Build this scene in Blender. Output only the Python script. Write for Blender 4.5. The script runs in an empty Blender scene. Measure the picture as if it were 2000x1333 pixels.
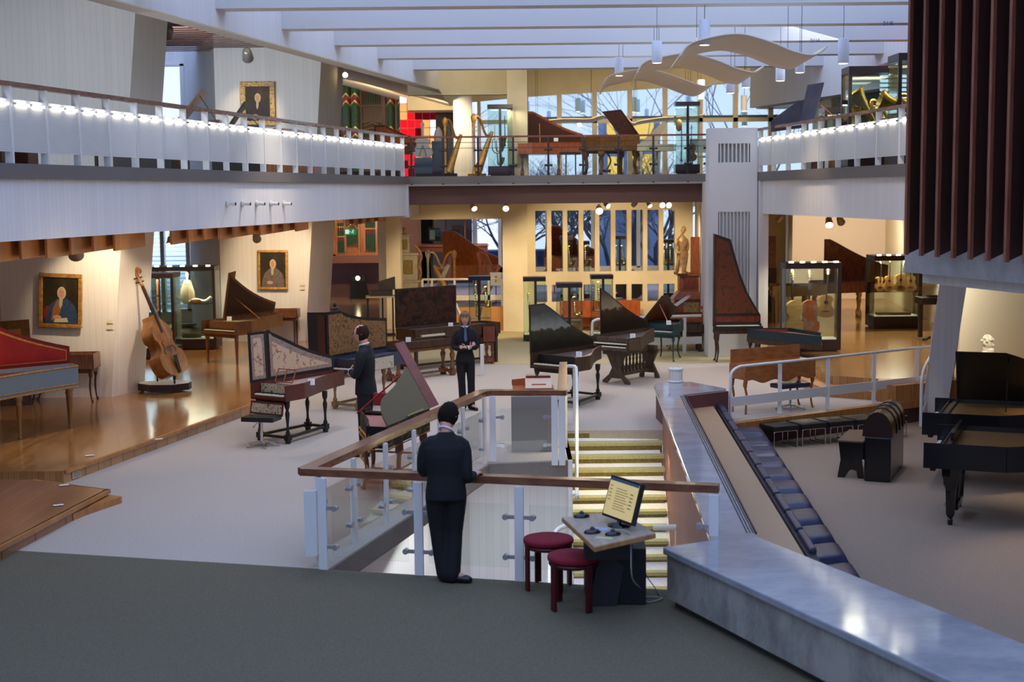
import bpy, math, random
from mathutils import Vector, Matrix, Euler
random.seed(7)
PI=math.pi
SC=bpy.context.scene
COL=SC.collection
# ---------------------------------------------------------------- camera geometry (2000x1333 frame)
FPX=2778.0; CAMH=3.6; PITCH=math.atan(290/FPX); ROLL=.0099
def _axes():
    cp,sp=math.cos(PITCH),math.sin(PITCH); ca,sa=math.cos(ROLL),math.sin(ROLL)
    f=Vector((0,cp,-sp)); U=Vector((0,sp,cp)); X=Vector((1,0,0))
    return f, X*ca-U*sa, X*sa+U*ca
CF,CR,CU=_axes()
def ray(u,v): return CF+CR*((u-1000)/FPX)+CU*((666.5-v)/FPX)
def G(u,v,z=0.0):
    d=ray(u,v); t=(z-CAMH)/d.z; return Vector((d.x*t,d.y*t,z))
def D(u,v,Y):
    d=ray(u,v); t=Y/d.y; return Vector((d.x*t,Y,CAMH+d.z*t))
cam=bpy.data.cameras.new('camera'); camo=bpy.data.objects.new('camera',cam); COL.objects.link(camo)
cam.sensor_width=36; cam.lens=FPX/2000*36; cam.clip_start=.1; cam.clip_end=400
m=Matrix.Identity(4)
for i in range(3): m[i][0]=CR[i]; m[i][1]=CU[i]; m[i][2]=-CF[i]
m[0][3]=0; m[1][3]=0; m[2][3]=CAMH
camo.matrix_world=m; SC.camera=camo
cam.dof.use_dof=True; cam.dof.focus_distance=20.0; cam.dof.aperture_fstop=2.0
SC.view_settings.view_transform='Standard'; SC.view_settings.look='None'; SC.view_settings.gamma=1; SC.view_settings.use_curve_mapping=False
SC.view_settings.exposure=0.0
SC.cycles.use_denoising=True
SC.cycles.max_bounces=7; SC.cycles.diffuse_bounces=4; SC.cycles.glossy_bounces=3; SC.cycles.transmission_bounces=6; SC.cycles.transparent_max_bounces=24
SC.cycles.caustics_reflective=False; SC.cycles.caustics_refractive=False
SC.cycles.sample_clamp_indirect=4.0
# ---------------------------------------------------------------- materials
MATS={}
def lin(c):
    def f(x):
        x=x/255.0
        return x/12.92 if x<=.04045 else ((x+.055)/1.055)**2.4
    return (f(c[0]),f(c[1]),f(c[2]),1)
def mat(name,c,rough=.6,metal=0,c2=None,scale=6,stretch=(1,1,1),bump=0,kind='noise',emit=0,spec=.5,detail=4,sharp=(.35,.65),coat=0):
    if name in MATS: return MATS[name]
    M=bpy.data.materials.new(name); M.use_nodes=True; nt=M.node_tree; N=nt.nodes; Lk=nt.links
    b=N['Principled BSDF']; b.inputs['Base Color'].default_value=lin(c); b.inputs['Roughness'].default_value=rough
    b.inputs['Metallic'].default_value=metal; b.inputs['Specular IOR Level'].default_value=spec
    if coat: b.inputs['Coat Weight'].default_value=coat; b.inputs['Coat Roughness'].default_value=.08
    if emit:
        b.inputs['Emission Color'].default_value=lin(c); b.inputs['Emission Strength'].default_value=emit
    if c2 is not None or bump:
        tc=N.new('ShaderNodeTexCoord'); mp=N.new('ShaderNodeMapping'); mp.inputs['Scale'].default_value=stretch
        Lk.new(tc.outputs['Object'],mp.inputs['Vector'])
        if kind=='noise':
            t=N.new('ShaderNodeTexNoise'); t.inputs['Scale'].default_value=scale; t.inputs['Detail'].default_value=detail; out=t.outputs['Fac']
        elif kind=='wave':
            t=N.new('ShaderNodeTexWave'); t.inputs['Scale'].default_value=scale; t.inputs['Distortion'].default_value=4; t.inputs['Detail'].default_value=3; out=t.outputs['Fac']
        elif kind=='voronoi':
            t=N.new('ShaderNodeTexVoronoi'); t.inputs['Scale'].default_value=scale; out=t.outputs['Distance']
        elif kind=='musgrave':
            t=N.new('ShaderNodeTexNoise'); t.inputs['Scale'].default_value=scale; t.inputs['Detail'].default_value=8; t.inputs['Roughness'].default_value=.75; out=t.outputs['Fac']
        Lk.new(mp.outputs['Vector'],t.inputs['Vector'])
        if c2 is not None:
            r=N.new('ShaderNodeValToRGB'); r.color_ramp.elements[0].position=sharp[0]; r.color_ramp.elements[1].position=sharp[1]
            r.color_ramp.elements[0].color=lin(c); r.color_ramp.elements[1].color=lin(c2)
            Lk.new(out,r.inputs['Fac']); Lk.new(r.outputs['Color'],b.inputs['Base Color'])
            if emit: Lk.new(r.outputs['Color'],b.inputs['Emission Color'])
        if bump:
            bp=N.new('ShaderNodeBump'); bp.inputs['Strength'].default_value=bump; bp.inputs['Distance'].default_value=.02
            Lk.new(out,bp.inputs['Height']); Lk.new(bp.outputs['Normal'],b.inputs['Normal'])
    MATS[name]=M; return M
def wood(name,c,c2,scale=3,rough=.35,stretch=(1,8,8),coat=0): return mat(name,c,rough,0,c2,scale,stretch,bump=.05,coat=coat)
def boards(name,c,c2,gap,pitch,axis=0,rough=.3,gapw=.03,length=0,grain=(1,12,1),coat=0,bump=.0,tone=.5):
    """plank / board marked concrete: parallel joints every pitch metres along an axis, tone varies board to board"""
    if name in MATS: return MATS[name]
    M=bpy.data.materials.new(name); M.use_nodes=True; nt=M.node_tree; N=nt.nodes; Lk=nt.links
    b=N['Principled BSDF']; b.inputs['Roughness'].default_value=rough
    if coat: b.inputs['Coat Weight'].default_value=coat; b.inputs['Coat Roughness'].default_value=.12
    tc=N.new('ShaderNodeTexCoord'); sp=N.new('ShaderNodeSeparateXYZ'); Lk.new(tc.outputs['Object'],sp.inputs[0])
    def M_(op,a,bb=None):
        n=N.new('ShaderNodeMath'); n.operation=op
        for i,x in enumerate((a,bb)):
            if x is None: continue
            if isinstance(x,(int,float)): n.inputs[i].default_value=x
            else: Lk.new(x,n.inputs[i])
        return n.outputs[0]
    if axis=='diag': ax=M_('ADD',M_('MULTIPLY',sp.outputs[0],.85),M_('MULTIPLY',sp.outputs[1],-.53)); al=M_('ADD',M_('MULTIPLY',sp.outputs[0],.53),M_('MULTIPLY',sp.outputs[1],.85))
    elif axis=='xy': ax=M_('ADD',sp.outputs[0],sp.outputs[1]); al=sp.outputs[2]
    else: ax=sp.outputs[axis]; al=sp.outputs[1-axis if axis<2 else 0]
    s=M_('DIVIDE',ax,pitch); fl=M_('FLOOR',s); fr=M_('FRACT',s)
    wn=N.new('ShaderNodeTexWhiteNoise'); wn.noise_dimensions='2D'; cb=N.new('ShaderNodeCombineXYZ'); Lk.new(fl,cb.inputs[0])
    if length:
        off=M_('MULTIPLY',fl,.37); al2=M_('FLOOR',M_('DIVIDE',M_('ADD',al,off),length)); Lk.new(al2,cb.inputs[1])
    Lk.new(cb.outputs[0],wn.inputs['Vector'])
    mp=N.new('ShaderNodeMapping'); mp.inputs['Scale'].default_value=grain; Lk.new(tc.outputs['Object'],mp.inputs[0])
    no=N.new('ShaderNodeTexNoise'); no.inputs['Scale'].default_value=4; no.inputs['Detail'].default_value=4; Lk.new(mp.outputs[0],no.inputs['Vector'])
    f=M_('ADD',M_('MULTIPLY',wn.outputs['Value'],tone),M_('MULTIPLY',no.outputs['Fac'],1-tone))
    r=N.new('ShaderNodeValToRGB'); r.color_ramp.elements[0].color=lin(c); r.color_ramp.elements[1].color=lin(c2); r.color_ramp.elements[0].position=.2; r.color_ramp.elements[1].position=.8
    Lk.new(f,r.inputs[0])
    g=M_('LESS_THAN',fr,gapw)
    mx=N.new('ShaderNodeMixRGB'); Lk.new(g,mx.inputs[0]); Lk.new(r.outputs[0],mx.inputs[1]); mx.inputs[2].default_value=lin(gap)
    Lk.new(mx.outputs[0],b.inputs['Base Color'])
    if bump:
        bp=N.new('ShaderNodeBump'); bp.inputs['Strength'].default_value=bump; bp.inputs['Distance'].default_value=.01
        Lk.new(M_('SUBTRACT',f,g),bp.inputs['Height']); Lk.new(bp.outputs[0],b.inputs['Normal'])
    MATS[name]=M; return M
def emis(name,c,s):
    if name in MATS: return MATS[name]
    M=bpy.data.materials.new(name); M.use_nodes=True; N=M.node_tree.nodes; N.remove(N['Principled BSDF'])
    e=N.new('ShaderNodeEmission'); e.inputs[0].default_value=lin(c); e.inputs[1].default_value=s
    M.node_tree.links.new(e.outputs[0],N['Material Output'].inputs[0]); MATS[name]=M; return M
def glass(name,tint=(235,245,240),refl=1.0,alpha=.04):
    if name in MATS: return MATS[name]
    M=bpy.data.materials.new(name); M.use_nodes=True; nt=M.node_tree; N=nt.nodes; N.remove(N['Principled BSDF'])
    t=N.new('ShaderNodeBsdfTransparent'); t.inputs[0].default_value=lin(tint)
    g=N.new('ShaderNodeBsdfGlossy'); g.inputs['Roughness'].default_value=.02
    fr=N.new('ShaderNodeFresnel'); fr.inputs[0].default_value=1.45
    mu=N.new('ShaderNodeMath'); mu.operation='MULTIPLY'; mu.inputs[1].default_value=refl
    mx=N.new('ShaderNodeMixShader'); nt.links.new(fr.outputs[0],mu.inputs[0]); nt.links.new(mu.outputs[0],mx.inputs[0]); nt.links.new(t.outputs[0],mx.inputs[1]); nt.links.new(g.outputs[0],mx.inputs[2])
    nt.links.new(mx.outputs[0],N['Material Output'].inputs[0]); MATS[name]=M; return M
# ---------------------------------------------------------------- mesh builder
class MB:
    def __init__(s): s.v=[]; s.f=[]; s.sm=[]; s.M=Matrix.Identity(4)
    def add(s,vs,fs,smooth=False):
        o=len(s.v); s.v+= [tuple(s.M@Vector(p)) for p in vs]; s.f+=[tuple(i+o for i in f) for f in fs]; s.sm+=[smooth]*len(fs); return s
    def box(s,x0,x1,y0,y1,z0,z1):
        return s.add([(x0,y0,z0),(x1,y0,z0),(x1,y1,z0),(x0,y1,z0),(x0,y0,z1),(x1,y0,z1),(x1,y1,z1),(x0,y1,z1)],
            [(0,3,2,1),(4,5,6,7),(0,1,5,4),(1,2,6,5),(2,3,7,6),(3,0,4,7)])
    def obox(s,c,sz,R=None):
        """centred box with optional rotation matrix"""
        hx,hy,hz=sz[0]/2,sz[1]/2,sz[2]/2; R=R or Matrix.Identity(3); c=Vector(c)
        P=[c+R@Vector((a*hx,b*hy,d*hz)) for d in(-1,1) for a,b in((-1,-1),(1,-1),(1,1),(-1,1))]
        return s.add(P,[(0,3,2,1),(4,5,6,7),(0,1,5,4),(1,2,6,5),(2,3,7,6),(3,0,4,7)])
    def bar(s,a,b,w,h,up=(0,0,1)):
        """rectangular bar from a to b"""
        a=Vector(a);b=Vector(b);d=(b-a).normalized(); up=Vector(up)
        x=d.cross(up)
        if x.length<1e-4: x=d.cross(Vector((1,0,0)))
        x.normalize(); z=x.cross(d)
        P=[p+x*i*w/2+z*j*h/2 for p in(a,b) for i,j in((-1,-1),(1,-1),(1,1),(-1,1))]
        return s.add(P,[(0,1,2,3),(7,6,5,4),(0,4,5,1),(1,5,6,2),(2,6,7,3),(3,7,4,0)])
    def prism(s,pts,ext,flip=False):
        """polygon (3D pts) extruded by vector ext"""
        n=len(pts); e=Vector(ext); P=[Vector(p) for p in pts]; Q=[p+e for p in P]
        fs=[tuple(range(n-1,-1,-1)),tuple(range(n,2*n))]+[(i,(i+1)%n,n+(i+1)%n,n+i) for i in range(n)]
        return s.add(P+Q,fs)
    def slab(s,pts2,z0,z1): return s.prism([(p[0],p[1],z0) for p in pts2],(0,0,z1-z0))
    def tube(s,pts,r,n=8,cap=True,closed=False,flat=1.0):
        P=[Vector(p) for p in pts]; R=r if isinstance(r,(list,tuple)) else [r]*len(P)
        vs=[];fs=[];prev=None
        for i,p in enumerate(P):
            a=P[max(i-1,0)] if not closed else P[i-1]; b=P[min(i+1,len(P)-1)] if not closed else P[(i+1)%len(P)]
            d=(b-a).normalized() if (b-a).length>1e-9 else Vector((0,0,1))
            if prev is None:
                x=d.cross(Vector((0,0,1)))
                if x.length<.05: x=d.cross(Vector((0,1,0)))
            else: x=prev-d*prev.dot(d)
            x.normalize(); prev=x; y=d.cross(x)
            for k in range(n):
                t=2*PI*k/n; vs.append(p+(x*math.cos(t)+y*math.sin(t)*flat)*R[i])
        m_=len(P)
        for i in range(m_-1 if not closed else m_):
            j=(i+1)%m_
            for k in range(n):
                k2=(k+1)%n; fs.append((i*n+k,i*n+k2,j*n+k2,j*n+k))
        s.add(vs,fs,True)
        if cap and not closed: s.add(vs[:n],[tuple(range(n-1,-1,-1))]); s.add(vs[-n:],[tuple(range(n))])
        return s
    def lathe(s,prof,c=(0,0,0),n=14,sx=1,sy=1,smooth=True):
        """profile [(r,z)] turned round a vertical axis"""
        vs=[];fs=[]
        for r,z in prof:
            for k in range(n):
                t=2*PI*k/n; vs.append((c[0]+r*sx*math.cos(t),c[1]+r*sy*math.sin(t),c[2]+z))
        for i in range(len(prof)-1):
            for k in range(n):
                k2=(k+1)%n; fs.append((i*n+k,i*n+k2,(i+1)*n+k2,(i+1)*n+k))
        s.add(vs,fs,smooth); s.add(vs[:n],[tuple(range(n-1,-1,-1))]); s.add(vs[-n:],[tuple(range(n))]); return s
    def ball(s,c,r,sx=1,sy=1,sz=1,n=12,m_=8):
        return s.lathe([(r*math.sin(PI*i/m_)+1e-5,-r*sz*math.cos(PI*i/m_)) for i in range(m_+1)],c,n,sx,sy)
    def cyl(s,a,b,r,n=12): return s.tube([a,b],r,n)
    def grid(s,fn,nu,nv,thick=0,smooth=True):
        """surface fn(i/nu,j/nv)"""
        vs=[Vector(fn(i/nu,j/nv)) for i in range(nu+1) for j in range(nv+1)]
        fs=[(i*(nv+1)+j,(i+1)*(nv+1)+j,(i+1)*(nv+1)+j+1,i*(nv+1)+j+1) for i in range(nu) for j in range(nv)]
        s.add(vs,fs,smooth); return s
    def build(s,name,m_,parent=None,label=None,bevel=0,solid=0,sub=0,shade=None):
        me=bpy.data.meshes.new(name); me.from_pydata(s.v,[],s.f)
        me.polygons.foreach_set('use_smooth',[bool(x) for x in s.sm]); me.update()
        o=bpy.data.objects.new(name,me); COL.objects.link(o)
        if m_ is not None: me.materials.append(m_)
        if parent is not None: o.parent=parent
        if label: o['label']=label
        if solid: md=o.modifiers.new('s','SOLIDIFY'); md.thickness=solid; md.offset=0
        if bevel: md=o.modifiers.new('b','BEVEL'); md.width=bevel; md.segments=2; md.limit_method='ANGLE'
        if sub: md=o.modifiers.new('u','SUBSURF'); md.levels=sub; md.render_levels=sub
        return o
def mesh(name,m_,parent=None,**k):
    """context: returns builder and finisher"""
    b=MB(); return b,(lambda: b.build(name,m_,parent,**k))
def struct(b,name,m_,**k):
    o=b.build(name,m_,**k); o['kind']='structure'; return o
def tag(o,label,cat,group=None,kind=None):
    o['label']=label; o['category']=cat
    if group: o['group']=group
    if kind: o['kind']=kind
    return o
def thing(name,label,cat,loc=(0,0,0),rz=0,group=None):
    o=bpy.data.objects.new(name,None); COL.objects.link(o); o.empty_display_size=.1
    o.location=loc; o.rotation_euler=(0,0,rz); return tag(o,label,cat,group)
def kids(o): return [c for c in COL.objects if c.parent==o]
def copy_tree(o,loc=None,rz=None,label=None,group=None,scale=None,_p=None):
    c=o.copy(); COL.objects.link(c)
    if _p is not None: c.parent=_p
    for ch in kids(o): copy_tree(ch,_p=c)
    if loc is not None: c.location=loc
    if rz is not None: c.rotation_euler=(0,0,rz)
    if label: c['label']=label
    if group: c['group']=group
    if scale: c.scale=(scale,)*3
    return c
def smooth(pts,n=6):
    """Catmull-Rom through points"""
    P=[Vector(p) for p in pts]; out=[]
    for i in range(len(P)-1):
        a=P[max(i-1,0)];b=P[i];c=P[i+1];d=P[min(i+2,len(P)-1)]
        for k in range(n):
            t=k/n; out.append(.5*((2*b)+(c-a)*t+(2*a-5*b+4*c-d)*t*t+(3*b-a-3*c+d)*t**3))
    out.append(P[-1]); return out
def light(kind,name,loc,power,color=(1,1,1),size=.1,target=None,angle=60,blend=.5,size_y=None):
    l=bpy.data.lights.new(name,kind); l.energy=power; l.color=color
    if kind=='AREA':
        l.size=size
        if size_y: l.shape='RECTANGLE'; l.size_y=size_y
    else: l.shadow_soft_size=size
    if kind=='SPOT': l.spot_size=math.radians(angle); l.spot_blend=blend
    o=bpy.data.objects.new(name,l); COL.objects.link(o); o.location=loc
    if target is not None:
        o.rotation_euler=(Vector(target)-Vector(loc)).to_track_quat('-Z','Y').to_euler()
    return o
WARM=(1,.77,.50); COOL=(.62,.75,1.0)
# ================================================================= SHELL
def Xg(Y): return -5.80+.2006*(Y-16.1)          # left gallery front edge
def Xb(Y): return -2.13+.205*(Y-32)             # left roof girder face
def Xr(Y): return 5.34-.1023*(Y-31)             # right gallery front edge
def Xrg(Y): return 6.97-.24*(Y-32)              # right roof girder face
WHITE=boards('white_board_marked_concrete',(228,224,219),(234,230,224),(214,212,210),.11,'xy',.8,.06,grain=(3,3,.4),bump=.12)
BEAMM=mat('white_painted_beam',(214,212,210),.8)
CREAM=mat('cream_painted_wall',(236,222,184),.75,c2=(228,212,172),scale=2)
GREYF=mat('grey_fascia',(112,106,102),.55)
BROWNB=mat('brown_beam_paint',(104,72,62),.6)
CARPET=mat('pale_grey_carpet',(174,164,152),.97,c2=(190,180,168),scale=60,bump=.25,detail=6,spec=.1)
CARPETY=mat('beige_carpet',(186,172,132),.97,c2=(198,184,144),scale=50,bump=.2,spec=.1)
CARPETG=mat('green_grey_carpet',(98,92,76),.97,c2=(112,106,88),scale=60,bump=.25,detail=6,spec=.1)
CARPETR=mat('taupe_carpet',(148,128,110),.97,c2=(162,142,122),scale=60,bump=.25,detail=6,spec=.1)
PARQ=boards('oak_parquet',(156,106,58),(184,136,82),(110,70,36),.075,0,.16,.05,length=.6,grain=(1,8,1),coat=.35,tone=.55)
PARQD=boards('brown_oak_planks',(136,88,56),(156,104,66),(96,60,40),.09,0,.3,.05,length=1.2,grain=(1,8,1),coat=.2)
OAKE=wood('oak_edge',(160,104,54),(186,128,70),4,.35,(6,1,1))
MARB=mat('polished_grey_marble',(136,139,146),.09,c2=(166,168,174),scale=1.6,kind='musgrave',stretch=(1,1.6,1),spec=.7)
MARBS=mat('mottled_limestone',(126,124,118),.55,c2=(166,163,154),scale=3.2,kind='musgrave',stretch=(1,1,.55),sharp=(.38,.6),bump=.06)
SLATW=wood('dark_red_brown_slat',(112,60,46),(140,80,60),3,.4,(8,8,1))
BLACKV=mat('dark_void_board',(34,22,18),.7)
STAIRT=mat('stair_tread_carpet',(172,164,110),.9,c2=(188,180,128),scale=30,bump=.15)
STAIRR=mat('stair_riser_stone',(104,90,44),.8,c2=(124,110,60),scale=20)
REDP=boards('red_brown_board_panel',(150,100,92),(166,114,104),(128,82,74),.05,'xy',.6,.08,grain=(4,4,.5))
MAROON=mat('maroon_panel',(104,62,60),.6)
WPAINT=mat('white_metal_paint',(226,226,222),.4)
HRAIL=wood('mahogany_handrail',(108,64,44),(132,84,58),3,.25,(2,2,6),coat=.25)
GLASS=glass('clear_glass',(238,246,242))
# ---- floors (hole for the stair well)
WELL=[(-1.80,13.43),(-.32,18.8),(.80,18.95),(.80,21.32),(2.30,21.27),(1.86,12.52)]
def fy(x): return 13.44-.255*(x+1.84)
b=MB()
b.slab([(-9.5,15.41),(-1.80,13.43),(-.32,18.8),(-.32,38.0),(-9.5,38.0)],-.22,0)
b.slab([(-.32,18.8),(.80,18.95),(.80,38),(-.32,38)],-.22,0)
b.slab([(.80,21.32),(2.30,21.27),(2.30,38),(.80,38)],-.22,0)
b.slab([(2.30,21.6),(3.30,21.84),(7.6,24.62),(14,24.62),(14,38),(2.30,38)],-.22,0)
struct(b,'floor_carpet',CARPET)
b=MB(); b.slab([(-12,16.03),(-9.5,15.41),(-1.84,13.44),(1.84,12.5),(2.05,12.3),(3.3,9.3),(5.1,5),(6.7,1),(-12,1)],-.22,-.004); struct(b,'floor_green_carpet',CARPETG)
b=MB(); b.slab([(-3.2,28.6),(6.5,28.6),(6.5,38),(-3.2,38)],-.01,.004)
# beige carpet beyond the instruments, under the bridge
b=MB(); b.slab([(-4,29.9),(5.9,29.6),(5.9,38),(-4,38)],-.01,.004); struct(b,'floor_beige_carpet',CARPETY)
b=MB(); b.slab([(3.2,22.5),(7.7,24.6),(16,24.6),(16,1),(1.9,1),(1.9,9),(2.5,12.0),(2.9,20)],-.6,-.37); struct(b,'floor_piano_hall',CARPETR)
# low wood platforms
b=MB(); b.slab([(-5.67,17.68),(-1.0,37.3),(-1.0,37.9),(-5.0,50),(-15,50),(-15,17.68)],-.05,.16); struct(b,'floor_parquet_left',PARQ)
b=MB(); b.bar((-5.66,17.68,.145),(-.99,37.3,.145),.05,.045); struct(b,'trim_1',OAKE)
b=MB(); b.slab([(-5.95,17.2),(-4.81,16.56),(-5.13,13.92),(-5.9,8),(-14,8),(-14,17.66)],-.05,.15); struct(b,'floor_plank_platform',PARQD)
b=MB(); b.slab([(-4.83,16.62),(-4.62,16.5),(-4.86,15.85),(-4.92,15.6)],0,.08); struct(b,'trim_2',OAKE)
b=MB(); b.bar((-4.80,16.6,.125),(-5.12,13.9,.125),.05,.05); b.bar((-5.12,13.9,.125),(-5.9,8,.125),.05,.05); b.bar((-5.9,17.2,.125),(-4.79,16.56,.125),.05,.05); struct(b,'trim_3',OAKE)
b=MB(); b.slab([(5.21,29.91),(5.68,25.14),(6.46,24.63),(7.9,24.63),(16,24.7),(16,44),(5.4,44),(5.4,31.2)],-.05,.3); struct(b,'floor_parquet_right',boards('oak_parquet_right',(164,120,68),(190,146,90),(112,78,42),.075,1,.16,.05,length=.6,grain=(8,1,1),coat=.35,tone=.55))
b=MB(); b.slab([(5.0,29.0),(5.42,24.6),(6.3,24.05),(6.5,24.62),(5.7,25.14),(5.22,29.9)],0,.15); struct(b,'trim_4',OAKE)
b=MB(); b.slab([(6.2,24.0),(6.45,23.72),(7.9,24.5),(7.9,24.66),(6.4,24.66)],0,.3); struct(b,'trim_5',OAKE)
# podium beyond
b=MB(); b.slab([(-2.9,37.4),(0.0,37.2),(.15,37.6),(6.5,38.0),(6.5,50),(-2.9,50)],0,.6); struct(b,'floor_podium',mat('lilac_grey_carpet',(150,144,150),.95))
b=MB(); b.box(-2.9,-.02,37.16,37.36,.0,.62); struct(b,'trim_6',boards('honey_wood_panel',(196,140,74),(208,152,84),(150,98,44),.55,0,.4,.02))
# ledge at the edge of the piano hall
b=MB(); b.slab([(3.30,21.80),(3.42,21.68),(7.75,24.48),(7.70,24.62)],-.1,.02); struct(b,'trim_7',OAKE)
b=MB(); b.slab([(3.34,21.90),(3.40,21.80),(7.75,24.60),(7.70,24.7)],-.40,-.1); struct(b,'wall_ledge',MAROON)
# stair well
b=MB(); b.slab([(-1.84,13.43),(-1.80,13.43),(-.32,18.8),(-.36,18.8)],-.24,-.02); b.slab([(-.32,18.8),(.80,18.95),(.80,18.99),(-.32,18.84)],-.24,-.02); struct(b,'trim_8',mat('taupe_fascia',(106,94,88),.6))
b=MB(); b.slab([(-2.3,13.4),(-2.2,13.4),(-.6,19.0),(-.7,19.0)],-3.4,-.24); struct(b,'wall_well_left',WHITE)
b=MB(); b.slab([(-.7,19.05),(.80,19.2),(.80,19.3),(-.7,19.15)],-3.4,-.22); struct(b,'wall_well_back',WHITE)
b=MB(); b.slab([(.74,18.9),(.80,18.9),(.80,21.4),(.74,21.4)],-3.4,-.0); struct(b,'wall_stair_left',WHITE)
b=MB(); b.slab([(-2.4,8),(2.6,8),(2.6,19.0),(-2.4,19.3)],-3.5,-3.4); struct(b,'floor_basement',mat('pale_stone_floor',(206,204,200),.5))
b=MB(); b.slab([(2.33,21.35),(2.26,21.2),(1.76,11.6),(1.86,11.6)],-3.4,.47); struct(b,'wall_stair_right',REDP)
b=MB(); b.slab([(-1.9,13.2),(1.8,12.3),(1.8,12.2),(-1.9,13.1)],-3.4,-.22); struct(b,'wall_well_front',WHITE)
NS=11; rise=.150; run=.262
st=MB(); sr=MB()
for i in range(NS):
    y1=21.32-run*i; z=-rise*(i+1)
    y0=y1-run-.02
    if i<NS-1: st.box(.80,2.27-.02*i,y0,y1,z-.045,z)
    sr.box(.80,2.26-.02*i,y1-.012,y1+.02,z,z+rise-.045)
st.box(.80,2.2,16.2,21.32-run*(NS-1),-rise*NS-.05,-rise*NS)
struct(st,'stair_treads',STAIRT); struct(sr,'stair_risers',STAIRR)
b=MB(); b.prism([(.8,21.34,-.3),(.8,16.2,-3.3),(.8,16.2,-rise*NS-.06),(.8,21.32-run*NS,-rise*NS-.06),(.8,21.34,-.1)],(1.4,0,0)); struct(b,'stair_soffit',WHITE)
# ---- marble parapet
b=MB(); H0=.46; H1=.52
b.slab([(2.25,22.43),(2.33,22.79),(2.9,22.87),(3.34,22.05),(3.30,21.92),(2.60,21.45),(2.14,11.9),(1.72,11.9)],H0,H1); top=b
pr=thing('parapet','long grey marble topped parapet beside the stairs and computer','parapet',(0,0,0))
top.slab([(1.29,12.10),(1.92,12.42),(2.14,12.53),(3.45,9.38),(5.3,5),(3.15,3.6+1.4),(2.84,8.4)],H0,H1+.004); top.build('marble_top',MARB,pr,bevel=.012)
b=MB(); b.slab([(1.33,12.10),(2.12,12.48),(3.43,9.36),(5.25,5),(3.25,5),(2.88,8.4)],.07,H0); b.build('limestone_base',MARBS,pr)
b=MB(); b.slab([(1.40,12.10),(2.08,12.40),(3.38,9.36),(5.2,5),(3.35,5),(2.95,8.4)],-.0,.07); b.build('plinth',mat('dark_plinth',(60,54,50),.7),pr)
b=MB(); b.slab([(2.28,22.4),(2.36,22.74),(2.88,22.82),(3.28,22.03),(3.26,21.97),(2.56,21.5),(2.34,21.2)],0,H0); b.slab([(2.05,12.0),(2.30,21.2),(2.56,21.45),(2.18,12.3)],-.6,H0); b.build('maroon_side',MAROON,pr)
b=MB(); b.slab([(2.50,21.40),(3.32,21.95),(3.35,21.85),(2.55,21.3)],-.6,.5); b.build('maroon_end',MAROON,pr)
b=MB()
for k in range(4): b.bar((2.62-.028*k,21.3,.515),(2.19-.028*k,12.6,.515),.012,.02)
b.build('vent_grille',mat('dark_vent_metal',(44,46,60),.4,.6),pr)
# wood desk behind the parapet and the cushioned bench
bd=thing('bench_desk','long tan wooden shelf along the right side of the marble parapet','shelf',(0,0,0))
b=MB(); b.slab([(2.63,21.35),(3.10,21.85),(2.62,12.4),(2.18,12.5)],.25,.30); b.build('top',boards('tan_wood_top',(162,130,96),(176,142,108),(140,108,78),.6,0,.35,.0),bd)
BLUEC=mat('dark_blue_leather',(34,38,66),.33,c2=(42,46,76),scale=8,bump=.3)
bench=thing('cushioned_bench','long low bench with blue-black leather back and seat cushions','bench',(0,0,0))
b=MB(); b.slab([(3.14,21.7),(3.22,21.7),(2.75,12.5),(2.66,12.5)],-.6,.28); b.slab([(3.2,21.5),(3.72,21.5),(3.25,13.0),(2.8,13.0)],-.37,-.12); b.build('bench_frame',mat('dark_bench_frame',(38,26,26),.6),bench)
nb=11
for k in range(nb):
    t0=k/nb+.004; t1=(k+1)/nb-.004
    def Q(t,a): 
        l=Vector((3.16,21.8,0)).lerp(Vector((2.70,12.7,0)),t); r=Vector((3.88,21.75,0)).lerp(Vector((3.30,13.0,0)),t); return l.lerp(r,a)
    b=MB(); A_,B_,C_,D_=Q(t0,.20),Q(t0,1),Q(t1,1),Q(t1,.20)
    b.grid(lambda u,v:(lambda p:(p.x,p.y,-.14+.12*(1-abs(2*u-1)**8)*(1-abs(2*v-1)**8)))(A_.lerp(D_,u).lerp(B_.lerp(C_,u),v)),10,10)
    b.slab([(A_.x,A_.y),(B_.x,B_.y),(C_.x,C_.y),(D_.x,D_.y)],-.15,-.125); b.build('seat_cushion',BLUEC,bench)
    b=MB(); A_,B_,C_,D_=Q(t0,.0),Q(t0,.13),Q(t1,.13),Q(t1,.0)
    b.slab([(A_.x,A_.y),(B_.x,B_.y),(C_.x,C_.y),(D_.x,D_.y)],-.10,.33); b.build('back_cushion',BLUEC,bench,bevel=.02)
# ---- left gallery
GA,GB=8.0,33.0
def gl(Y,dx=0): return (Xg(Y)+dx,Y)
b=MB(); b.slab([gl(GA),gl(GB),(Xg(GB)-.3,GB),(Xg(GA)-.3,GA)],3.10,3.82); struct(b,'wall_gallery_left',WHITE)
b=MB(); b.slab([gl(GA,.06),gl(GB,.06),(-2.36,33.0),(-2.36,42.2),(-16,42.2),(-16,GA)],3.82,3.99); struct(b,'floor_gallery_left',GREYF)
b=MB(); b.slab([gl(GA,-.3),gl(GB,-.3),(-2.7,36.8),(-16,36.8),(-16,GA)],3.12,3.3); struct(b,'ceiling_under_gallery',CREAM)
b=MB(); b.slab([(-2.66,33),(-2.36,33),(-2.36,37),(-2.66,37)],3.05,3.82); struct(b,'wall_gallery_end',WHITE)
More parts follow.
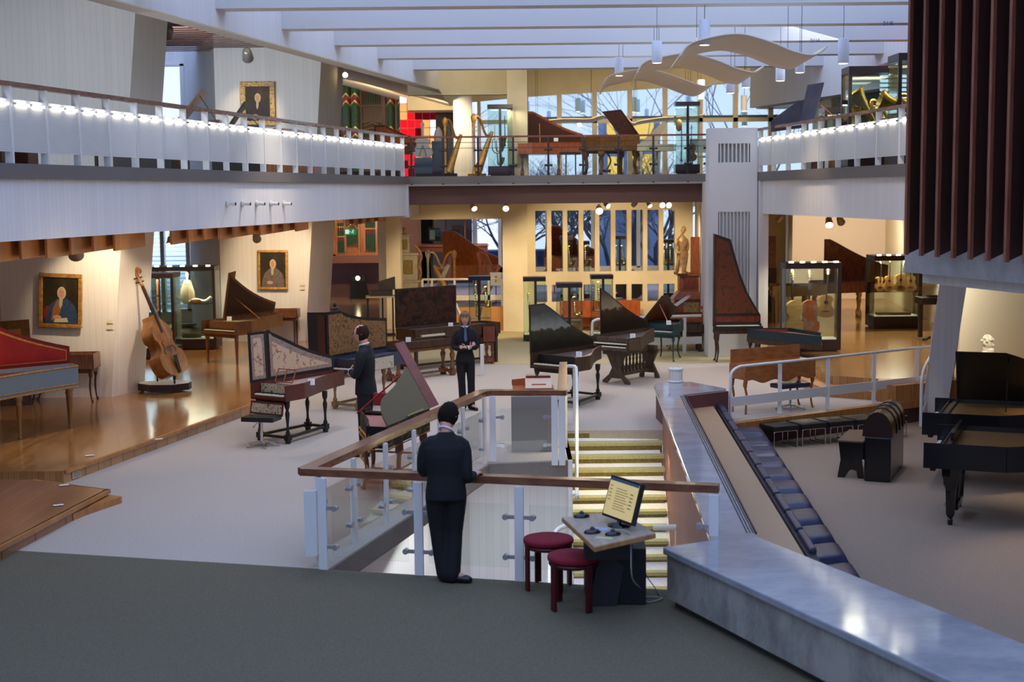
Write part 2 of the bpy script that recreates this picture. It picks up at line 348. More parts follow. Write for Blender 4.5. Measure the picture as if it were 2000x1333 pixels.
# bridge
b=MB(); b.slab([(-2.36,33.0),(4.69,33.0),(4.69,42.2),(-2.36,42.2)],3.82,3.99); struct(b,'floor_bridge',GREYF)
b=MB(); b.box(-2.36,4.60,33.05,33.2,3.77,3.82); struct(b,'trim_9',WPAINT)
b=MB(); b.box(-2.36,4.55,33.25,33.6,3.34,3.77); struct(b,'ceiling_beam_brown',BROWNB)
b=MB(); b.box(-2.4,4.7,33.6,42,3.6,3.80); struct(b,'ceiling_under_bridge',CREAM)
b=MB(); b.box(-2.62,.0,36.9,37.1,2.93,3.8); struct(b,'wall_cream_fascia',CREAM)
# right gallery
b=MB(); b.slab([(Xr(31)+.0,31.0),(Xr(12),12),(Xr(12)+.3,12),(Xr(31)+.3,31)],3.10,3.80); struct(b,'wall_gallery_right',WHITE)
b=MB(); b.slab([(Xr(31.0)-.06,31.0),(Xr(12)-.06,12),(16,12),(16,42.2),(4.7,42.2),(4.7,31.3)],3.80,3.99); struct(b,'floor_gallery_right',GREYF)
b=MB(); b.slab([(5.6,31.0),(7.2,12),(16,12),(16,44),(5.4,44),(5.4,31.3)],3.14,3.4); struct(b,'ceiling_right_recess',CREAM)
# big white pillar by the bridge: fin panel below, small grille above
b=MB(); y0,y1=30.7,31.2; xa,xb=4.26,5.30
b.box(xa,4.46,y0,y1,0,4.93); b.box(5.14,xb,y0,y1,0,4.93)
b.box(4.46,5.14,y0,y1,0,1.05); b.box(4.46,5.14,y0,y1,3.14,4.2); b.box(4.46,5.14,y0,y1,4.60,4.93)
b.box(4.46,5.14,y0+.08,y1,1.05,3.14); b.box(4.46,5.14,y0+.14,y1,4.2,4.6)
struct(b,'pillar_white_panelled',mat('smooth_white_plaster',(236,235,234),.8))
b=MB()
for i in range(9): b.box(4.48+.076*i,4.508+.076*i,y0+.01,y0+.07,1.05,3.14)
for i in range(8): b.box(4.49+.085*i,4.52+.085*i,y0+.01,y0+.14,4.2,4.6)
struct(b,'pillar_fins',WPAINT)
b=MB(); b.box(5.32,5.52,30.55,31.3,0,3.8); struct(b,'pillar_right_edge',WHITE)
b=MB(); b.slab([(4.26,31.2),(4.5,31.2),(5.2,38),(4.9,38)],0,3.8); struct(b,'wall_statue_side',WHITE)
b=MB(); b.slab([(4.26,30.72),(4.3,30.72),(4.72,33.3),(4.6,33.3)],3.3,4.93); struct(b,'wall_pillar_side',WHITE)
# ---- slanted white pillars on the left (both storeys)
def lean(p,z,k=.10): return (p[0]+k*z,p[1],z)
def slant(pts,z0,z1,name,m_,ks=None):
    ks=ks or [.1]*len(pts); n=len(pts)
    b=MB(); b.add([lean(p,z0,k) for p,k in zip(pts,ks)]+[lean(p,z1,k) for p,k in zip(pts,ks)],[tuple(range(n-1,-1,-1)),tuple(range(n,2*n))]+[(i,(i+1)%n,n+(i+1)%n,n+i) for i in range(n)])
    return struct(b,name,m_)
slant([(-8.75,24.3),(-6.93,24.3),(-6.6,25.2),(-7.0,26.2),(-9.6,26.2),(-9.6,25.2)],.1,8.6,'pillar_left_near',WHITE,[0,.1,.1,.1,0,0])
slant([(-6.85,33.5),(-4.9,33.5),(-4.6,35.4),(-5.0,36.2),(-8.6,38.2)],.1,8.4,'pillar_left_far',WHITE,[.0,.08,.08,.08,0])
b=MB(); b.slab([(-16,24.9),(-9.2,24.9),(-9.2,25.1),(-16,25.1)],.1,8.6); struct(b,'wall_left_near',WHITE)
# window between the two pillars, wall beyond
b=MB(); b.box(-10.9,-8.5,39.0,39.2,.1,.45); b.box(-10.9,-8.5,39.0,39.2,2.95,4.3); b.box(-14,-10.9,39,39.2,.1,9); b.box(-8.5,-7.4,39,39.2,.1,9); b.box(-10.9,-8.5,39,39.2,7.15,9); struct(b,'wall_window_left',WHITE)
b=MB()
for z0,z1 in((.45,2.95),(4.3,7.15)):
    for x in(-10.9,-10.25,-9.55,-8.85,-8.5): b.box(x-.05,x+.06,38.95,39.15,z0,z1)
    b.box(-10.9,-8.5,38.95,39.15,z0,z0+.06); b.box(-10.9,-8.5,38.95,39.15,z1-.06,z1)
struct(b,'window_1',WPAINT)
BL=MB()
for k in range(20): BL.obox((-9.7,39.40,.55+.12*k),(2.3,.12,.006),Euler((.95,0,0)).to_matrix())
def blindmat():
    M=mat('white_blind_slat',(235,240,245),.5); nt=M.node_tree; N=nt.nodes; tl=N.new('ShaderNodeBsdfTranslucent'); tl.inputs[0].default_value=lin((240,245,250)); mx=N.new('ShaderNodeMixShader'); mx.inputs[0].default_value=.7; nt.links.new(N['Principled BSDF'].outputs[0],mx.inputs[1]); nt.links.new(tl.outputs[0],mx.inputs[2]); nt.links.new(mx.outputs[0],N['Material Output'].inputs[0]); return M
tag(BL.build('window_blind',blindmat()),'horizontal slatted blind outside the left ground floor window behind the double bass','blind')
# organ end walls
BRNW=boards('brown_acoustic_panel',(96,58,48),(108,66,54),(70,40,34),1.3,0,.6,.012)
b=MB(); b.box(-6.8,-2.6,47.6,47.8,.1,3.9); struct(b,'wall_back_organ',BRNW)
b=MB(); b.box(-7.6,-2.0,48.4,48.6,4,9); struct(b,'wall_back_upper_organ',mat('dark_back_wall',(60,44,40),.8))
b=MB(); b.box(-3.0,-1.3,47.6,47.8,.1,3.9); struct(b,'wall_back_dark',mat('dark_brown_wall',(58,38,34),.7))
# cream column with slit of light
b=MB(); b.slab([(-3.42,36.7),(-3.18,36.2),(-2.82,36.3),(-2.82,36.9),(-3.3,37.0)],.1,3.2); struct(b,'pillar_cream_left',CREAM)
b=MB(); b.slab([(-.22,36.9),(.42,36.75),(.42,37.3),(-.22,37.3)],0,3.8); struct(b,'pillar_cream_middle',CREAM)
# slit wall
b=MB(); ys=(37.3,37.55)
b.box(.42,4.75,ys[0],ys[1],0,.72); b.box(.42,4.75,ys[0],ys[1],1.18,1.52); b.box(.42,4.75,ys[0],ys[1],3.12,3.8)
xs0,xs1=.58,4.35; nsl=9; pit=(xs1-xs0)/nsl
for i in range(nsl+1):
    x=xs0+pit*i-.06; b.box(x,x+.12,ys[0]+.003,ys[1]-.003,.70,3.14)
b.box(.40,.56,ys[0]-.004,ys[1]+.004,0,3.8); b.box(4.35,4.76,ys[0]-.004,ys[1]+.004,0,3.8); b.box(4.75,5.2,ys[0],ys[1],1.5,2.0)
struct(b,'wall_slits',CREAM)
# ground floor back glazing
b=MB(); b.box(-.3,6.0,46.9,47.1,.6,1.15); b.box(-.3,6,46.9,47.1,3.2,3.9)
for x in (-.25,1.2,2.7,4.2,5.6): b.box(x-.06,x+.06,46.9,47.1,1.1,3.2)
struct(b,'window_2',mat('cream_window_frame',(222,208,176),.5))
b=MB(); b.box(-.3,6.0,46.99,47.01,1.1,3.2); struct(b,'window_glass_2',GLASS)
# window beside the mezzanine
b=MB(); b.box(-1.25,-1.1,46.4,46.6,1.2,3.0); b.box(-.42,-.25,46.4,46.6,1.0,3.0); b.box(-1.25,-.25,46.4,46.6,1.0,1.2); b.box(-.3,.3,46.4,46.6,.6,3.9); struct(b,'window_3',WPAINT)
# ---- roof beams
for k in range(-3,6):
    Y=32.0-2.667*(5-k) if k<5 else 32.0
    b=MB(); b.box(Xb(Y)-.3,Xrg(Y)+.5,Y,Y+.38,6.34,7.55); o=struct(b,'ceiling_beam',BEAMM)
b=MB(); b.slab([(Xb(12),12),(Xb(34.2),34.2),(Xb(34.2)-.35,34.2),(Xb(12)-.35,12)],6.06,8.6); struct(b,'ceiling_girder_left',WHITE)
b=MB(); n=2
b.add([(Xb(12),12,6.06),(Xb(34.2),34.2,6.06),(Xb(34.2),47.5,6.06),(Xb(12)-4.1,12,7.2),(Xb(34.2)-4.1,34.2,7.2),(Xb(34.2)-4.1,47.5,7.2)],[(0,1,4,3),(1,2,5,4)]); struct(b,'ceiling_soffit_left',CREAM,solid=.02)
b=MB(); b.slab([(Xrg(12),12),(Xrg(36),36),(Xrg(36)+.4,36),(Xrg(12)+.4,12)],5.65,8.6); struct(b,'ceiling_girder_right',WHITE)
b=MB(); b.box(Xb(34)-.8,.0,35.6,35.9,6.02,8.6); struct(b,'wall_upper_fascia',CREAM)
b=MB(); b.slab([(-.06,34.4),(.42,34.3),(.45,35.0),(-.02,35.0)],3.99,8.6); struct(b,'pillar_bridge',CREAM)
b=MB(); b.box(-1.55,-1.05,39.5,40.2,3.99,6.3); struct(b,'pillar_upper_white',WHITE)
# upper back glazing with sloping head, ceiling over it
def zt(x): return 6.39+(x-.67)*.0555
b=MB(); yb=42.0
b.prism([(-1.1,yb,6.25),(.3,yb,6.37),(9.7,yb,zt(9.7)),(9.7,yb,8.6),(-1.1,yb,8.6)],(0,.25,0)); struct(b,'wall_upper_back',CREAM)
b=MB()
for i in range(9):
    x=.42+i*1.03; b.box(x-.07,x+.07,yb,yb+.15,3.99,zt(x))
b.box(-.9,9.2,yb,yb+.15,5.60,5.72); b.box(-.9,9.2,yb,yb+.15,3.99,4.1); b.box(-.95,-.85,yb,yb+.15,3.99,6.25)
struct(b,'window_4',mat('cream_window_frame',(222,208,176),.5))
b=MB(); b.box(-.9,9.2,yb+.07,yb+.08,4.0,7.0); struct(b,'window_glass_4',GLASS)
b=MB(); b.box(.4,9.2,yb+.16,yb+.22,5.72,5.80); struct(b,'trim_10',mat('blue_grey_rail',(96,112,140),.5))
b=MB(); b.prism([(8.45,37,3.99),(8.9,42.3,3.99),(8.9,42.3,8.6),(7.6,34,8.6),(7.6,34,5.6)],(.15,0,0)); struct(b,'wall_upper_right_return',CREAM)
# wood slat ceiling upper left, baffles under gallery
SW=wood('red_wood_ceiling_slat',(140,84,54),(166,104,68),3,.45,(1,8,1))
b=MB()
for i in range(34): b.box(-12,-5.2,22.0+i*.36,22.13+i*.36,6.985,6.997)
struct(b,'ceiling_slats_upper_left',mat('dark_red_ceiling_slat',(92,54,38),.5,c2=(116,70,50),scale=3))
b=MB(); b.box(-16,-5.2,12,36,7.3,7.35); struct(b,'ceiling_upper_left',mat('dark_ceiling',(44,38,36),.8))
BAF=wood('warm_oak_baffle',(176,110,52),(198,132,66),3,.5,(8,1,1))
b=MB()
for i in range(84):
    x=-7.2+i*.1+.012*i*0
    x=-7.2+i*.118
    ye=min(26.0+(x+13)*.9, 36)
    yf=(x+5.80+.30)/.2006+16.1; uu=1557-25085/max(yf-1.2,1)
    if yf<14.5 or 185<uu<292 or 575<uu<650 or uu>745: continue
    b.box(x,x+.03,yf,yf+1.6,2.84+.0085*(yf-17)+.012*(i%3),3.12)
struct(b,'ceiling_baffles',BAF)
# right recess walls
b=MB(); b.box(6.2,7.75,40.2,40.4,.3,3.9); struct(b,'wall_recess_far_left',CREAM)
b=MB(); b.box(8.2,14,43,43.2,.3,3.9); struct(b,'wall_recess_back',mat('pale_pink_cream_wall',(232,214,194),.8))
b=MB(); b.slab([(11.3,43.0),(10.2,33.0),(10.35,33.0),(11.45,43)],.3,3.2); struct(b,'wall_recess_right',mat('cream_plaster',(232,222,196),.8))
b=MB(); b.slab([(7.9,40.0),(8.3,43.0),(8.2,43.0),(7.8,40)],.3,3.9); struct(b,'wall_recess_left',CREAM)
b=MB(); b.slab([(8.1,25.6),(9.9,27.0),(9.8,27.2),(8.0,25.8)],-.6,3.2); b.slab([(9.9,27),(16,27.6),(16,27.8),(9.8,27.2)],-.6,3.2)
struct(b,'wall_bust_niche',mat('cream_plaster',(232,222,196),.8))
b=MB(); b.box(7.6,16,24.6,24.72,-.42,.28); struct(b,'wall_step_right',OAKE)
# slanted pillar on the right
b=MB(); b.add([(6.95,24.0,-.4),(7.38,24.0,-.4),(7.75,25.0,-.4),(7.25,25.0,-.4),(7.38,24.0,3.2),(7.86,24.0,3.2),(8.15,25.0,3.2),(7.7,25.0,3.2)],[(3,2,1,0),(4,5,6,7),(0,1,5,4),(1,2,6,5),(2,3,7,6),(3,0,4,7)]); struct(b,'pillar_right_slanted',WHITE)
# hanging stone parapet and vertical slats upper right (runs obliquely towards the camera)
SA=Vector((4.16,15.0,0)); SD=Vector((.252,-.968,0)); SN=Vector((.968,.252,0))
def sp3(t,n,z): p=SA+SD*t+SN*n; return (p.x,p.y,z)
b=MB(); b.prism([sp3(-.54,.30,2.69),sp3(7,.30,2.69),sp3(7,.52,2.69),sp3(-.54,.52,2.69)],(0,0,4.4)); struct(b,'wall_stone_parapet_right',mat('pale_stone_slab',(150,146,142),.7,c2=(176,172,166),scale=3,kind='musgrave'))
b=MB(); b.prism([sp3(-.5,.50,2.57),sp3(7,.50,2.57),sp3(7,1.3,2.57),sp3(-.5,1.3,2.57)],(0,0,.14)); b.slab([(5.0,16.3),(16,16.3),(16,26.5),(8.15,26.5)],2.70,2.86); struct(b,'ceiling_stone_soffit',WHITE)
b=MB(); e_=MB()
for i in range(16):
    t=.02+.298*i
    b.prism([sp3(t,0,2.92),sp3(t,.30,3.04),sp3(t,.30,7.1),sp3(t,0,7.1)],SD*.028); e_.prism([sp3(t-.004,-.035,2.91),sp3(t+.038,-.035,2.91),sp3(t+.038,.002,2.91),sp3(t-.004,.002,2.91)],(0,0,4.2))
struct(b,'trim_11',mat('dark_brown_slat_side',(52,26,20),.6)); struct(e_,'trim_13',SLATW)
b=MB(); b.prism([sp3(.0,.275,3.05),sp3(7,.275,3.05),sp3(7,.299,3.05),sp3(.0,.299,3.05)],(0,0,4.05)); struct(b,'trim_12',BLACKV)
b=MB(); b.box(-3.5,14,32.6,42.6,7.62,7.8); struct(b,'ceiling_over_bridge',CREAM)
b=MB(); b.box(9.7,14,42.0,42.25,3.99,8.6); b.box(7.0,14,36.0,36.2,6.9,7.7); struct(b,'wall_upper_back_right',CREAM)
# outer enclosure for upper right room and rear walls behind the camera
b=MB(); b.box(10.5,10.7,12,42,4,5.9); struct(b,'wall_far_right_upper',CREAM)
b=MB(); b.slab([(7.2,16),(16,16),(16,42),(7.2,42)],5.95,6.0); struct(b,'ceiling_upper_right',SW)
b=MB(); b.box(-16,16,-1.2,-1,-.2,8.6); struct(b,'wall_rear',WHITE)
b=MB(); b.box(-12.2,-12,-1,38.5,-.2,8.6); struct(b,'wall_far_left',WHITE)
b=MB(); b.box(14,14.2,-1,44,-.8,8.6); struct(b,'wall_far_right',WHITE)
# ================================================================= RAILINGS
def mesh_panel_mat():
    M=bpy.data.materials.new('perforated_white_metal'); M.use_nodes=True; nt=M.node_tree; N=nt.nodes; L=nt.links
    b=N['Principled BSDF']; b.inputs['Base Color'].default_value=lin((238,236,230)); b.inputs['Roughness'].default_value=.5
    tc=N.new('ShaderNodeTexCoord'); v=N.new('ShaderNodeTexVoronoi'); v.voronoi_dimensions='2D'; v.inputs['Scale'].default_value=42; v.inputs['Randomness'].default_value=0
    sx_=N.new('ShaderNodeSeparateXYZ'); cx_=N.new('ShaderNodeCombineXYZ'); L.new(tc.outputs['Object'],sx_.inputs[0]); L.new(sx_.outputs[1],cx_.inputs[0]); L.new(sx_.outputs[2],cx_.inputs[1]); L.new(cx_.outputs[0],v.inputs['Vector'])
    m_=N.new('ShaderNodeMath'); m_.operation='LESS_THAN'; m_.inputs[1].default_value=.34; L.new(v.outputs['Distance'],m_.inputs[0])
    m2=N.new('ShaderNodeMath'); m2.operation='MULTIPLY_ADD'; m2.inputs[1].default_value=.22; m2.inputs[2].default_value=.12; L.new(m_.outputs[0],m2.inputs[0])
    t=N.new('ShaderNodeBsdfTransparent'); tl=N.new('ShaderNodeBsdfTranslucent'); tl.inputs[0].default_value=lin((235,238,235))
    m3=N.new('ShaderNodeMixShader'); m3.inputs[0].default_value=.25; L.new(b.outputs[0],m3.inputs[1]); L.new(tl.outputs[0],m3.inputs[2])
    mx=N.new('ShaderNodeMixShader'); L.new(m2.outputs[0],mx.inputs[0]); L.new(m3.outputs[0],mx.inputs[1]); L.new(t.outputs[0],mx.inputs[2])
    L.new(mx.outputs[0],N['Material Output'].inputs[0]); return M
PERF=mesh_panel_mat()
LED=emis('led_strip_light',(255,250,240),8)
BGLASS=glass('balustrade_glass',(250,253,251),.45)
def gallery_rail(label,P,Ys,z0=3.99,side=1,ystart=None,yend=None):
    t=thing('gallery_railing',label,'railing',(0,0,0))
    ys=ystart or Ys[0]; ye=yend or Ys[-1]
    a=P(ys);b_=P(ye)
    b=MB(); b.bar((a[0],a[1],z0+.90),(b_[0],b_[1],z0+.90),.09,.055); b.build('handrail',HRAIL,t)
    b=MB(); b.bar((a[0],a[1],z0+.715),(b_[0],b_[1],z0+.715),.05,.03); b.build('lower_rail',WPAINT,t)
    for i,Y in enumerate(Ys):
        p=P(Y); b=MB(); b.bar((p[0],p[1],z0),(p[0],p[1],z0+.875),.055,.09,(1,0,0)); b.build('post',WPAINT,t)
        if i<len(Ys)-1:
            q=P(Ys[i+1]); f=lambda s:(p[0]+(q[0]-p[0])*s,p[1]+(q[1]-p[1])*s)
            o=.032*side
            u,v=f(.03),f(.97); b=MB(); b.bar((u[0]+o,u[1],z0+.40),(v[0]+o,v[1],z0+.40),.004,.54); b.build('mesh_panel',PERF,t)
            for s0,s1 in((.12,.44),(.56,.88)):
                u,v=f(s0),f(s1); b=MB(); b.bar((u[0]+o*1.9,u[1],z0+.672),(v[0]+o*1.9,v[1],z0+.672),.02,.03); b.build('light_strip',LED,t,label='lit white light strip')
    return t
YL=[13.3+.775*i for i in range(26)]
gallery_rail('long white railing with lit mesh panels and wooden handrail on the left gallery',lambda Y:(Xg(Y)+.02,Y),YL,side=1,yend=33.0,ystart=12.6)
YR=[30.65-i for i in range(16)]
gallery_rail('white railing with lit mesh panels and wooden handrail on the right gallery',lambda Y:(Xr(Y)-.02,Y),YR,side=-1,ystart=31)
# short open railing over the panelled pillar
t=thing('short_railing','short open white railing with wooden handrail on top of the panelled white pillar','railing',(0,0,0))
a=Vector((4.55,32.9,0)); c=Vector((5.32,31.0,0))
b=MB(); b.bar(a+Vector((0,0,4.89)),c+Vector((0,0,4.89)),.08,.05); b.build('handrail',HRAIL,t)
b=MB(); b.bar(a+Vector((0,0,4.70)),c+Vector((0,0,4.70)),.04,.03); b.build('lower_rail',WPAINT,t)
for i in range(6):
    p=a.lerp(c,i/5); b=MB(); b.bar(p+Vector((0,0,3.99)),p+Vector((0,0,4.87)),.06,.03,(1,0,0)); b.build('post',WPAINT,t)
b=MB(); b.slab([(4.5,33.0),(4.69,33.1),(5.5,31.2),(5.2,31.2)],3.6,4.55); struct(b,'wall_pillar_top',mat('smooth_white_plaster',(236,235,234),.8))
# bridge railing: dark posts, cables, glass
DARKM=mat('dark_grey_metal',(52,50,54),.45,.5)
t=thing('bridge_railing','dark metal and glass railing with red-brown handrail along the bridge','railing',(0,0,0))
b=MB(); b.bar((-2.40,33.05,4.885),(4.60,33.05,4.885),.07,.04); b.build('handrail',mat('red_brown_handrail',(104,58,48),.35),t)
xs=[-2.28,-1.55,-.74,.07,.88,1.68,2.49,3.3,4.1,4.55]
for i,x in enumerate(xs):
    b=MB(); b.box(x-.025,x+.025,33.03,33.07,3.8,4.87); b.build('post',DARKM,t)
    for z in(4.22,4.58):
        b=MB(); b.cyl((x-.07,33.02,z),(x+.07,33.02,z),.022,8); b.cyl((x-.07,33.0,z),(x-.07,33.06,z),.03,8); b.cyl((x+.07,33.0,z),(x+.07,33.06,z),.03,8); b.build('glass_clamp',DARKM,t)
    if i<len(xs)-1:
        b=MB(); b.box(x+.05,xs[i+1]-.05,33.04,33.05,4.08,4.68); b.build('glass_panel',BGLASS,t)
b=MB()
for z in(4.76,4.63): b.cyl((-2.36,33.05,z),(4.58,33.05,z),.007,6)
b.build('cable',DARKM,t)
# glass balustrade round the stair well
t=thing('glass_balustrade','white post and glass balustrade with mahogany handrail round the stair well','balustrade',(0,0,0))
R=.92; hr=[(-2.02,13.72),(1.84,12.72)]
b=MB()
b.bar((-2.06,13.66,R),(1.86,12.66,R),.13,.07); b.build('handrail',HRAIL,t)
b=MB(); b.slab([(-2.10,13.66),(-1.94,13.62),(-.36,18.86),(-.22,18.98),(-.22,19.12),(-.42,19.08),(-.50,18.94)],R-.035,R+.034); b.build('handrail',HRAIL,t)
b=MB(); b.slab([(-.34,18.93),(.72,18.86),(.74,18.98),(-.3,19.1)],R-.033,R+.036); b.build('handrail',HRAIL,t)
b=MB(); b.slab([(.60,18.95),(.73,18.95),(.86,22.1),(.74,22.1)],R-.031,R+.038); b.build('handrail',HRAIL,t)
def bpost(x,y,d=(1,0,0),w=.085): 
    b=MB(); b.bar((x,y,-.06),(x,y,R-.03),.028,w,(d[0],d[1],0)); b.build('post',WPAINT,t)
def clamp(x,y,dx,dy,zs=(.22,.60)):
    for z in zs:
        b=MB(); b.bar((x,y,z),(x+dx,y+dy,z),.02,.035); n=Vector((dy,-dx,0)).normalized()
        e=Vector((x+dx,y+dy,z)); b.cyl(e-n*.03,e+n*.03,.028,10); b.build('glass_clamp',mat('brushed_steel',(188,190,194),.3,.7),t)
F0=Vector((-1.84,13.44,0)); F1=Vector((1.84,12.5,0)); fd=(F1-F0).normalized()
fp=[0,.97,1.94,2.87,3.78]; fp=[0,.97,1.95,3.75]
for i,s in enumerate(fp):
    p=F0+fd*s; bpost(p.x,p.y,fd)
    if i<len(fp)-1:
        q=F0+fd*fp[i+1]; clamp(p.x,p.y,fd.x*.13,fd.y*.13); clamp(q.x,q.y,-fd.x*.13,-fd.y*.13)
        a=p+fd*.1; c=q-fd*.1; b=MB(); b.bar((a.x,a.y,.42),(c.x,c.y,.42),.01,.60); b.build('glass_panel',BGLASS,t)
L0=Vector((-1.90,13.60,0)); L1=Vector((-.38,18.75,0)); ld=(L1-L0).normalized(); LL=(L1-L0).length
n=6
for i in range(n+1):
    p=L0+ld*(LL*i/n); bpost(p.x,p.y,ld)
    if i<n:
        q=L0+ld*(LL*(i+1)/n); clamp(p.x,p.y,ld.x*.13,ld.y*.13); clamp(q.x,q.y,-ld.x*.13,-ld.y*.13)
        a=p+ld*.1; c=q-ld*.1; b=MB(); b.bar((a.x,a.y,.42),(c.x,c.y,.42),.01,.60); b.build('glass_panel',BGLASS,t)
for x in(-.27,.56,.66): bpost(x,18.88)
clamp(-.27,18.88,.13,0); clamp(.56,18.88,-.13,0)
b=MB(); b.box(-.17,.46,18.87,18.88,.12,.72); b.build('glass_panel',BGLASS,t)
for y in(19.9,20.9,21.9): bpost(.72+.04*(y-19),y,(0,1,0))
b=MB(); b.box(-2.02,-1.90,13.46,13.56,.12,.76); b.build('white_box',WPAINT,t)
# stair handrails
t=thing('stair_handrail','white tubular handrail running down the left side of the stairs','handrail',(0,0,0))
b=MB(); b.tube(smooth([(.78,22.0,.90),(.95,22.0,.90),(.97,21.85,.89),(.97,21.3,.80),(.86,19.0,-.38),(.85,18.85,-.44),(.78,18.8,-.45)],5),.026,10); b.build('rail',WPAINT,t)
b=MB(); b.cyl((.96,21.95,0),(.96,21.95,.88),.02); b.build('post',WPAINT,t)
t=thing('lower_handrail','curved white handrail end at the foot of the stairs left of the computer table','handrail',(0,0,0))
b=MB(); b.tube(smooth([(.80,18.1,-.70),(.62,18.0,-.70),(.52,17.9,-.78),(.46,17.6,-1.0),(.44,17.2,-1.3)],5),.03,10); b.build('rail',WPAINT,t)
b=MB(); b.cyl((.5,17.8,-1.7),(.5,17.8,-.8),.02); b.build('post',WPAINT,t)
t=thing('lower_handrail','short white handrail with post on the right of the stairs behind the monitor','handrail',(0,0,0))
b=MB(); b.cyl((1.80,18.0,-.72),(2.16,18.0,-.72),.04); b.build('rail',WPAINT,t)
b=MB(); b.box(2.08,2.14,17.97,18.03,-1.65,-.75); b.build('post',WPAINT,t)
# white railing on the ledge of the piano hall
t=thing('white_railing','white metal railing with wide lower band along the ledge above the leather stools','railing',(0,0,0))
P=[(3.40,21.98),(4.29,22.62),(5.17,23.12),(6.07,23.68),(6.95,24.25)]
b=MB(); b.tube(smooth([(3.40,21.96,.02),(3.40,21.97,.66),(3.44,22.0,.80),(3.56,22.08,.86)],5)+[Vector((6.95,24.25,.88)),Vector((7.6,24.66,.88))],.024,8); b.build('rail',WPAINT,t)
b=MB(); b.bar((3.42,22.0,.31),(7.5,24.6,.31),.02,.15); b.build('band',WPAINT,t)
for p in P[1:]: b=MB(); b.bar((p[0],p[1],.02),(p[0],p[1],.87),.03,.06,(1,0,0)); b.build('post',WPAINT,t)
t=thing('step_handrail','bent white handrail beside the slanted pillar at the piano hall steps','handrail',(0,0,0))
b=MB(); b.tube(smooth([(6.85,23.6,-.37),(6.85,23.6,.3),(6.88,23.65,.48),(7.0,23.9,.62),(7.5,24.9,.9)],6),.03,8); b.build('rail',WPAINT,t)
b=MB(); b.bar((6.88,23.65,-.25),(7.3,24.5,.05),.02,.22); b.build('band',WPAINT,t)
# white railing behind the teal spinet
t=thing('white_railing','low white railing with lower band behind the teal spinet and the upright harpsichord','railing',(0,0,0))
b=MB(); b.tube(smooth([(1.76,31.0,0),(1.76,31.0,.68),(1.82,31.0,.80),(1.96,31.02,.83)],4)+[Vector((4.22,31.6,.83))],.03,8); b.build('rail',WPAINT,t)
b=MB(); b.bar((1.78,31.02,.28),(4.24,31.62,.28),.02,.16); b.build('band',WPAINT,t)
for i in range(3): x=2.0+.92*i; b=MB(); b.bar((x,31.07+.22*i,0),(x,31.07+.22*i,.82),.03,.08,(1,0,0)); b.build('post',WPAINT,t)
# podium railing
t=thing('podium_railing','cream painted railing along the front of the podium with the harps','railing',(0,0,0))
CRP=mat('cream_metal_paint',(232,226,204),.5)
b=MB(); b.tube([(-2.35,37.5,1.34),(-.45,37.5,1.34)]+smooth([(-.45,37.5,1.34),(-.30,37.5,1.30),(-.25,37.5,1.15),(-.25,37.5,.62)],4),.03,8); b.build('rail',CRP,t)
b=MB(); b.box(-1.5,-.25,37.48,37.5,.78,.92); b.build('band',CRP,t)
for x in(-2.35,-2.1,-1.5,-.60): b=MB(); b.box(x-.03,x+.03,37.48,37.53,.6,1.34); b.build('post',CRP,t)
t=thing('ramp_handrail','slanting white handrail of the ramp beside the woman','handrail',(0,0,0))
b=MB(); b.bar((-1.52,36.8,.86),(-1.05,33.6,.32),.05,.12); b.build('rail',WPAINT,t)
b=MB(); b.box(-1.50,-1.44,36.1,36.15,0,.72); b.build('post',WPAINT,t)
b=MB(); b.box(-.63,-.56,27.9,28.0,0,.62); b.build('post',WPAINT,t)
# ================================================================= KEYBOARD INSTRUMENTS
BLK=mat('black_lacquer',(16,15,17),.22,spec=.6)
BLKM=mat('black_paint_worn',(28,24,22),.5)
IVORY=mat('ivory_keys',(226,218,196),.35)
EBONY=mat('ebony_keys',(20,18,18),.3)
WALN=wood('walnut_case',(104,64,38),(136,88,52),3,.3,(6,6,1.5),coat=.3)
WALD=wood('dark_walnut',(58,38,26),(82,54,36),3,.4,(6,6,1.5))
MAHO=wood('mahogany_case',(96,42,26),(128,60,36),3,.25,(6,6,1.5),coat=.4)
OAKD=wood('dark_carved_oak',(66,52,40),(92,74,58),5,.55,(4,4,1))
CHER=wood('cherry_case',(142,84,42),(172,108,58),3,.3,(2,6,6),coat=.3)
ORGW=wood('orange_mahogany',(156,78,34),(184,98,46),3,.3,(6,6,1.5),coat=.3)
GOLD=mat('gilding',(190,132,60),.45,.55,c2=(218,164,88),scale=20)
CARDM=mat('white_card',(240,240,236),.6)
def painted(name,cols,scale=6,pos=None,stretch=(1,1,1),rough=.5,mix=None):
    """irregular painted decoration from several tones"""
    M=bpy.data.materials.new(name); M.use_nodes=True; nt=M.node_tree; N=nt.nodes; L=nt.links; b=N['Principled BSDF']; b.inputs['Roughness'].default_value=rough; b.inputs['Specular IOR Level'].default_value=.2
    tc=N.new('ShaderNodeTexCoord'); mp=N.new('ShaderNodeMapping'); mp.inputs['Scale'].default_value=stretch; L.new(tc.outputs['Object'],mp.inputs[0])
    n=N.new('ShaderNodeTexNoise'); n.inputs['Scale'].default_value=scale; n.inputs['Detail'].default_value=6; n.inputs['Roughness'].default_value=.65; n.inputs['Distortion'].default_value=.6; L.new(mp.outputs[0],n.inputs[0])
    r=N.new('ShaderNodeValToRGB'); e=r.color_ramp.elements; k=len(cols)
    for i,c in enumerate(cols):
        p=.32+.36*i/(k-1) if pos is None else pos[i]
        if i<2: e[i].position=p; e[i].color=lin(c)
        else: q=e.new(p); q.color=lin(c)
    L.new(n.outputs[0],r.inputs[0]); L.new(r.outputs[0],b.inputs[0]); return M
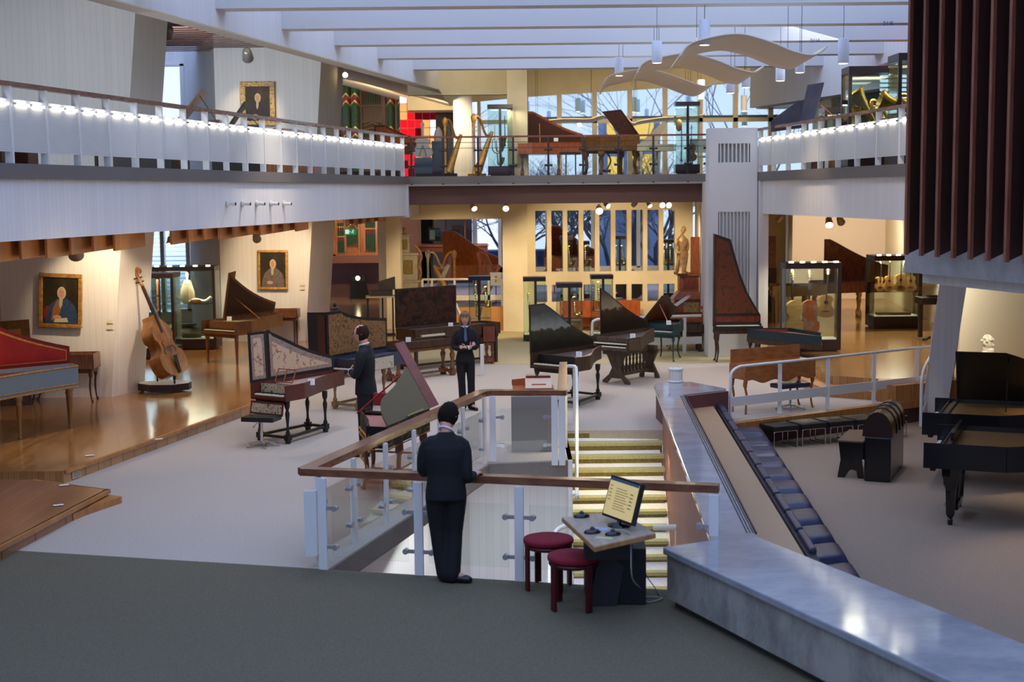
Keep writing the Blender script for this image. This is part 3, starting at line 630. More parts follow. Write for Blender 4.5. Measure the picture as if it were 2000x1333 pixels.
def landscape(name,sky,land,dark,zm,zs,zdir=2,scale=5):
    """painted landscape: broken land line under a clouded sky, drawn in the object's own z"""
    M=bpy.data.materials.new(name); M.use_nodes=True; nt=M.node_tree; N=nt.nodes; L=nt.links; b=N['Principled BSDF']; b.inputs['Roughness'].default_value=.5; b.inputs['Specular IOR Level'].default_value=.25
    tc=N.new('ShaderNodeTexCoord'); sp=N.new('ShaderNodeSeparateXYZ'); L.new(tc.outputs['Object'],sp.inputs[0])
    n=N.new('ShaderNodeTexNoise'); n.inputs['Scale'].default_value=scale; n.inputs['Detail'].default_value=7; n.inputs['Roughness'].default_value=.7; L.new(tc.outputs['Object'],n.inputs[0])
    def mt(op,a,c):
        q=N.new('ShaderNodeMath'); q.operation=op
        for i,x in enumerate((a,c)):
            if isinstance(x,(int,float)): q.inputs[i].default_value=x
            else: L.new(x,q.inputs[i])
        return q.outputs[0]
    h=mt('ADD',mt('DIVIDE',mt('SUBTRACT',sp.outputs[zdir],zm),zs),mt('MULTIPLY',mt('SUBTRACT',n.outputs[0],.5),.55))
    r=N.new('ShaderNodeValToRGB'); e=r.color_ramp.elements
    e[0].position=0; e[0].color=lin(dark); e[1].position=.46; e[1].color=lin(land)
    q=e.new(.52); q.color=lin(sky); q=e.new(1.0); q.color=lin([int(x*.55) for x in sky])
    L.new(h,r.inputs[0]); L.new(r.outputs[0],b.inputs[0]); return M
def outl(L,W,tw,c=.22,n=12,straight=False,y0=0):
    pts=[(W,y0)]
    if straight: pts+=[(W,L)]
    else:
        P=[Vector((W,max(c*L,y0+.01))),Vector((W*.80,L*(c+.22))),Vector((tw+(W-tw)*.30,L*.62)),Vector((tw,L))]
        for i in range(n+1):
            t=i/n; a=(1-t)**3*P[0]+3*t*(1-t)**2*P[1]+3*t*t*(1-t)*P[2]+t**3*P[3]; pts.append((a.x,a.y))
    return [(0,y0)]+pts+[(0,L)]
def leg(t,x,y,z1,style,m_,z0=0,r=.03,name='leg'):
    b=MB(); h=z1-z0
    if style=='turned':
        b.lathe([(r*1.3,0),(r*1.5,.02),(r*1.6,.06),(r*.9,.10),(r*.9,.13),(r*1.3,.15),(r*.7,.20),(r*.65,h*.45),(r*1.1,h*.62),(r*1.25,h*.70),(r*.7,h*.78),(r*1.4,h*.86),(r*1.5,h)],(x,y,z0),10)
        b.box(x-r*1.5,x+r*1.5,y-r*1.5,y+r*1.5,z0+.05,z0+.13)
    elif style=='taper':
        b.add([(x-r*.5,y-r*.5,z0),(x+r*.5,y-r*.5,z0),(x+r*.5,y+r*.5,z0),(x-r*.5,y+r*.5,z0),(x-r,y-r,z1),(x+r,y-r,z1),(x+r,y+r,z1),(x-r,y+r,z1)],[(3,2,1,0),(4,5,6,7),(0,1,5,4),(1,2,6,5),(2,3,7,6),(3,0,4,7)])
    elif style=='fluted':
        b.lathe([(r*.5,0),(r*.7,.03),(r*.45,.05),(r*.6,.1),(r*1.0,h*.80),(r*1.25,h*.84),(r*.9,h*.88),(r*1.4,h*.93),(r*1.4,h)],(x,y,z0),12)
    elif style=='cab':
        sx=1 if x>.3 else -1; sy=1 if y>.5 else -1; k=.035
        b.tube(smooth([(x+sx*k*1.0,y+sy*k,z0+.01),(x+sx*k*.2,y+sy*k*.2,z0+h*.15),(x-sx*k*.3,y-sy*k*.3,z0+h*.45),(x+sx*k*.3,y+sy*k*.3,z0+h*.8),(x,y,z1)],4),[r*.75]*2+[r*.5]*5+[r*.6]*5+[r*1.1]*5,8)
    elif style=='piano':
        b.lathe([(.03,0),(.035,.06),(.02,.08),(.04,.1),(r*1.1,.13),(r*1.3,h*.6),(r*2.2,h*.85),(r*2.4,h)],(x,y,z0),6,smooth=False)
    elif style=='square': b.box(x-r,x+r,y-r,y+r,z0,z1)
    return b.build(name,m_,t)
def fit(a,b,c,z,sb=None):
    A,B,C=G(*a,z),G(*b,z),G(*c,z); d=(C-A); L=d.length; d.normalize(); rz=math.atan2(-d.x,d.y)
    W=abs((B-A).cross(d).z); return (A.x,A.y),rz,L,W
def keyboard_instrument(label,cat,loc,rz,L,W,zt,ch,M,tw=.22,c=.22,floor=0,lid=90,lidy=0,legs='turned',legm=None,flap=None,straight=False,lidW=None,prop=None,desk=None,stretch=True,name='harpsichord',keys=True,group=None,lidout=None,lidL=None,band=None,legpos=None,front_panel=None,lidin_border=.05,legr=.03,manuals=1):
    """M: dict case, inner, lidin; local frame: spine on x=0, keyboard at y=0 facing -y"""
    t=thing(name,label,cat,(loc[0],loc[1],floor),rz,group)
    zt=zt-floor; zb=zt-ch; th=.018; case=M['case']
    O=outl(L,W,tw,c,straight=straight)
    ring=O[1:]  # from (W,0) round to (0,L)
    b=MB()
    b.slab(O,zb,zb+.02)
    segs=[(O[i],O[(i+1)%len(O)]) for i in range(1,len(O))]
    for p,q in segs:
        b.bar((p[0],p[1],(zb+zt)/2),(q[0],q[1],(zb+zt)/2),th,ch)
    ky=.20 if keys else 0
    if keys: b.box(0,W,0,.03,zb,zb+ch*.22)
    else: b.box(0,W,-.005,.013,zb,zt)
    b.build('case',case,t)
    b=MB(); I=outl(L-.02,W-.03,max(tw-.02,.05),c,straight=straight,y0=ky+.01); b.slab([(p[0]+.01,p[1]) for p in I],zt-.075,zt-.06); b.build('soundboard',M['inner'],t)
    if keys:
        for kk in range(manuals):
            kz=zb+ch*.35+.055*kk; y0=.02+.06*kk
            b=MB(); nk=int((W-.1)/.0235)
            for i in range(nk): x=.05+i*(W-.1)/nk; b.box(x,x+(W-.1)/nk-.0018,y0,y0+.14,kz-.02,kz)
            kb=b.build('keyboard',IVORY,t)
            b=MB()
            for i in range(nk):
                if i%7 in(0,1,3,4,5): x=.05+(i+.72)*(W-.1)/nk; b.box(x,x+.011,y0+.05,y0+.14,kz,kz+.01)
            b.build('sharp_keys',EBONY,kb)
        b=MB(); b.box(.015,W-.015,ky-.005,ky+.01,zb+ch*.35,zt-.02); b.build('nameboard',M.get('name',M['inner']),t)
        b=MB(); b.box(.02,W-.02,ky+.06,ky+.11,zt-.06,zt-.025); b.build('jack_rail',M.get('rail',case),t)
    # lid
    if lid is not None:
        a=math.radians(lid); ca_,sa_=math.cos(a),math.sin(a); lw=lidW or W
        def T(x,y,o=0): return (x*ca_-o*sa_,y,zt+x*sa_+o*ca_)
        LO=outl(lidL or L,lw,tw*lw/W,c,straight=straight,y0=lidy)
        n=len(LO); P=[T(x,y) for x,y in LO]; ex=Vector((-sa_,0,ca_))*.016
        ld=MB().prism(P,ex).build('lid',lidout or case,t)
        bd=lidin_border
        if bd is not None:
            cx=sum(p[0] for p in LO)/n; cy=sum(p[1] for p in LO)/n
            def ins(p):
                x=min(max(p[0],0),lw); y=p[1]
                sx=1-bd/max(.12,lw*.35); sy=1-bd/max(.3,(L-lidy)*.5)
                return (max(bd*.7,x-bd if x>bd*2 else x+bd*.0+bd), cy+(y-cy)*sy)
            LI=[(bd,lidy+bd)]+[(max(p[0]-bd,bd*1.05),max(min(p[1]-bd*.3 if i>1 else p[1]+bd,(lidL or L)-bd),lidy+bd)) for i,p in enumerate(LO[1:-1])]+[(bd,(lidL or L)-bd)]
            if 'border' in M:
                MB().prism([T(x,y,-.001) for x,y in LI],Vector((sa_,0,-ca_))*.003).build('paper_border',M['border'],ld); bd=bd+M.get('bw',.055); LI=[(bd,lidy+bd)]+[(max(p[0]-bd,bd*1.05),max(min(p[1]-bd*.9 if i>1 else p[1]+bd,(lidL or L)-bd),lidy+bd)) for i,p in enumerate(LO[1:-1])]+[(bd,(lidL or L)-bd)]
            MB().prism([T(x,y,-.001) for x,y in LI],Vector((sa_,0,-ca_))*.0055).build('lid_painting',M['lidin'],ld)
        if flap:   # front flap: (y0,y1,extra angle,material inner)
            y0,y1,fa,fm=flap
            b=MB(); F=math.radians(fa); 
            q=[(0,y1),(lw,y1),(lw,y1-(y1-y0)*math.cos(F)),(0,y1-(y1-y0)*math.cos(F))]
            off=(y1-y0)*math.sin(F)
            P=[T(0,y1),T(lw,y1),T(lw,q[2][1],off),T(0,q[3][1],off)]
            fl=b.prism(P,ex).build('lid_flap',lidout or case,t)
            if fm:
                e2=Vector((sa_,0,-ca_))*.004; k=.05 if 'border' not in M else .09
                if 'border' in M: q_=.04; MB().prism([T(q_,y1-q_,-.001),T(lw-q_,y1-q_,-.001),T(lw-q_,q[2][1]+q_,off-.001),T(q_,q[3][1]+q_,off-.001)],e2*.6).build('paper_border',M['border'],fl)
                P=[T(k,y1-k,-.001),T(lw-k,y1-k,-.001),T(lw-k,q[2][1]+k,off-.001),T(k,q[3][1]+k,off-.001)]
                MB().prism(P,e2).build('lid_painting',fm,fl)
        if prop:
            px,py,pl=prop; s=T(px,py); e=(pl,py+.02,zt-.02); b=MB(); b.bar(s,e,.018,.012); b.build('prop_stick',M.get('prop',case),t)
    if desk:
        dx,dy=desk; b=MB(); w_=.34; h_=.2; R0=Matrix.Rotation(math.radians(-60),3,'X')
        def Q(x,z): return Vector((dx+x,dy,zt))+Matrix.Rotation(math.radians(-25),3,'X')@Vector((x*0,0,z))
        for x in(0,w_/2,w_): b.bar(Q(x,0),Q(x,h_),.014,.01,(0,1,0))
        for z in(0,h_): b.bar(Q(0,z),Q(w_,z),.014,.01,(0,1,0))
        b.build('music_desk',CHER,t)
    if front_panel:
        b=MB(); b.prism([(.01,-.02,zb-.02),(W*.97,-.02,zb-.02),(W*.97,-.05,zb-.21),(.01,-.05,zb-.21)],(0,.012,0)); fp=b.build('drop_panel',case,t)
        b=MB(); b.prism([(.04,-.027,zb-.05),(W*.97-.03,-.027,zb-.05),(W*.97-.03,-.05,zb-.18),(.04,-.05,zb-.18)],(0,.004,0)); b.build('panel_print',front_panel,fp)
    legm=legm or case
    if legs:
        LP=legpos or [(.06,.10),(W-.06,.10),(W-.10 if straight else W*.62,L*.62 if not straight else L-.1),(.06,L*.62 if not straight else L-.1)]
        for x,y in LP: leg(t,x,y,zb,legs,legm,r=legr)
        if stretch and len(LP)>=4:
            b=MB(); z=.09
            (x0,y0),(x1,y1),(x2,y2),(x3,y3)=LP[:4]
            b.bar((x0,y0,z),(x1,y1,z),.05,.035); b.bar((x1,y1,z),(x2,y2,z),.05,.035); b.bar((x2,y2,z),(x3,y3,z),.05,.035); b.bar((x3,y3,z),(x0,y0,z),.05,.035)
            b.build('stretcher',legm,t)
        b=MB(); b.box(LP[0][0]-.03,LP[1][0]+.03,.06,.12,zb-.06,zb-.001); b.build('stand_rail',legm,t)
    return t
def card(t,x,y,z,label,rz=0,ang=30):
    """small printed card standing on an instrument (world coordinates from the instrument's own frame)"""
    p=Matrix.Rotation(t.rotation_euler.z,3,'Z')@Vector((x,y,0)); L=t.location
    o=thing('label_card',label,'card',(L.x+p.x,L.y+p.y,L.z+z),0,None)
    b=MB(); b.prism([(-.05,0,0),(.05,0,0),(.05,.03,.09),(-.05,.03,.09)],(0,.003,0)); b.build('card_face',CARDM,o)
    b=MB()
    for i,w_ in enumerate((.06,.07,.05)): b.prism([(-.035,-.001+.0087*(i+.6),.026*(i+.6)),(-.035+w_,-.001+.0087*(i+.6),.026*(i+.6)),(-.035+w_,-.001+.0087*(i+.75),.026*(i+.75)),(-.035,-.001+.0087*(i+.75),.026*(i+.75))],(0,.001,0))
    b.build('printed_lines',mat('grey_ink',(120,118,116),.7),o); return o
# --- 1 harpsichord with printed paper and flowers
FLOR=painted('printed_flower_paper',[(208,178,144),(212,184,150),(188,112,92),(78,84,58),(208,178,146)],13,[.30,.55,.595,.635,.665])
PRNT=painted('block_printed_paper',[(40,34,30),(176,160,136),(206,192,166),(60,50,44)],30,[.36,.47,.55,.62])
PINK=mat('pink_soundboard',(176,150,138),.6,c2=(160,124,112),scale=12)
BOX=mat('maroon_worn_case',(78,36,28),.4,c2=(98,46,34),scale=5)
LBLK=mat('black_border',(30,27,26),.45)
(l,rz,L,W)=fit((490,749),(556,755),(652,722),.86)
k=keyboard_instrument('black framed harpsichord with open lid lined in flowered paper and maroon case sides','harpsichord',l,rz,L,W,.86,.23,dict(case=BOX,inner=PINK,lidin=FLOR,name=PRNT,border=painted('rose_grey_printed_border',[(150,124,110),(176,150,132),(126,106,98)],26,[.38,.5,.6])),tw=.20,lid=92,lidy=.38,lidout=LBLK,flap=(.0,.36,0,FLOR),desk=(.18,.32),legm=BLKM,front_panel=PRNT,legr=.028,lidW=.74)
card(k,.62,.62,.80,'small white label card lying on the flowered harpsichord')
# --- 2 harpsichord with brown floral lid, blue case with cream side
BLUE=mat('slate_blue_paint',(50,62,84),.5); CRMP=painted('cream_painted_side',[(196,184,156),(206,194,168),(150,130,100)],8,[.3,.6,.68])
BRFL=painted('brown_floral_lid_painting',[(92,56,34),(150,106,64),(166,122,76),(70,60,40)],14,[.34,.46,.54,.62])
(l,rz,L,W)=fit((640,701),(672,709),(757,681),.86)
k=keyboard_instrument('harpsichord with brown floral painted lid, blue front and cream painted side behind the balding man','harpsichord',l,rz,L,W,.86,.24,dict(case=BLUE,inner=mat('dark_wood_soundboard',(70,58,66),.5),lidin=BRFL),tw=.42,lid=91,lidy=.0,lidout=LBLK,legm=mat('ochre_carved_wood',(136,112,76),.5),lidW=.78,flap=(-.32,.0,72,mat('dull_red_brown_panel',(84,46,32),.5)),legr=.03)
b=MB(); b.box(W+.008,W+.014,.02,L*.6,.64,.84); b.build('painted_side',CRMP,k)
b=MB(); b.ball((.1,.1,1.70),.045,1,2.4,.7,8,6); b.ball((.1,.1,1.76),.03,1,1,1.4,8,6); b.build('carved_crest',BLKM,k)
card(k,.45,.30,.80,'small white label card on the blue fronted harpsichord')
# --- 3 large virginal with dark battle painting lid
BATT=painted('dark_battle_painting',[(20,16,14),(44,32,24),(78,44,30),(24,22,22),(88,92,98)],3.2,[.30,.44,.52,.60,.74])
def virginal(label,cat,pl,pr,z,depth,ch,case,inner,lidm,lidh,lidx=(0,1),legs='turned',legm=None,floor=0,ang=95,legr=.03,name='virginal',stretch=True,keyx=None,lidout=None,legz=None):
    """rectangular instrument: back edge runs between world points pl, pr (left/right), keyboard side faces the viewer"""
    t=thing(name,label,cat,(pl.x,pl.y,floor),math.atan2(pr.y-pl.y,pr.x-pl.x)); Lx=(Vector((pr.x,pr.y))-Vector((pl.x,pl.y))).length; zt=z-floor; zb=zt-ch
    b=MB(); b.box(0,Lx,-depth,0,zb,zb+.02); b.box(0,Lx,-.02,0,zb,zt); b.box(0,.02,-depth,0,zb,zt); b.box(Lx-.02,Lx,-depth,0,zb,zt); b.box(.0,Lx,-depth,-depth+.02,zb,zt-.0 if keyx is None else zt)
    b.build('case',case,t,bevel=.004)
    b=MB(); b.box(.02,Lx-.02,-depth+.02,-.02,zt-.06,zt-.045); b.build('soundboard',inner,t)
    if keyx:
        b=MB(); nk=int((keyx[1]-keyx[0])/.024)
        for i in range(nk): x=keyx[0]+.024*i; b.box(x,x+.022,-depth-.06,-depth+.03,zb+ch*.35,zb+ch*.5)
        b.build('keyboard',IVORY,t)
    if lidm:
        a=math.radians(ang); x0,x1=lidx[0]*Lx,lidx[1]*Lx
        T=lambda x,h,o=0:(x,-h*math.cos(a)*1+o*math.sin(a),zt+h*math.sin(a))
        ld=MB().prism([T(x0,0),T(x1,0),T(x1,lidh),T(x0,lidh)],(0,.016,0)).build('lid',lidout or case,t)
        MB().prism([T(x0+.03,.03,-.002),T(x1-.03,.03,-.002),T(x1-.03,lidh-.03,-.002),T(x0+.03,lidh-.03,-.002)],(0,-.003,0)).build('lid_painting',lidm,ld)
    if legs:
        for x in(.08,Lx-.08):
            for y in(-.07,-depth+.07): leg(t,x,y,zb,legs,legm or case,r=legr)
        if stretch:
            b=MB(); z_=.09; b.bar((.08,-depth/2,z_),(Lx-.08,-depth/2,z_),.05,.04); b.bar((.08,-.07,z_),(.08,-depth+.07,z_),.05,.04); b.bar((Lx-.08,-.07,z_),(Lx-.08,-depth+.07,z_),.05,.04); b.build('stretcher',legm or case,t)
        b=MB(); b.box(.04,Lx-.04,-depth+.03,-.03,zb-.06,zb-.001); b.build('stand_rail',legm or case,t)
    return t
A,B=G(773,641,.86),G(940,626,.86)
k=virginal('long dark walnut virginal with a raised lid showing a dark battle painting','virginal',A,B,.86,.62,.24,WALD,mat('dark_wood_soundboard',(70,58,66),.5),BATT,.80,(0,.70),legs='square',legm=WALD,ang=90,keyx=(.15,.75),lidout=LBLK)
card(k,1.3,-.2,.80,'small white label card on the virginal with the battle painting')
A,B=G(748,668,.76),G(866,656,.76)
k=virginal('low dark clavichord on a heavy brown stand in front of the battle painting virginal','clavichord',A,B,.76,.42,.15,WALD,mat('dark_grey_wood',(84,72,70),.5),None,0,legs='turned',legm=WALN,legr=.045,name='clavichord')
card(k,.55,-.1,.72,'small white label card on the low dark clavichord')
# --- 4 chinoiserie harpsichord with maroon flap
GRN=painted('green_gold_chinoiserie',[(36,46,44),(48,58,54),(42,52,48),(140,128,70),(44,54,48)],7,[.30,.50,.58,.64,.70],(1,1,1.6))
BGL=painted('black_gold_lacquer',[(16,16,14),(24,22,18),(150,110,50),(20,18,16)],9,[.3,.56,.62,.67])
MARO=wood('maroon_painted_board',(104,48,54),(120,58,64),4,.3,(6,1,1))
(l,rz,L,W)=fit((838,799),(780,790),(757,833),.88)
k=keyboard_instrument('black and gold lacquered harpsichord with green chinoiserie lid and long maroon flap','harpsichord',l,rz,1.45,.80,.88,.26,dict(case=BGL,inner=mat('pink_wood',(176,120,108),.5),lidin=GRN,prop=mat('red_stick',(150,26,26),.4),name=MARO),tw=.24,lid=None,lidy=0,legs='cab',legm=mat('red_gold_carved_legs',(120,66,36),.4,.2),legr=.05)
a_=math.radians(60); T4=lambda x,y,o=0:(x*math.cos(a_)-o*math.sin(a_),y,.88+x*math.sin(a_)+o*math.cos(a_)); e4=Vector((-math.sin(a_),0,math.cos(a_)))
LQ=[(0,0),(.60,0)]+[(p.x,p.y) for p in smooth([(.60,0,0),(.52,.30,0),(.43,.62,0),(.37,.95,0),(.30,1.22,0),(.16,1.38,0),(.0,1.42,0)],4)[1:]]
ld=MB().prism([T4(x,y) for x,y in LQ],e4*.016).build('lid',mat('olive_brown_lid_back',(90,84,60),.5),k)
MB().prism([T4(max(x-.02,.02),min(max(y,.02),1.40),-.001) for x,y in LQ],e4*-.004).build('lid_painting',GRN,ld)
MB().prism([T4(0,-.32),T4(.94,-.32),T4(.94,-.01),T4(0,-.01)],e4*.018).build('lid_flap',MARO,k,label='long maroon painted lid flap')
b=MB(); b.bar(T4(.02,.25,-.01),T4(.02,.8,-.01),.02,.09,e4); b.build('hinge_strap',mat('worn_gilt_strap',(150,140,90),.4,.4),ld)
b=MB(); b.bar(T4(.56,.05,-.01),(.80,.45,.86),.016,.016); b.build('prop_stick',MATS['red_stick'],k)
b=MB()
for z in(.60,.66,.30): b.tube([(x,y,z) for x,y in outl(1.46,.82,.26)],.014,6,closed=True)
b.build('gilt_moulding',GOLD,k)
b=MB(); b.box(.1,.75,-.02,.02,.90,1.06); b.build('red_music_desk',mat('red_paint',(150,40,30),.4),k)
# --- 5 walnut harpsichord on the left platform
WALG=painted('walnut_with_banding',[(104,70,44),(128,90,58),(112,76,48)],5)
(l,rz,L,W)=fit((393,626),(440,632),(536,611),1.03)
k=keyboard_instrument('walnut harpsichord with double folded lid propped open beside the glass cases on the left','harpsichord',l,rz,L,W,1.03,.28,dict(case=WALN,inner=mat('pale_olive_soundboard',(140,130,96),.5),lidin=mat('dark_brown_lid_lining',(66,40,26),.4),prop=CHER,name=WALG),tw=.24,floor=.16,lid=78,lidy=.62,lidout=WALN,legs='taper',flap=(.28,.62,160,None),prop=(.42,.9,.80),stretch=False,legr=.032,lidin_border=.05)
card(k,.30,.50,.83,'small white label card on the walnut harpsichord on the platform')
# --- 6 small square piano under the far portrait
k=virginal('small square piano on dark tapered legs under the portrait on the far left pillar','square piano',Vector((-5.95,33.2,0)),Vector((-4.95,33.2,0)),.96,.5,.2,WALN,WALD,None,0,legs='taper',legm=WALD,floor=.16,name='square_piano',stretch=False)
# --- 7 pale blue and red harpsichord, left edge
PBL=mat('pale_blue_grey_paint',(128,146,150),.45); RED=mat('red_lid_lining',(140,24,18),.42,c2=(158,32,22),scale=4)
C=Vector((-6.68,21.34)); dd=Vector((.75,.66)).normalized(); L=2.2; a=C-dd*L
k=keyboard_instrument('pale blue and gilt harpsichord with an open red lid on fluted gold legs','harpsichord',(a.x,a.y),math.atan2(-dd.x,dd.y),L,.92,1.10,.33,dict(case=PBL,inner=mat('red_inside',(120,30,22),.5),lidin=RED,name=PBL,border=GOLD,bw=.014),tw=.26,floor=.16,lid=88,lidy=0,lidout=mat('red_lid_edge',(120,20,16),.4),legs='fluted',legm=mat('dull_gilt_leg',(150,116,70),.4,.4),stretch=False,legr=.04,lidin_border=.05,legpos=[(.08,.1),(.84,.1),(.28,2.05),(.08,2.12),(.7,1.1)])
b=MB()
O=outl(2.2,.92,.26)
for z in(.61,.66,.92): b.tube([(x+(.012 if x>.1 else -.012),y,z) for x,y in O],.012,6,closed=True)
b.build('gilt_moulding',GOLD,k)
# --- 8 desk-like clavichord under the near portrait
k=virginal('small inlaid clavichord table with cabriole legs under the near portrait','clavichord',Vector((-8.15,24.15,0)),Vector((-7.05,24.2,0)),.97,.5,.26,WALN,WALD,None,0,legs='cab',legm=WALD,floor=.16,name='clavichord',stretch=False)
# --- 9 and 10 Flemish harpsichords with landscape lids
LS1=landscape('grey_green_landscape',(150,154,140),(66,64,48),(34,28,22),.98,.55)
LS2=landscape('brown_landscape',(156,144,116),(74,54,38),(38,26,20),1.08,.60)
(l,rz,L,W)=fit((1036,692),(1113,701),(1160,674),.86)
k=keyboard_instrument('dark harpsichord with a grey-green landscape on its lid on turned black legs','harpsichord',l,rz,L,W,.86,.24,dict(case=WALD,inner=mat('dark_grey_wood',(84,72,70),.5),lidin=LS1,name=BLKM),tw=.16,lid=91,lidy=0,lidout=mat('olive_black_edge',(58,52,34),.5),legm=BLKM,lidW=.84,lidin_border=.025)
card(k,.62,.55,.80,'small white label card on the harpsichord with the grey-green landscape')
(l,rz,L,W)=fit((1149,657),(1220,663),(1264,641),.90)
k10=k=keyboard_instrument('carved brown harpsichord with a brown landscape on its lid on a balustered trestle stand','harpsichord',l,rz,L,W,.90,.26,dict(case=OAKD,inner=mat('dark_grey_wood',(84,72,70),.5),lidin=LS2,name=OAKD),tw=.16,lid=91,lidy=.40,lidout=mat('dark_lid_edge',(52,34,28),.5),legs=None,lidW=.88,lidin_border=.025,manuals=2)
b=MB(); b.box(.15,.75,.25,.33,.55,.64); b.box(.15,.6,1.35,1.43,.55,.64); b.bar((.42,.3,.58),(.38,1.4,.58),.12,.10); b.bar((.42,.3,.16),(.38,1.4,.16),.10,.06); b.build('carved_rail',OAKD,k)
for y,w in((.29,.62),(1.39,.46)):
    b=MB(); x=.42; b.prism([(x-w/2,y,.0),(x-w/2+.1,y,.0),(x-.12,y,.10),(x+.12,y,.10),(x+w/2-.1,y,0),(x+w/2,y,0),(x+w/2,y,.05),(x+.16,y,.17),(x+.09,y,.30),(x+.15,y,.42),(x+.22,y,.56),(x-.22,y,.56),(x-.15,y,.42),(x-.09,y,.30),(x-.16,y,.17),(x-w/2,y,.05)],(0,.05,0)); b.build('leg',OAKD,k,bevel=.01)
for i in range(8):
    y=.42+.12*i; leg(k,.415-.004*i,y,.54,'turned',OAKD,z0=.18,r=.020,name='baluster')
b=MB(); b.box(W+.008,W+.03,.03,.36,.67,.87); b.build('carved_panel',painted('carved_relief',[(50,38,30),(104,88,70),(60,46,36)],18),k)
card(k,.60,.60,.84,'small white label card on the harpsichord with the brown landscape')
# --- 11 teal spinet
TEAL=mat('teal_paint',(28,66,70),.4); TEALD=mat('dark_teal_marbled_paint',(24,44,52),.45,c2=(30,56,64),scale=10)
(l,rz,L,W)=fit((1252,631),(1297,637),(1322,621),.80)
k=keyboard_instrument('small teal spinet on teal cabriole legs with its brown lid propped open','spinet',l,rz,1.15,.80,.80,.24,dict(case=TEAL,inner=ORGW,lidin=mat('brown_lid_lining',(92,52,24),.4),name=TEAL,prop=mat('pink_stick',(196,150,130),.5)),tw=.35,lid=48,lidy=0,lidout=TEAL,legs='cab',prop=(.55,.15,.60),stretch=False,name='spinet',lidin_border=.02)
card(k,.62,.12,.78,'small white label card on the small teal spinet')
# --- 12 table piano behind the railing
k=virginal('square piano with orange interior and lid propped open behind the low white railing','square piano',Vector((3.55,32.9,0)),Vector((4.45,32.9,0)),.80,.6,.2,ORGW,mat('orange_soundboard',(196,120,56),.4),None,0,legs='cab',legm=WALN,name='square_piano',stretch=False)
b=MB(); b.prism([(.0,-.02,.82),(.55,-.02,1.20),(.55,-.6,1.20),(0,-.6,.82)],(0,0,.015)); b.build('lid',MAHO,k)
b=MB(); b.obox((.85,-.3,.95),(.28,.3,.02),Euler((0,-.6,0)).to_matrix()); b.build('lid_flap',ORGW,k)
k=virginal('long low brown instrument standing behind the low white railing','square piano',Vector((2.95,32.2,0)),Vector((4.3,32.2,0)),.62,.5,.2,WALD,WALD,None,0,legs='turned',legm=WALD,name='square_piano',stretch=False)
# --- 13 upright harpsichord
t=thing('upright_harpsichord','tall upright harpsichord with red-brown painted front in front of the white finned pillar','upright harpsichord',(4.27,29.9,0),0)
prof=[(0,0.72),(.98,.72),(.98,.98),(.86,1.18),(.70,1.46),(.56,1.82),(.44,2.22),(.34,2.58),(.0,2.70)]
P=[Vector((x,0,z)) for x,z in prof]
b=MB(); b.prism(P,(0,.22,0)); b.build('case',mat('dark_brown_case',(44,28,22),.45),t)
cx,cz=.36,1.5
inner=[(.03,1.02),(.92,1.02),(.80,1.20),(.64,1.48),(.50,1.84),(.38,2.24),(.29,2.52),(.03,2.63)]
b=MB(); b.prism([(x,-.004,z) for x,z in inner],(0,.01,0)); b.build('painted_front',painted('red_brown_flower_board',[(98,52,36),(116,64,44),(70,58,38),(108,58,40)],8,[.3,.52,.60,.68]),t)
b=MB(); b.box(-.02,1.0,-.20,.0,.68,.76); b.box(-.02,1.0,-.02,.02,.76,.80); b.build('key_case',mat('dark_brown_case',(44,28,22),.45),t)
b=MB()
for i in range(38): b.box(.04+.0235*i,.0618+.0235*i,-.17,-.04,.76,.775)
b.build('keyboard',IVORY,t)
b=MB(); b.box(.02,.96,-.005,.012,.84,.96); b.build('nameboard',MAHO,t)
b=MB(); b.box(.0,.98,-.18,.2,.60,.68); b.build('stand_rail',WALD,t)
for x in(.06,.92):
    for y in(-.14,.16): leg(t,x,y,.60,'cab',WALD,r=.035)
# --- 14 teal polygonal spinet
z14=.78
pts=[G(1460,641,z14),G(1479,645,z14),G(1604,657,z14),G(1604,650,z14),G(1543,641,z14)]
o0=pts[0]; t=thing('spinet','dark teal polygonal spinet open on top on brown turned legs beside the guitar case','spinet',(o0.x,o0.y,0),0)
Q=[(p.x-o0.x,p.y-o0.y) for p in pts]
b=MB(); b.slab(Q,z14-.22,z14-.20)
for i in range(len(Q)): p,q=Q[i],Q[(i+1)%len(Q)]; b.bar((p[0],p[1],z14-.09),(q[0],q[1],z14-.09),.02,.18)
b.build('case',TEALD,t)
b=MB()
for i in range(len(Q)): p,q=Q[i],Q[(i+1)%len(Q)]; b.bar((p[0],p[1],z14-.23),(q[0],q[1],z14-.23),.035,.10)
b.build('stand_rail',WALD,t)
cx=sum(p[0] for p in Q)/5; cy=sum(p[1] for p in Q)/5
b=MB(); b.slab([(cx+(p[0]-cx)*.95,cy+(p[1]-cy)*.95) for p in Q],z14-.08,z14-.07); b.build('soundboard',mat('rose_soundboard',(150,110,96),.5),t)
b=MB(); p,q=Q[0],Q[4]; b.bar((p[0]+.08,p[1]-.1,z14-.04),(q[0]*.9,q[1]-.18,z14-.04),.05,.04); b.build('jack_rail',mat('red_rail',(140,40,32),.5),t)
for x,y,z0 in((Q[0][0]+.04,Q[0][1]-.08,0),(Q[1][0]+.04,Q[1][1]+.06,0),(Q[2][0]*.55,Q[2][1]*.75+.1,.3),(Q[2][0]*.7,Q[2][1]*.75,.3)): leg(t,x,y,z14-.27,'turned',WALD,z0=z0,r=.03)
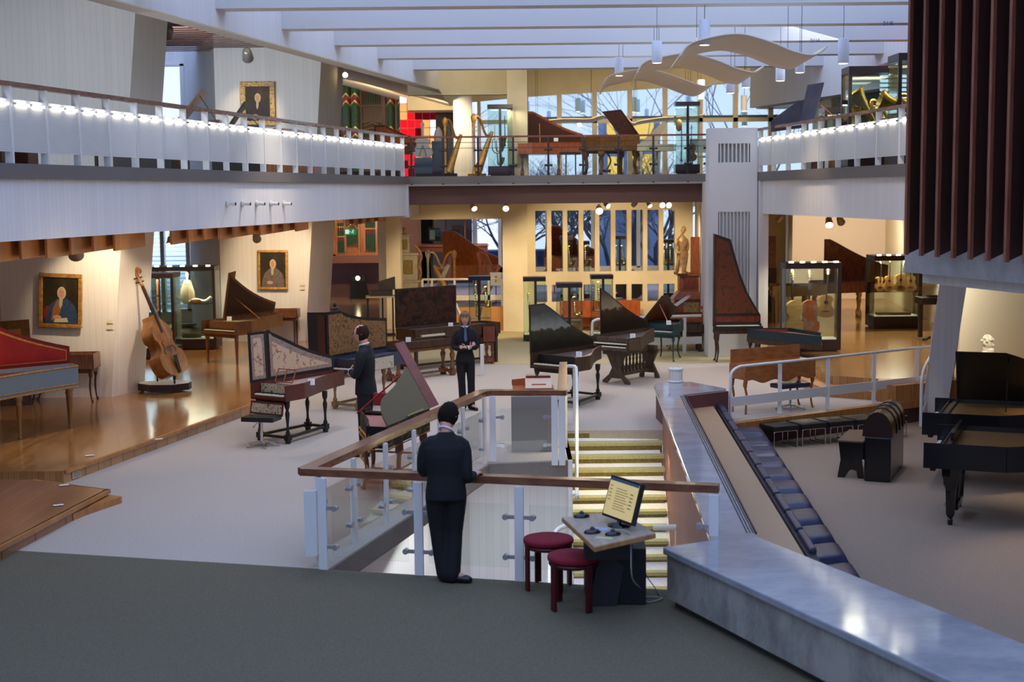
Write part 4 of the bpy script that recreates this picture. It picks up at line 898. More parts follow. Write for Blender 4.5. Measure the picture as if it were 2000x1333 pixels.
# --- 15 walnut square piano from behind
A=Vector((3.74,22.66,0)); B=Vector((5.02,23.36,0)); 
t=thing('square_piano','light walnut square piano seen from behind with scalloped apron and cabriole legs','square piano',(A.x,A.y,0),math.atan2(B.y-A.y,B.x-A.x)); Lx=(B-A).length
b=MB(); b.box(0,Lx,0,.42,.56,.80); b.build('case',CHER,t,bevel=.006)
b=MB(); n=22; pt=[(Lx*i/n,-.004,.50+.03*math.sin(i/n*PI*6)+.03*abs(math.cos(i/n*PI))) for i in range(n+1)]
b.prism([(0,-.004,.60)]+pt+[(Lx,-.004,.60)],(0,.02,0)); b.build('apron',CHER,t)
b=MB(); b.box(.02,Lx,.40,.42,.80,1.02); b.box(.02,Lx,.0,.41,.80,.81); b.build('raised_lid',CHER,t)
for x in(.05,Lx-.05):
    for y in(.04,.38):
        sx=1 if x>.3 else -1
        b=MB(); b.tube(smooth([(x+sx*.02,y-.02,.0),(x-sx*.0,y,.10),(x-sx*.015,y,.28),(x+sx*.02,y,.46),(x,y,.58)],4),[.018]*4+[.016]*4+[.02]*4+[.035]*5,8); b.build('leg',CHER,t)
# --- piano stool with chrome star base
BLEA=mat('black_leather',(18,18,22),.3); CHROME=mat('chrome',(200,202,206),.12,1.0)
def star_stool(label,x,y,rz=0,w=.46,d=.30,seat=BLEA,h=.44):
    t=thing('piano_stool',label,'stool',(x,y,0),rz)
    b=MB(); b.box(-w/2,w/2,-d/2,d/2,h-.07,h); b.build('seat',seat,t,bevel=.015)
    b=MB(); b.cyl((0,0,.06),(0,0,h-.07),.022,12); b.build('column',CHROME,t)
    for k in range(5):
        a=2*PI*k/5+.3; b=MB(); b.bar((.02*math.cos(a),.02*math.sin(a),.075),(.25*math.cos(a),.25*math.sin(a),.025),.035,.02); b.cyl((.24*math.cos(a),.24*math.sin(a),0),(.24*math.cos(a),.24*math.sin(a),.02),.015,8); b.build('leg',CHROME,t)
    b=MB(); b.tube(smooth([(0,-.02,h-.10),(-.06,-.06,h-.11),(-.10,-.08,h-.16),(-.06,-.09,h-.14)],3),.006,6); b.build('lever',CHROME,t)
    return t
g=G(512,872,0); star_stool('black leather stool with chrome star base in front of the flowered harpsichord',g.x,g.y,-.25,.50,.32)
g=G(1543,800,0); star_stool('dark blue seated stool with chrome star base behind the walnut square piano',g.x,g.y,.5,.6,.32,BLUEC)
# --- grand pianos in the hall
FZ=-.37
def grand(label,a,rz,L,W,lid,lidy,keys=True,name='grand_piano'):
    t=keyboard_instrument(label,'grand piano',a,rz,L,W,FZ+1.0,.30,dict(case=BLK,inner=mat('gold_bronze_plate',(140,104,56),.4,.5),lidin=BLKM,name=BLK,prop=BLK),tw=.70,c=.42,lidW=.80 if lid else None,floor=FZ,lid=lid,lidy=lidy,legs='piano',legpos=[(.18,.3),(W-.18,.3),(.5,L-.45)],legm=BLK,stretch=False,name=name,legr=.05,lidin_border=None,prop=(.68,1.0,.95) if lid else None,lidout=BLK)
    b=MB(); b.box(.45,W-.45,.28,.36,.12,.20); b.cyl((.6,.32,.2),(.5,.36,.7),.02); b.cyl((W-.6,.32,.2),(W-.5,.36,.7),.02); b.build('pedal_lyre',BLK,t)
    b=MB()
    for x in(W/2-.1,W/2,W/2+.1): b.box(x-.012,x+.012,.18,.3,.13,.145)
    b.build('pedal',GOLD,t)
    return t
hd=math.atan2(-.92,-.39)
k16=grand('black grand piano with raised lid farther back in the piano hall',(6.03,20.1),hd,2.3,1.45,62,.30)
k17=grand('nearest black grand piano without lid, its keys facing the roll player',(5.38,17.8),hd,2.2,1.42,None,0)
b=MB(); b.box(.2,1.2,.28,.32,1.0,1.10); b.build('music_desk',BLK,k17)
# roll player pushed up to the far grand piano
t=thing('roll_player','black cabinet roll player with rounded lid pushed up to the far grand piano','piano player',(5.32,20.25,FZ),hd)
b=MB(); b.box(-.05,1.25,-.05,.30,0,.62); b.build('cabinet',BLK,t,bevel=.02)
b=MB(); b.grid(lambda u,v:(-.05+1.3*v,.12+.20*math.cos(PI*u),.62+.34*math.sin(PI*u)**.8),10,1); b.prism([(-.05,.12+.20*math.cos(PI*i/10),.62+.34*math.sin(PI*i/10)**.8 if 0<i<10 else .62) for i in range(11)],(.02,0,0)); b.prism([(1.23,.12+.20*math.cos(PI*i/10),.62+.34*math.sin(PI*i/10)**.8 if 0<i<10 else .62) for i in range(11)],(.02,0,0)); b.build('rounded_lid',mat('dark_brown_gloss',(52,36,30),.2),t)
b=MB()
for x in(.25,.55,.85): b.tube([(x,.12+.205*math.cos(PI*i/10),.62+.345*math.sin(PI*i/10)**.8 if 0<i<10 else .62) for i in range(11)],.008,5)
b.build('lid_band',BLK,t)
t=thing('carved_bench','dark bench with pierced sides standing by the roll player','bench',(5.02,20.15,FZ),hd)
b=MB(); b.box(-.02,.92,-.2,.16,.50,.53); b.build('seat',mat('brown_bench_top',(96,76,62),.35),t,bevel=.008)
for x in(.03,.85):
    P=[(x,-.20,0),(x,-.10,0),(x,-.04,.10),(x,.0,.12),(x,.06,.10),(x,.08,0),(x,.16,0),(x,.13,.25),(x,.15,.5),(x,-.19,.5),(x,-.16,.25)]
    b=MB(); b.prism(P,(.03,0,0)); b.build('side_board',BLK,t)
b=MB(); b.box(-.0,.9,-.02,.0,.2,.26); b.build('stretcher',BLK,t)
# piano in the right recess seen between the glass cases
def prec(label,a,rz,L,W,lid,lidy,case,legm,flap=None,legs='turned',floor=.3,zt=1.22,ch=.28):
    return keyboard_instrument(label,'piano',a,rz,L,W,zt,ch,dict(case=case,inner=mat('dark_plate',(60,44,30),.4),lidin=case,name=case),tw=.4,c=.25,floor=floor,lid=lid,lidy=lidy,lidout=case,legs=legs,legm=legm,stretch=False,name='fortepiano',legr=.04,lidin_border=None,flap=flap)
prec('dark red-brown fortepiano with lid raised behind the right glass cases',(7.9,37.6),math.radians(-100),2.0,1.1,80,.35,MAHO,GOLD,floor=.3)
prec('pale wooden fortepiano seen through the guitar case',(6.6,36.4),math.radians(-95),1.4,1.0,None,0,mat('pale_birch',(176,148,104),.5),mat('pale_birch',(176,148,104),.5),legs='taper')
# ================================================================= SHOWCASES, STRINGS, WIND, HARPS
CASEM=mat('dark_aubergine_metal',(40,22,26),.35,spec=.6)
CGLASS=glass('case_glass',(244,250,247),.8)
BRASS=mat('brass',(214,174,86),.25,.95); SILV=mat('silver_keys',(214,212,204),.25,.95)
LAMPE=emis('case_lamp',(255,236,200),7)
WHITEB=mat('white_plinth_board',(240,238,228),.6)
VARN=wood('varnished_spruce',(196,142,74),(214,162,92),3,.3,(6,6,1),coat=.4)
MAPLE=wood('flamed_maple',(206,164,98),(222,184,120),5,.3,(1,1,8),coat=.4)
AMBER=wood('amber_varnish',(140,76,34),(176,106,54),3,.28,(3,3,1),coat=.5)
def glass_case(label,x0,x1,y0,y1,z0,z1,base=.24,top=.10,posts=(),lamps=0,rz=0,group=None,name='glass_case',white=True,pw=.06,shelf=None,lamp_top=True):
    cx,cy=(x0+x1)/2,(y0+y1)/2; w,d=(x1-x0)/2,(y1-y0)/2; h=z1-z0
    t=thing(name,label,'display case',(cx,cy,z0),rz,group)
    b=MB(); b.box(-w,w,-d,d,.03,base); b.box(-w+.06,w-.06,-d+.06,d-.06,0,.03); b.build('base',CASEM,t)
    if white: b=MB(); b.box(-w+.03,w-.03,-d+.03,d-.03,base,base+.012); b.build('white_floor',WHITEB,t)
    b=MB(); b.box(-w,w,-d,d,h-top,h); b.build('top_frame',CASEM,t)
    for px,py in posts: b=MB(); b.box(px*(w-pw/2)-pw/2,px*(w-pw/2)+pw/2,py*(d-pw/2)-pw/2,py*(d-pw/2)+pw/2,base,h-top); b.build('post',CASEM,t)
    b=MB(); e=.008
    b.box(-w+e,w-e,-d+e,-d+e+.006,base,h-top); b.box(-w+e,w-e,d-e-.006,d-e,base,h-top); b.box(-w+e,-w+e+.006,-d+e+.01,d-e-.01,base,h-top); b.box(w-e-.006,w-e,-d+e+.01,d-e-.01,base,h-top)
    b.build('glass',CGLASS,t)
    if shelf: b=MB(); b.box(-w+.03,w-.03,-d+.03,d-.03,shelf,shelf+.01); b.build('glass_shelf',CGLASS,t)
    for i in range(lamps):
        x=-w+2*w*(i+.5)/lamps; b=MB(); b.box(x-.045,x+.045,-d-.002,-d+.06,h+.0,h+.03); b.build('lamp',LAMPE,t)
    light('AREA','case_light',(cx,cy,z1-top-.02),26*(x1-x0),(1,.88,.68),(x1-x0)*.8,(cx,cy,0),size_y=(y1-y0)*.8)
    return t
# --- stringed bodies
def body_outline(kind,n=40):
    """half widths (z up from bottom) -> closed outline, unit length 1"""
    if kind=='guitar': K=[(0,0.02),(.02,.22),(.10,.345),(.25,.385),(.40,.34),(.55,.255),(.66,.235),(.78,.275),(.90,.275),(.97,.18),(1.0,.05)]
    elif kind=='bass': K=[(0,.03),(.03,.2),(.12,.31),(.25,.345),(.36,.31),(.40,.24),(.50,.195),(.58,.215),(.63,.26),(.72,.255),(.82,.19),(.92,.085),(1.0,.045)]
    else: K=[(0,.03),(.02,.17),(.10,.27),(.24,.30),(.33,.285),(.36,.30),(.40,.22),(.50,.175),(.60,.20),(.64,.255),(.70,.25),(.82,.24),(.93,.18),(1.0,.05)]
    pts=smooth([(w,0,z) for z,w in K],4)
    r=[(p.x,p.z) for p in pts]; return r+[(-x,z) for x,z in reversed(r)]
def strung(label,kind,loc,rz,L,depth,front,back,tilt=0,tiltx=0,neck=.75,group=None,name='guitar',cat='guitar',yaw=0,stand=None,headside=1):
    """L body length; body stands on its lower end at loc; front faces local -y"""
    t=thing(name,label,cat,loc,rz,group); R=Matrix.Rotation(tiltx,4,'X')@Matrix.Rotation(tilt,4,'Y')
    O=[(x*L,z*L) for x,z in body_outline(kind)]
    b=MB(); b.M=R; b.prism([(x,-depth/2+.004,z) for x,z in O],(0,depth-.008,0)); b.build('body',back,t)
    b=MB(); b.M=R; b.prism([(x*1.01,-depth/2-.004,z*1.01-.005*L) for x,z in O],(0,.012,0)); b.build('front_board',front,t)
    b=MB(); b.M=R; nl=L*neck; z0=L*.98
    b.prism([(-.028*L,-depth/2-.015,z0-.28*L),(.028*L,-depth/2-.015,z0-.28*L),(.02*L,-depth/2-.03,z0+nl),(-.02*L,-depth/2-.03,z0+nl)],(0,.03*L+.008,0)); b.build('neck',mat('dark_fingerboard',(44,30,24),.4),t)
    b=MB(); b.M=R
    if kind=='guitar': b.prism([(-.035*L,-depth/2-.02,z0+nl),(.035*L,-depth/2-.02,z0+nl),(.055*L,.0,z0+nl+.3*L),(-.055*L,.0,z0+nl+.3*L)],(0,.03*L,0))
    else: b.tube(smooth([(0,-depth/2-.01,z0+nl-.02),(0,-depth/2+.005,z0+nl+.12*L),(0,-depth/2-.0,z0+nl+.22*L),(0,-depth/2-.05*L,z0+nl+.255*L),(0,-depth/2-.08*L,z0+nl+.21*L),(0,-depth/2-.05*L,z0+nl+.185*L)],4),.026*L,8)
    hd_=b.build('head',back,t)
    b=MB(); b.M=R
    for i in range(3 if kind=='guitar' else 2):
        z=z0+nl+.05*L+.07*L*i
        b.cyl((-.11*L,-depth/2+.01,z),(.11*L,-depth/2+.01,z),.009*L+.002,6)
    b.build('peg',BLK,hd_)
    b=MB(); b.M=R
    if kind=='guitar':
        b.tube([(.075*L*math.cos(a),-depth/2-.009,.68*L+.075*L*math.sin(a)) for a in [2*PI*i/16 for i in range(16)]],.004,4,closed=True); b.prism([(.07*L*math.cos(a),-depth/2-.006,.68*L+.07*L*math.sin(a)) for a in [2*PI*i/16 for i in range(16)]],(0,.001,0)); b.build('sound_hole',BLK,t)
        b=MB(); b.M=R; b.box(-.16*L,.16*L,-depth/2-.02,-depth/2,.27*L,.30*L); b.build('bridge',BLK,t)
    else:
        for s in(-1,1): b.tube(smooth([(s*.13*L,-depth/2-.006,.36*L),(s*.15*L,-depth/2-.006,.40*L),(s*.11*L,-depth/2-.006,.47*L),(s*.13*L,-depth/2-.006,.54*L),(s*.10*L,-depth/2-.006,.56*L)],4),.008*L,5)
        b.build('f_holes',BLK,t)
        b=MB(); b.M=R; b.prism([(-.08*L,-depth/2-.004,.45*L),(.08*L,-depth/2-.004,.45*L),(.05*L,-depth/2-.09*L,.47*L),(-.05*L,-depth/2-.09*L,.47*L)],(0,0,.012*L)); b.build('bridge',CHER,t)
        b=MB(); b.M=R; b.prism([(-.03*L,-depth/2-.02,.02*L),(.03*L,-depth/2-.02,.02*L),(.05*L,-depth/2-.05*L,.30*L),(-.05*L,-depth/2-.05*L,.30*L)],(0,-.01*L,0)); b.build('tailpiece',BLK,t)
    b=MB(); b.M=R
    for i in(-1.5,-.5,.5,1.5): b.tube([(i*.018*L,-depth/2-.03,.30*L),(i*.018*L,-depth/2-.085*L if kind!='guitar' else -depth/2-.025,.46*L),(i*.01*L,-depth/2-.035,z0+nl)],.0015,3)
    b.build('strings',SILV,t)
    return t
BASSV=wood('aged_amber_varnish',(112,72,34),(150,100,52),3,.3,(3,3,1),coat=.4)
# double bass on its hexagonal stand
g=G(322,764,.16)
t=thing('display_stand','dark hexagonal plinth with white top under the double bass','stand',(g.x,g.y,.16),0)
def hexa(r,ry): return [(r*math.cos(a)*1.0,ry*math.sin(a)) for a in [PI/6+2*PI*i/6 for i in range(6)]]
hx=[(-.45,.12),(-.45,-.10),(-.18,-.34),(.22,-.34),(.45,-.10),(.45,.12),(.2,.3),(-.2,.3)]
b=MB(); b.slab(hx,.03,.15); b.build('base',CASEM,t)
b=MB(); b.slab([(x*.97,y*.97) for x,y in hx],.15,.155); b.build('white_top',WHITEB,t)
b=MB(); b.cyl((-.15,.1,.155),(-.15,.1,.95),.014); b.build('support_rod',DARKM,t)
strung('old amber double bass leaning on a thin rod above its plinth','bass',(g.x+.24,g.y-.26,.16+.30),math.radians(70),1.12,.24,BASSV,BASSV,tilt=math.radians(-6),tiltx=math.radians(-21),neck=.52,name='double_bass',cat='double bass')
b=MB(); 
sp_=thing('bass_spike','black turned end pin of the double bass touching the plinth','end pin',(g.x+.24,g.y-.26,.315),0); b.lathe([(.008,0),(.02,.03),(.012,.06),(.028,.10),(.02,.14)],(0,0,0),8); b.build('pin',BLKM,sp_)
# left cases
glass_case('tall dark framed glass case with row of lamps left of the walnut harpsichord',-8.05,-6.62,31.7,32.3,.16,2.03,posts=((1,-1),(-1,1)),lamps=5,shelf=1.02)
glass_case('tall dark framed glass case directly behind the double bass',-8.5,-7.12,29.9,30.6,.16,1.98,posts=((1,-1),(-1,1)),shelf=1.0)
def lump(label,cat,loc,parts,name):
    t=thing(name,label,cat,loc)
    for nm,m_,f in parts: b=MB(); f(b); b.build(nm,m_,t)
    return t
lump('beige shawm-like wooden wind instrument standing in the case behind the double bass','wind instrument',(-7.55,30.3,1.17),[('tube',CHER,lambda b:b.lathe([(.03,0),(.022,.08),(.02,.55),(.03,.6),(.02,.66)],(0,0,0),10)),('joint',BLKM,lambda b:b.lathe([(.026,.3),(.026,.33)],(0,0,0),10))],'recorder')
lump('tall pale figurine of bagpipe and bellows on the glass shelf of the left case','instrument',(-7.3,32.0,1.19),[('bag',mat('beige_cloth_bag',(190,170,140),.8),lambda b:b.lathe([(.10,0),(.17,.1),(.16,.25),(.10,.45),(.06,.52)],(0,0,0),12,1,.6)),('pipe',IVORY,lambda b:(b.lathe([(.03,.5),(.02,.56),(.035,.66),(.01,.70)],(0,0,0),10),b.cyl((.06,-.08,.1),(.05,-.1,.45),.012))),('lace',GOLD,lambda b:b.lathe([(.105,.40),(.11,.44),(.07,.47)],(0,0,0),12,1,.6))],'bagpipe')
lump('cluster of small pale carved horns on the glass shelf of the left case','wind instrument',(-7.0,31.9,1.19),[('horn',IVORY,lambda b:b.tube(smooth([(-.25,0,.05),(-.1,0,.10),(.1,0,.05),(.25,0,.14)],4),[.015+.002*i for i in range(13)],8)),('basket',CHER,lambda b:b.lathe([(.10,0),(.14,.05),(.13,.09)],(-.1,.05,0),10))],'carved_horn')
lump('brown rounded accordion-like chest on the floor of the left case','instrument',(-7.4,32.0,.42),[('chest',mat('olive_brown_case',(84,70,44),.4),lambda b:b.lathe([(.38,0),(.40,.10),(.36,.2),(.22,.26)],(0,0,0),16,1,.5)),('keys',BLKM,lambda b:b.box(-.2,.3,-.2,-.05,.27,.32)),('label_plate',IVORY,lambda b:b.box(-.3,-.2,-.18,-.1,.22,.30))],'harmonium')
# cases in the middle under the bridge
def winds(kind,label,x,y,z,h=.5):
    t=thing('saxophone' if kind=='sax' else 'clarinet' if kind=='clar' else 'horn',label,'wind instrument',(x,y,z),random.uniform(-.6,.6))
    if kind=='sax':
        P=smooth([(.02,0,h),(-.03,0,h*.98),(-.02,0,h*.8),(0,0,h*.3),(.01,0,h*.08),(.05,0,0.035),(.10,0,h*.10),(.13,-.01,h*.32)],4); n=len(P)
        b=MB(); b.tube(P,[.008+.045*(i/n)**1.6 for i in range(n)],10); b.build('tube',BRASS,t)
        b=MB()
        for i in range(6): b.ball((.0,-.025-.002*i,h*.7-.09*h*i),.014,n=8,m_=5)
        b.build('keys',SILV,t)
    elif kind=='clar':
        b=MB(); b.lathe([(.03,0),(.014,.06),(.012,h*.9),(.009,h)],(0,0,0),8); b.build('tube',BLKM,t)
        b=MB()
        for i in range(7): b.ball((.0,-.015,h*.15+.1*h*i),.010,n=6,m_=4)
        b.build('keys',SILV,t)
    else:
        P=smooth([(.0,0,h),(.0,0,h*.4),(.06,0,h*.1),(.14,0,h*.3),(.08,0,h*.55),(-.05,0,h*.5),(-.06,0,h*.2),(.02,0,.04),(.16,0,.1),(.2,-.02,h*.6)],4); n=len(P)
        b=MB(); b.tube(P,[.008+.002*i/n*4+(.09*max(0,(i/n-.82))/.18) for i in range(n)],8); b.build('tube',BRASS,t)
    return t
c1=glass_case('slim glass case with dark post, nearest the cream pillar under the bridge',.28,.83,34.3,34.8,0,1.56,base=.16,posts=((.1,-1),))
winds('sax','pale brass saxophone in the slim case nearest the cream pillar',.42,34.55,.75,.40)
b=MB()
c2=glass_case('shorter slim glass case with central post behind the grey-green landscape harpsichord',.98,1.55,31.0,31.5,0,1.62,base=.16,posts=((.0,-1),),shelf=.78)
winds('clar','black clarinet with silver keys left of the post in the shorter slim case',1.12,31.25,.86,.44)
winds('sax','small silver-keyed saxophone right of the post in the shorter slim case',1.38,31.25,.86,.44)
winds('sax','brass saxophone lying low in the shorter slim case',1.34,31.3,.40,.30)
c3=glass_case('slim glass case with dark post left of the brown landscape lid',1.92,2.46,34.3,34.8,0,1.60,base=.16,posts=((.1,-1),),shelf=.72)
winds('sax','tall brass saxophone in the slim case left of the brown landscape lid',2.12,34.55,.80,.62)
winds('clar','thin dark wooden bassoon in the slim case left of the brown landscape lid',1.98,34.5,.75,.7)
c4=glass_case('slim glass case with dark post and silver wind instruments behind the woman',-1.03,-.50,33.9,34.4,0,1.62,base=.16,posts=((-.05,-1),),shelf=.60)
winds('sax','silver saxophone left of the post in the case behind the woman',-.86,34.15,.62,.78)
winds('sax','silver saxophone right of the post in the case behind the woman',-.62,34.15,.85,.5)
# small brown chest on turned legs in front of it
k=virginal('small brown chest keyboard on turned legs standing behind the woman',*(['x']) ,Vector((-.78,30.6,0)),Vector((-.42,30.6,0)),.80,.5,.34,MAHO,WALN,None,0,legs='turned',legm=MAHO,name='harmonium',stretch=True) if False else virginal('small brown chest keyboard on turned legs standing behind the woman','harmonium',Vector((-.62,30.3,0)),Vector((-.34,30.3,0)),.80,.5,.34,MAHO,WALN,None,0,legs='turned',legm=MAHO,name='harmonium')
# orange wooden bench under the slit wall
t=thing('wooden_bench','honey coloured wooden bench with high back below the slit wall','bench',(1.25,36.7,0))
b=MB(); b.box(0,2.1,.25,.30,.1,.78); b.build('back',ORGW,t)
b=MB(); b.box(0,2.1,-.15,.26,.38,.42); b.build('seat',ORGW,t)
for x in(.02,1.02,2.04): b=MB(); b.box(x,x+.04,-.13,.25,0,.38); b.build('leg',ORGW,t)
# beyond the slit wall, on the podium
for i,(x,l) in enumerate(((1.55,'leftmost'),(2.02,'second'),(3.05,'third'),(4.42,'rightmost'))):
    glass_case(f'dark glass case of gleaming instruments behind the slit wall, {l} of the four',x-.16,x+.2,40.2,40.6,.6,(2.36,2.22,2.36,2.24)[i],base=.12,posts=((0,-1),),shelf=.9)
    for j in range(2): winds('sax',('gleaming brass saxophone left in the '+l+' case behind the slits','gleaming brass saxophone right in the '+l+' case behind the slits')[j],x-.07+.17*j,40.4,1.52,.55)
keyboard_instrument('red-brown grand piano with raised lid behind the slit wall','piano',(1.0,43.2),math.radians(-80),1.6,1.1,1.65,.3,dict(case=ORGW,inner=WALN,lidin=MAHO,name=ORGW),floor=.6,lid=60,lidy=0,legs='taper',lidout=ORGW,stretch=False,name='fortepiano')
t=thing('drum','large black bass drum on a white plinth behind the slit wall','drum',(3.30,39.6,.6))
b=MB(); b.tube([(0,-.2,.42),(0,.2,.42)],.42,28); b.build('shell',BLKM,t)
b=MB(); b.box(-.4,.5,-.3,.3,-.0,.04); b.build('plinth',WHITEB,t)
strung('dark viol standing behind the slit wall with its scroll against the sky','viol',(1.17,42.3,1.0),0,.75,.1,CHER,WALD,neck=.9,name='viol',cat='viol')
# right: guitar case and second case
glass_case('large glass case with row of lamps holding two gambas and a guitar',5.58,6.72,28.9,29.5,.3,2.12,base=.24,top=.12,posts=((1,-1),(-1,1)),lamps=5,pw=.08)
strung('pale gamba seen from the back in the guitar case','viol',(5.80,29.15,.62),PI+.3,.72,.10,MAPLE,MAPLE,neck=.62,name='viola_da_gamba',cat='viola da gamba')
strung('orange-brown gamba with worn lower half in the guitar case','viol',(6.13,29.2,.64),PI-.1,.70,.10,AMBER,mat('red_orange_worn_varnish',(186,94,40),.3,c2=(176,140,122),scale=4,sharp=(.45,.55)),neck=.62,name='viola_da_gamba',cat='viola da gamba')
strung('small honey coloured guitar hanging in the right part of the gamba case','guitar',(6.45,29.2,.98),-.1,.46,.08,VARN,VARN,neck=.95,tilt=math.radians(3),name='guitar')
glass_case('glass case with several guitars, farther back on the right parquet',8.58,9.72,33.6,34.4,.3,2.03,base=.28,top=.12,posts=((-1,1),(1,-1)),lamps=5,pw=.08,shelf=.86)
for i,(x,s,l) in enumerate(((8.80,.34,'leftmost'),(9.02,.36,'second from left'),(9.28,.40,'third from left'),(9.52,.36,'rightmost'))):
    strung(f'yellow guitar in the far right case, {l} of the four','guitar',(x,34.0-.05*i,1.17),(.5,.1,0,-.4)[i],s,.08,VARN,VARN,neck=.95,name='guitar',group=None)
# silver curved horn shape
t=thing('silver_horn','curved pale metal arch standing behind the guitars in the far right case','instrument',(9.55,34.2,1.6)); b=MB(); b.tube(smooth([(-.12,0,0),(-.10,0,.25),(0,0,.36),(.10,0,.25),(.12,0,0)],5),.025,8); b.build('tube',SILV,t)
lump('flat brown zither lying on the floor of the far right case','zither',(9.1,34.0,.60),[('body',WALN,lambda b:b.box(-.35,.45,-.12,.12,0,.06))],'zither')
t=thing('table_case','low dark table case on T-shaped legs left of the slanted pillar','display case',(9.0,31.2,.3))
b=MB(); b.slab([(-.05,-.3),(1.2,-.3),(1.2,.3),(-.05,.3)],.78,.92); b.build('tray',CASEM,t)
for x in(-.0,1.1): b=MB(); b.box(x-.04,x+.04,-.05,.05,.04,.80); b.bar((x,-.3,.02),(x+.28,.3,.02),.08,.04); b.build('leg',CASEM,t)
b=MB(); b.box(.02,1.18,-.28,.28,.92,1.16); b.build('glass',CGLASS,t)
for i in range(3): lump(('long dark flute at the front of the table case','long dark flute in the middle of the table case','long dark flute at the back of the table case')[i],'flute',(9.5,31.0+.15*i,1.245),[('tube',BLKM,lambda b:b.cyl((-.35,0,0),(.45,0,0),.012))],'flute')
# bridge cases
glass_case('tall glass case with dark post on the bridge beside the harp, holding winds',-.53,.07,34.0,34.34,3.99,5.68,base=.24,top=.09,posts=((0,-1),),shelf=None,white=False)
winds('horn','brass horn left of the post in the bridge case beside the harp',-.36,34.15,4.5,.70)
winds('clar','dark bass clarinet right of the post in the bridge case beside the harp',-.12,34.15,4.7,.72)
winds('sax','brass saxophone in the bridge case beside the harp, low by the post',-.30,34.2,4.25,.6)
glass_case('tall glass case with dark post at the right end of the bridge',3.92,4.50,34.0,34.36,3.99,5.70,base=.24,top=.09,posts=((0,-1),),white=False)
t=thing('gong_shield','round gilded horn bell in the right bridge case','horn',(4.02,34.15,5.15)); b=MB(); b.ball((0,0,0),.13,.6,.5,1.1,14,8); b.build('bell',GOLD,t)
winds('clar','dark string instrument neck in the right bridge case, left of the post',4.08,34.15,4.3,.8)
strung('dark fiddle in the right bridge case, right of the post','viol',(4.32,34.15,4.30),-.2,.42,.08,AMBER,AMBER,neck=.8,name='fiddle',cat='fiddle')
# right gallery cases with tubas
glass_case('glass case of tubas and horns behind the right gallery railing, the one farther left',6.10,7.0,25.9,26.5,3.99,5.80,base=.3,top=.12,posts=((-1,1),(-1,-1)),white=False)
glass_case('glass case of brass partly hidden by the red-brown slats on the right gallery',6.45,7.25,23.9,24.6,3.99,5.84,base=.3,top=.12,posts=((-1,-1),),white=False)
def tuba(label,x,y,z,rz,s=1,tilt=.5):
    t=thing('tuba',label,'tuba',(x,y,z),rz); R=Matrix.Rotation(tilt,4,'Y')
    b=MB(); b.M=R; P=[(0,0,0),(0,0,.3*s),(0,0,.5*s),(0,0,.62*s)]; b.tube(P,[.05*s,.09*s,.14*s,.20*s],16,cap=False); b.build('bell',BRASS,t)
    b=MB(); b.M=R; b.tube(smooth([(0,0,.02),(.02,0,-.15*s),(.14*s,0,-.22*s),(.24*s,0,-.1*s),(.24*s,0,.2*s),(.18*s,0,.3*s),(.12*s,0,.2*s),(.12*s,0,-.05*s)],4),.035*s,10)
    b.tube(smooth([(.08*s,.05,-.1*s),(.2*s,.06,-.05*s),(.2*s,.06,.15*s),(.1*s,.06,.2*s),(.05*s,.06,.05*s)],4),.018*s,8); b.build('tubing',BRASS,t)
    return t
tuba('large pale brass tuba tilted left in the gallery case, its bell turned up',6.62,26.2,4.85,0,1.0,-.6)
tuba('upright brass baritone left of the large tuba in the gallery case',6.28,26.2,4.7,.4,.6,.05)
tuba('brass tuba lying on its side in the case beside the red-brown slats',6.75,24.2,4.9,0,.9,-1.2)
tuba('small brass horn low in the case beside the red-brown slats',6.7,24.3,4.45,.7,.6,.4)
b=MB(); b.box(8.0,10.2,27.9,28.0,3.99,5.9)
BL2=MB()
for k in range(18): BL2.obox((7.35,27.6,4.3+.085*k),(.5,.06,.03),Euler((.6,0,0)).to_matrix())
tag(BL2.build('window_blind',emis('daylight_glow_blind_slat',(196,220,240),1.3)),'bright horizontal blind seen through the gallery tuba case','blind')  # slats emit light themselves, standing in for daylight on the blind
# --- harps
def harp(label,x,y,z,rz,h,m_,sm=None,flip=1):
    t=thing('harp',label,'harp',(x,y,z),rz); s=h/1.7*flip; q=h/1.7
    b=MB(); b.lathe([(.09,0),(.10,.04),(.05,.10),(.045,.15),(.035,.3),(.035,1.30),(.05,1.36),(.035,1.40),(.07,1.50),(.085,1.60),(.06,1.66),(.02,1.70)],(0,0,0),12); 
    for i,v in enumerate(b.v): b.v[i]=(v[0]*q-.10*s*(v[2]/1.7-0)*0,v[1]*q,v[2]*q)
    b.build('pillar',m_,t)
    b=MB(); b.tube(smooth([(0,0,1.58*q),(.12*s,0,1.63*q),(.26*s,0,1.50*q),(.36*s,0,1.26*q),(.46*s,0,1.12*q),(.58*s,0,1.16*q),(.66*s,0,1.22*q)],4),[.05*q]*8+[.04*q]*8+[.045*q]*9,8,flat=.7); b.build('neck',m_,t)
    b=MB(); n=10
    b.tube([Vector((.66*s,0,1.22*q)).lerp(Vector((.10*s,0,.10*q)),i/n) for i in range(n+1)],[.05*q+.075*q*i/n for i in range(n+1)],12); b.build('soundbox',sm or m_,t)
    b=MB(); b.box(min(-.12*s,.30*s),max(-.12*s,.30*s),-.14*q,.14*q,0,.08*q); b.build('foot',m_,t)
    b=MB()
    for i in range(16):
        f=(i+1)/17; top=smooth([(0,0,1.58*q),(.12*s,0,1.63*q),(.26*s,0,1.50*q),(.36*s,0,1.26*q),(.46*s,0,1.12*q),(.58*s,0,1.16*q),(.66*s,0,1.22*q)],4)[int(2+f*21)]
        bt=Vector((.10*s,0,.16*q)).lerp(Vector((.62*s,0,1.16*q)),f); b.tube([top,bt],.0022,3)
    b.build('strings',SILV,t); return t
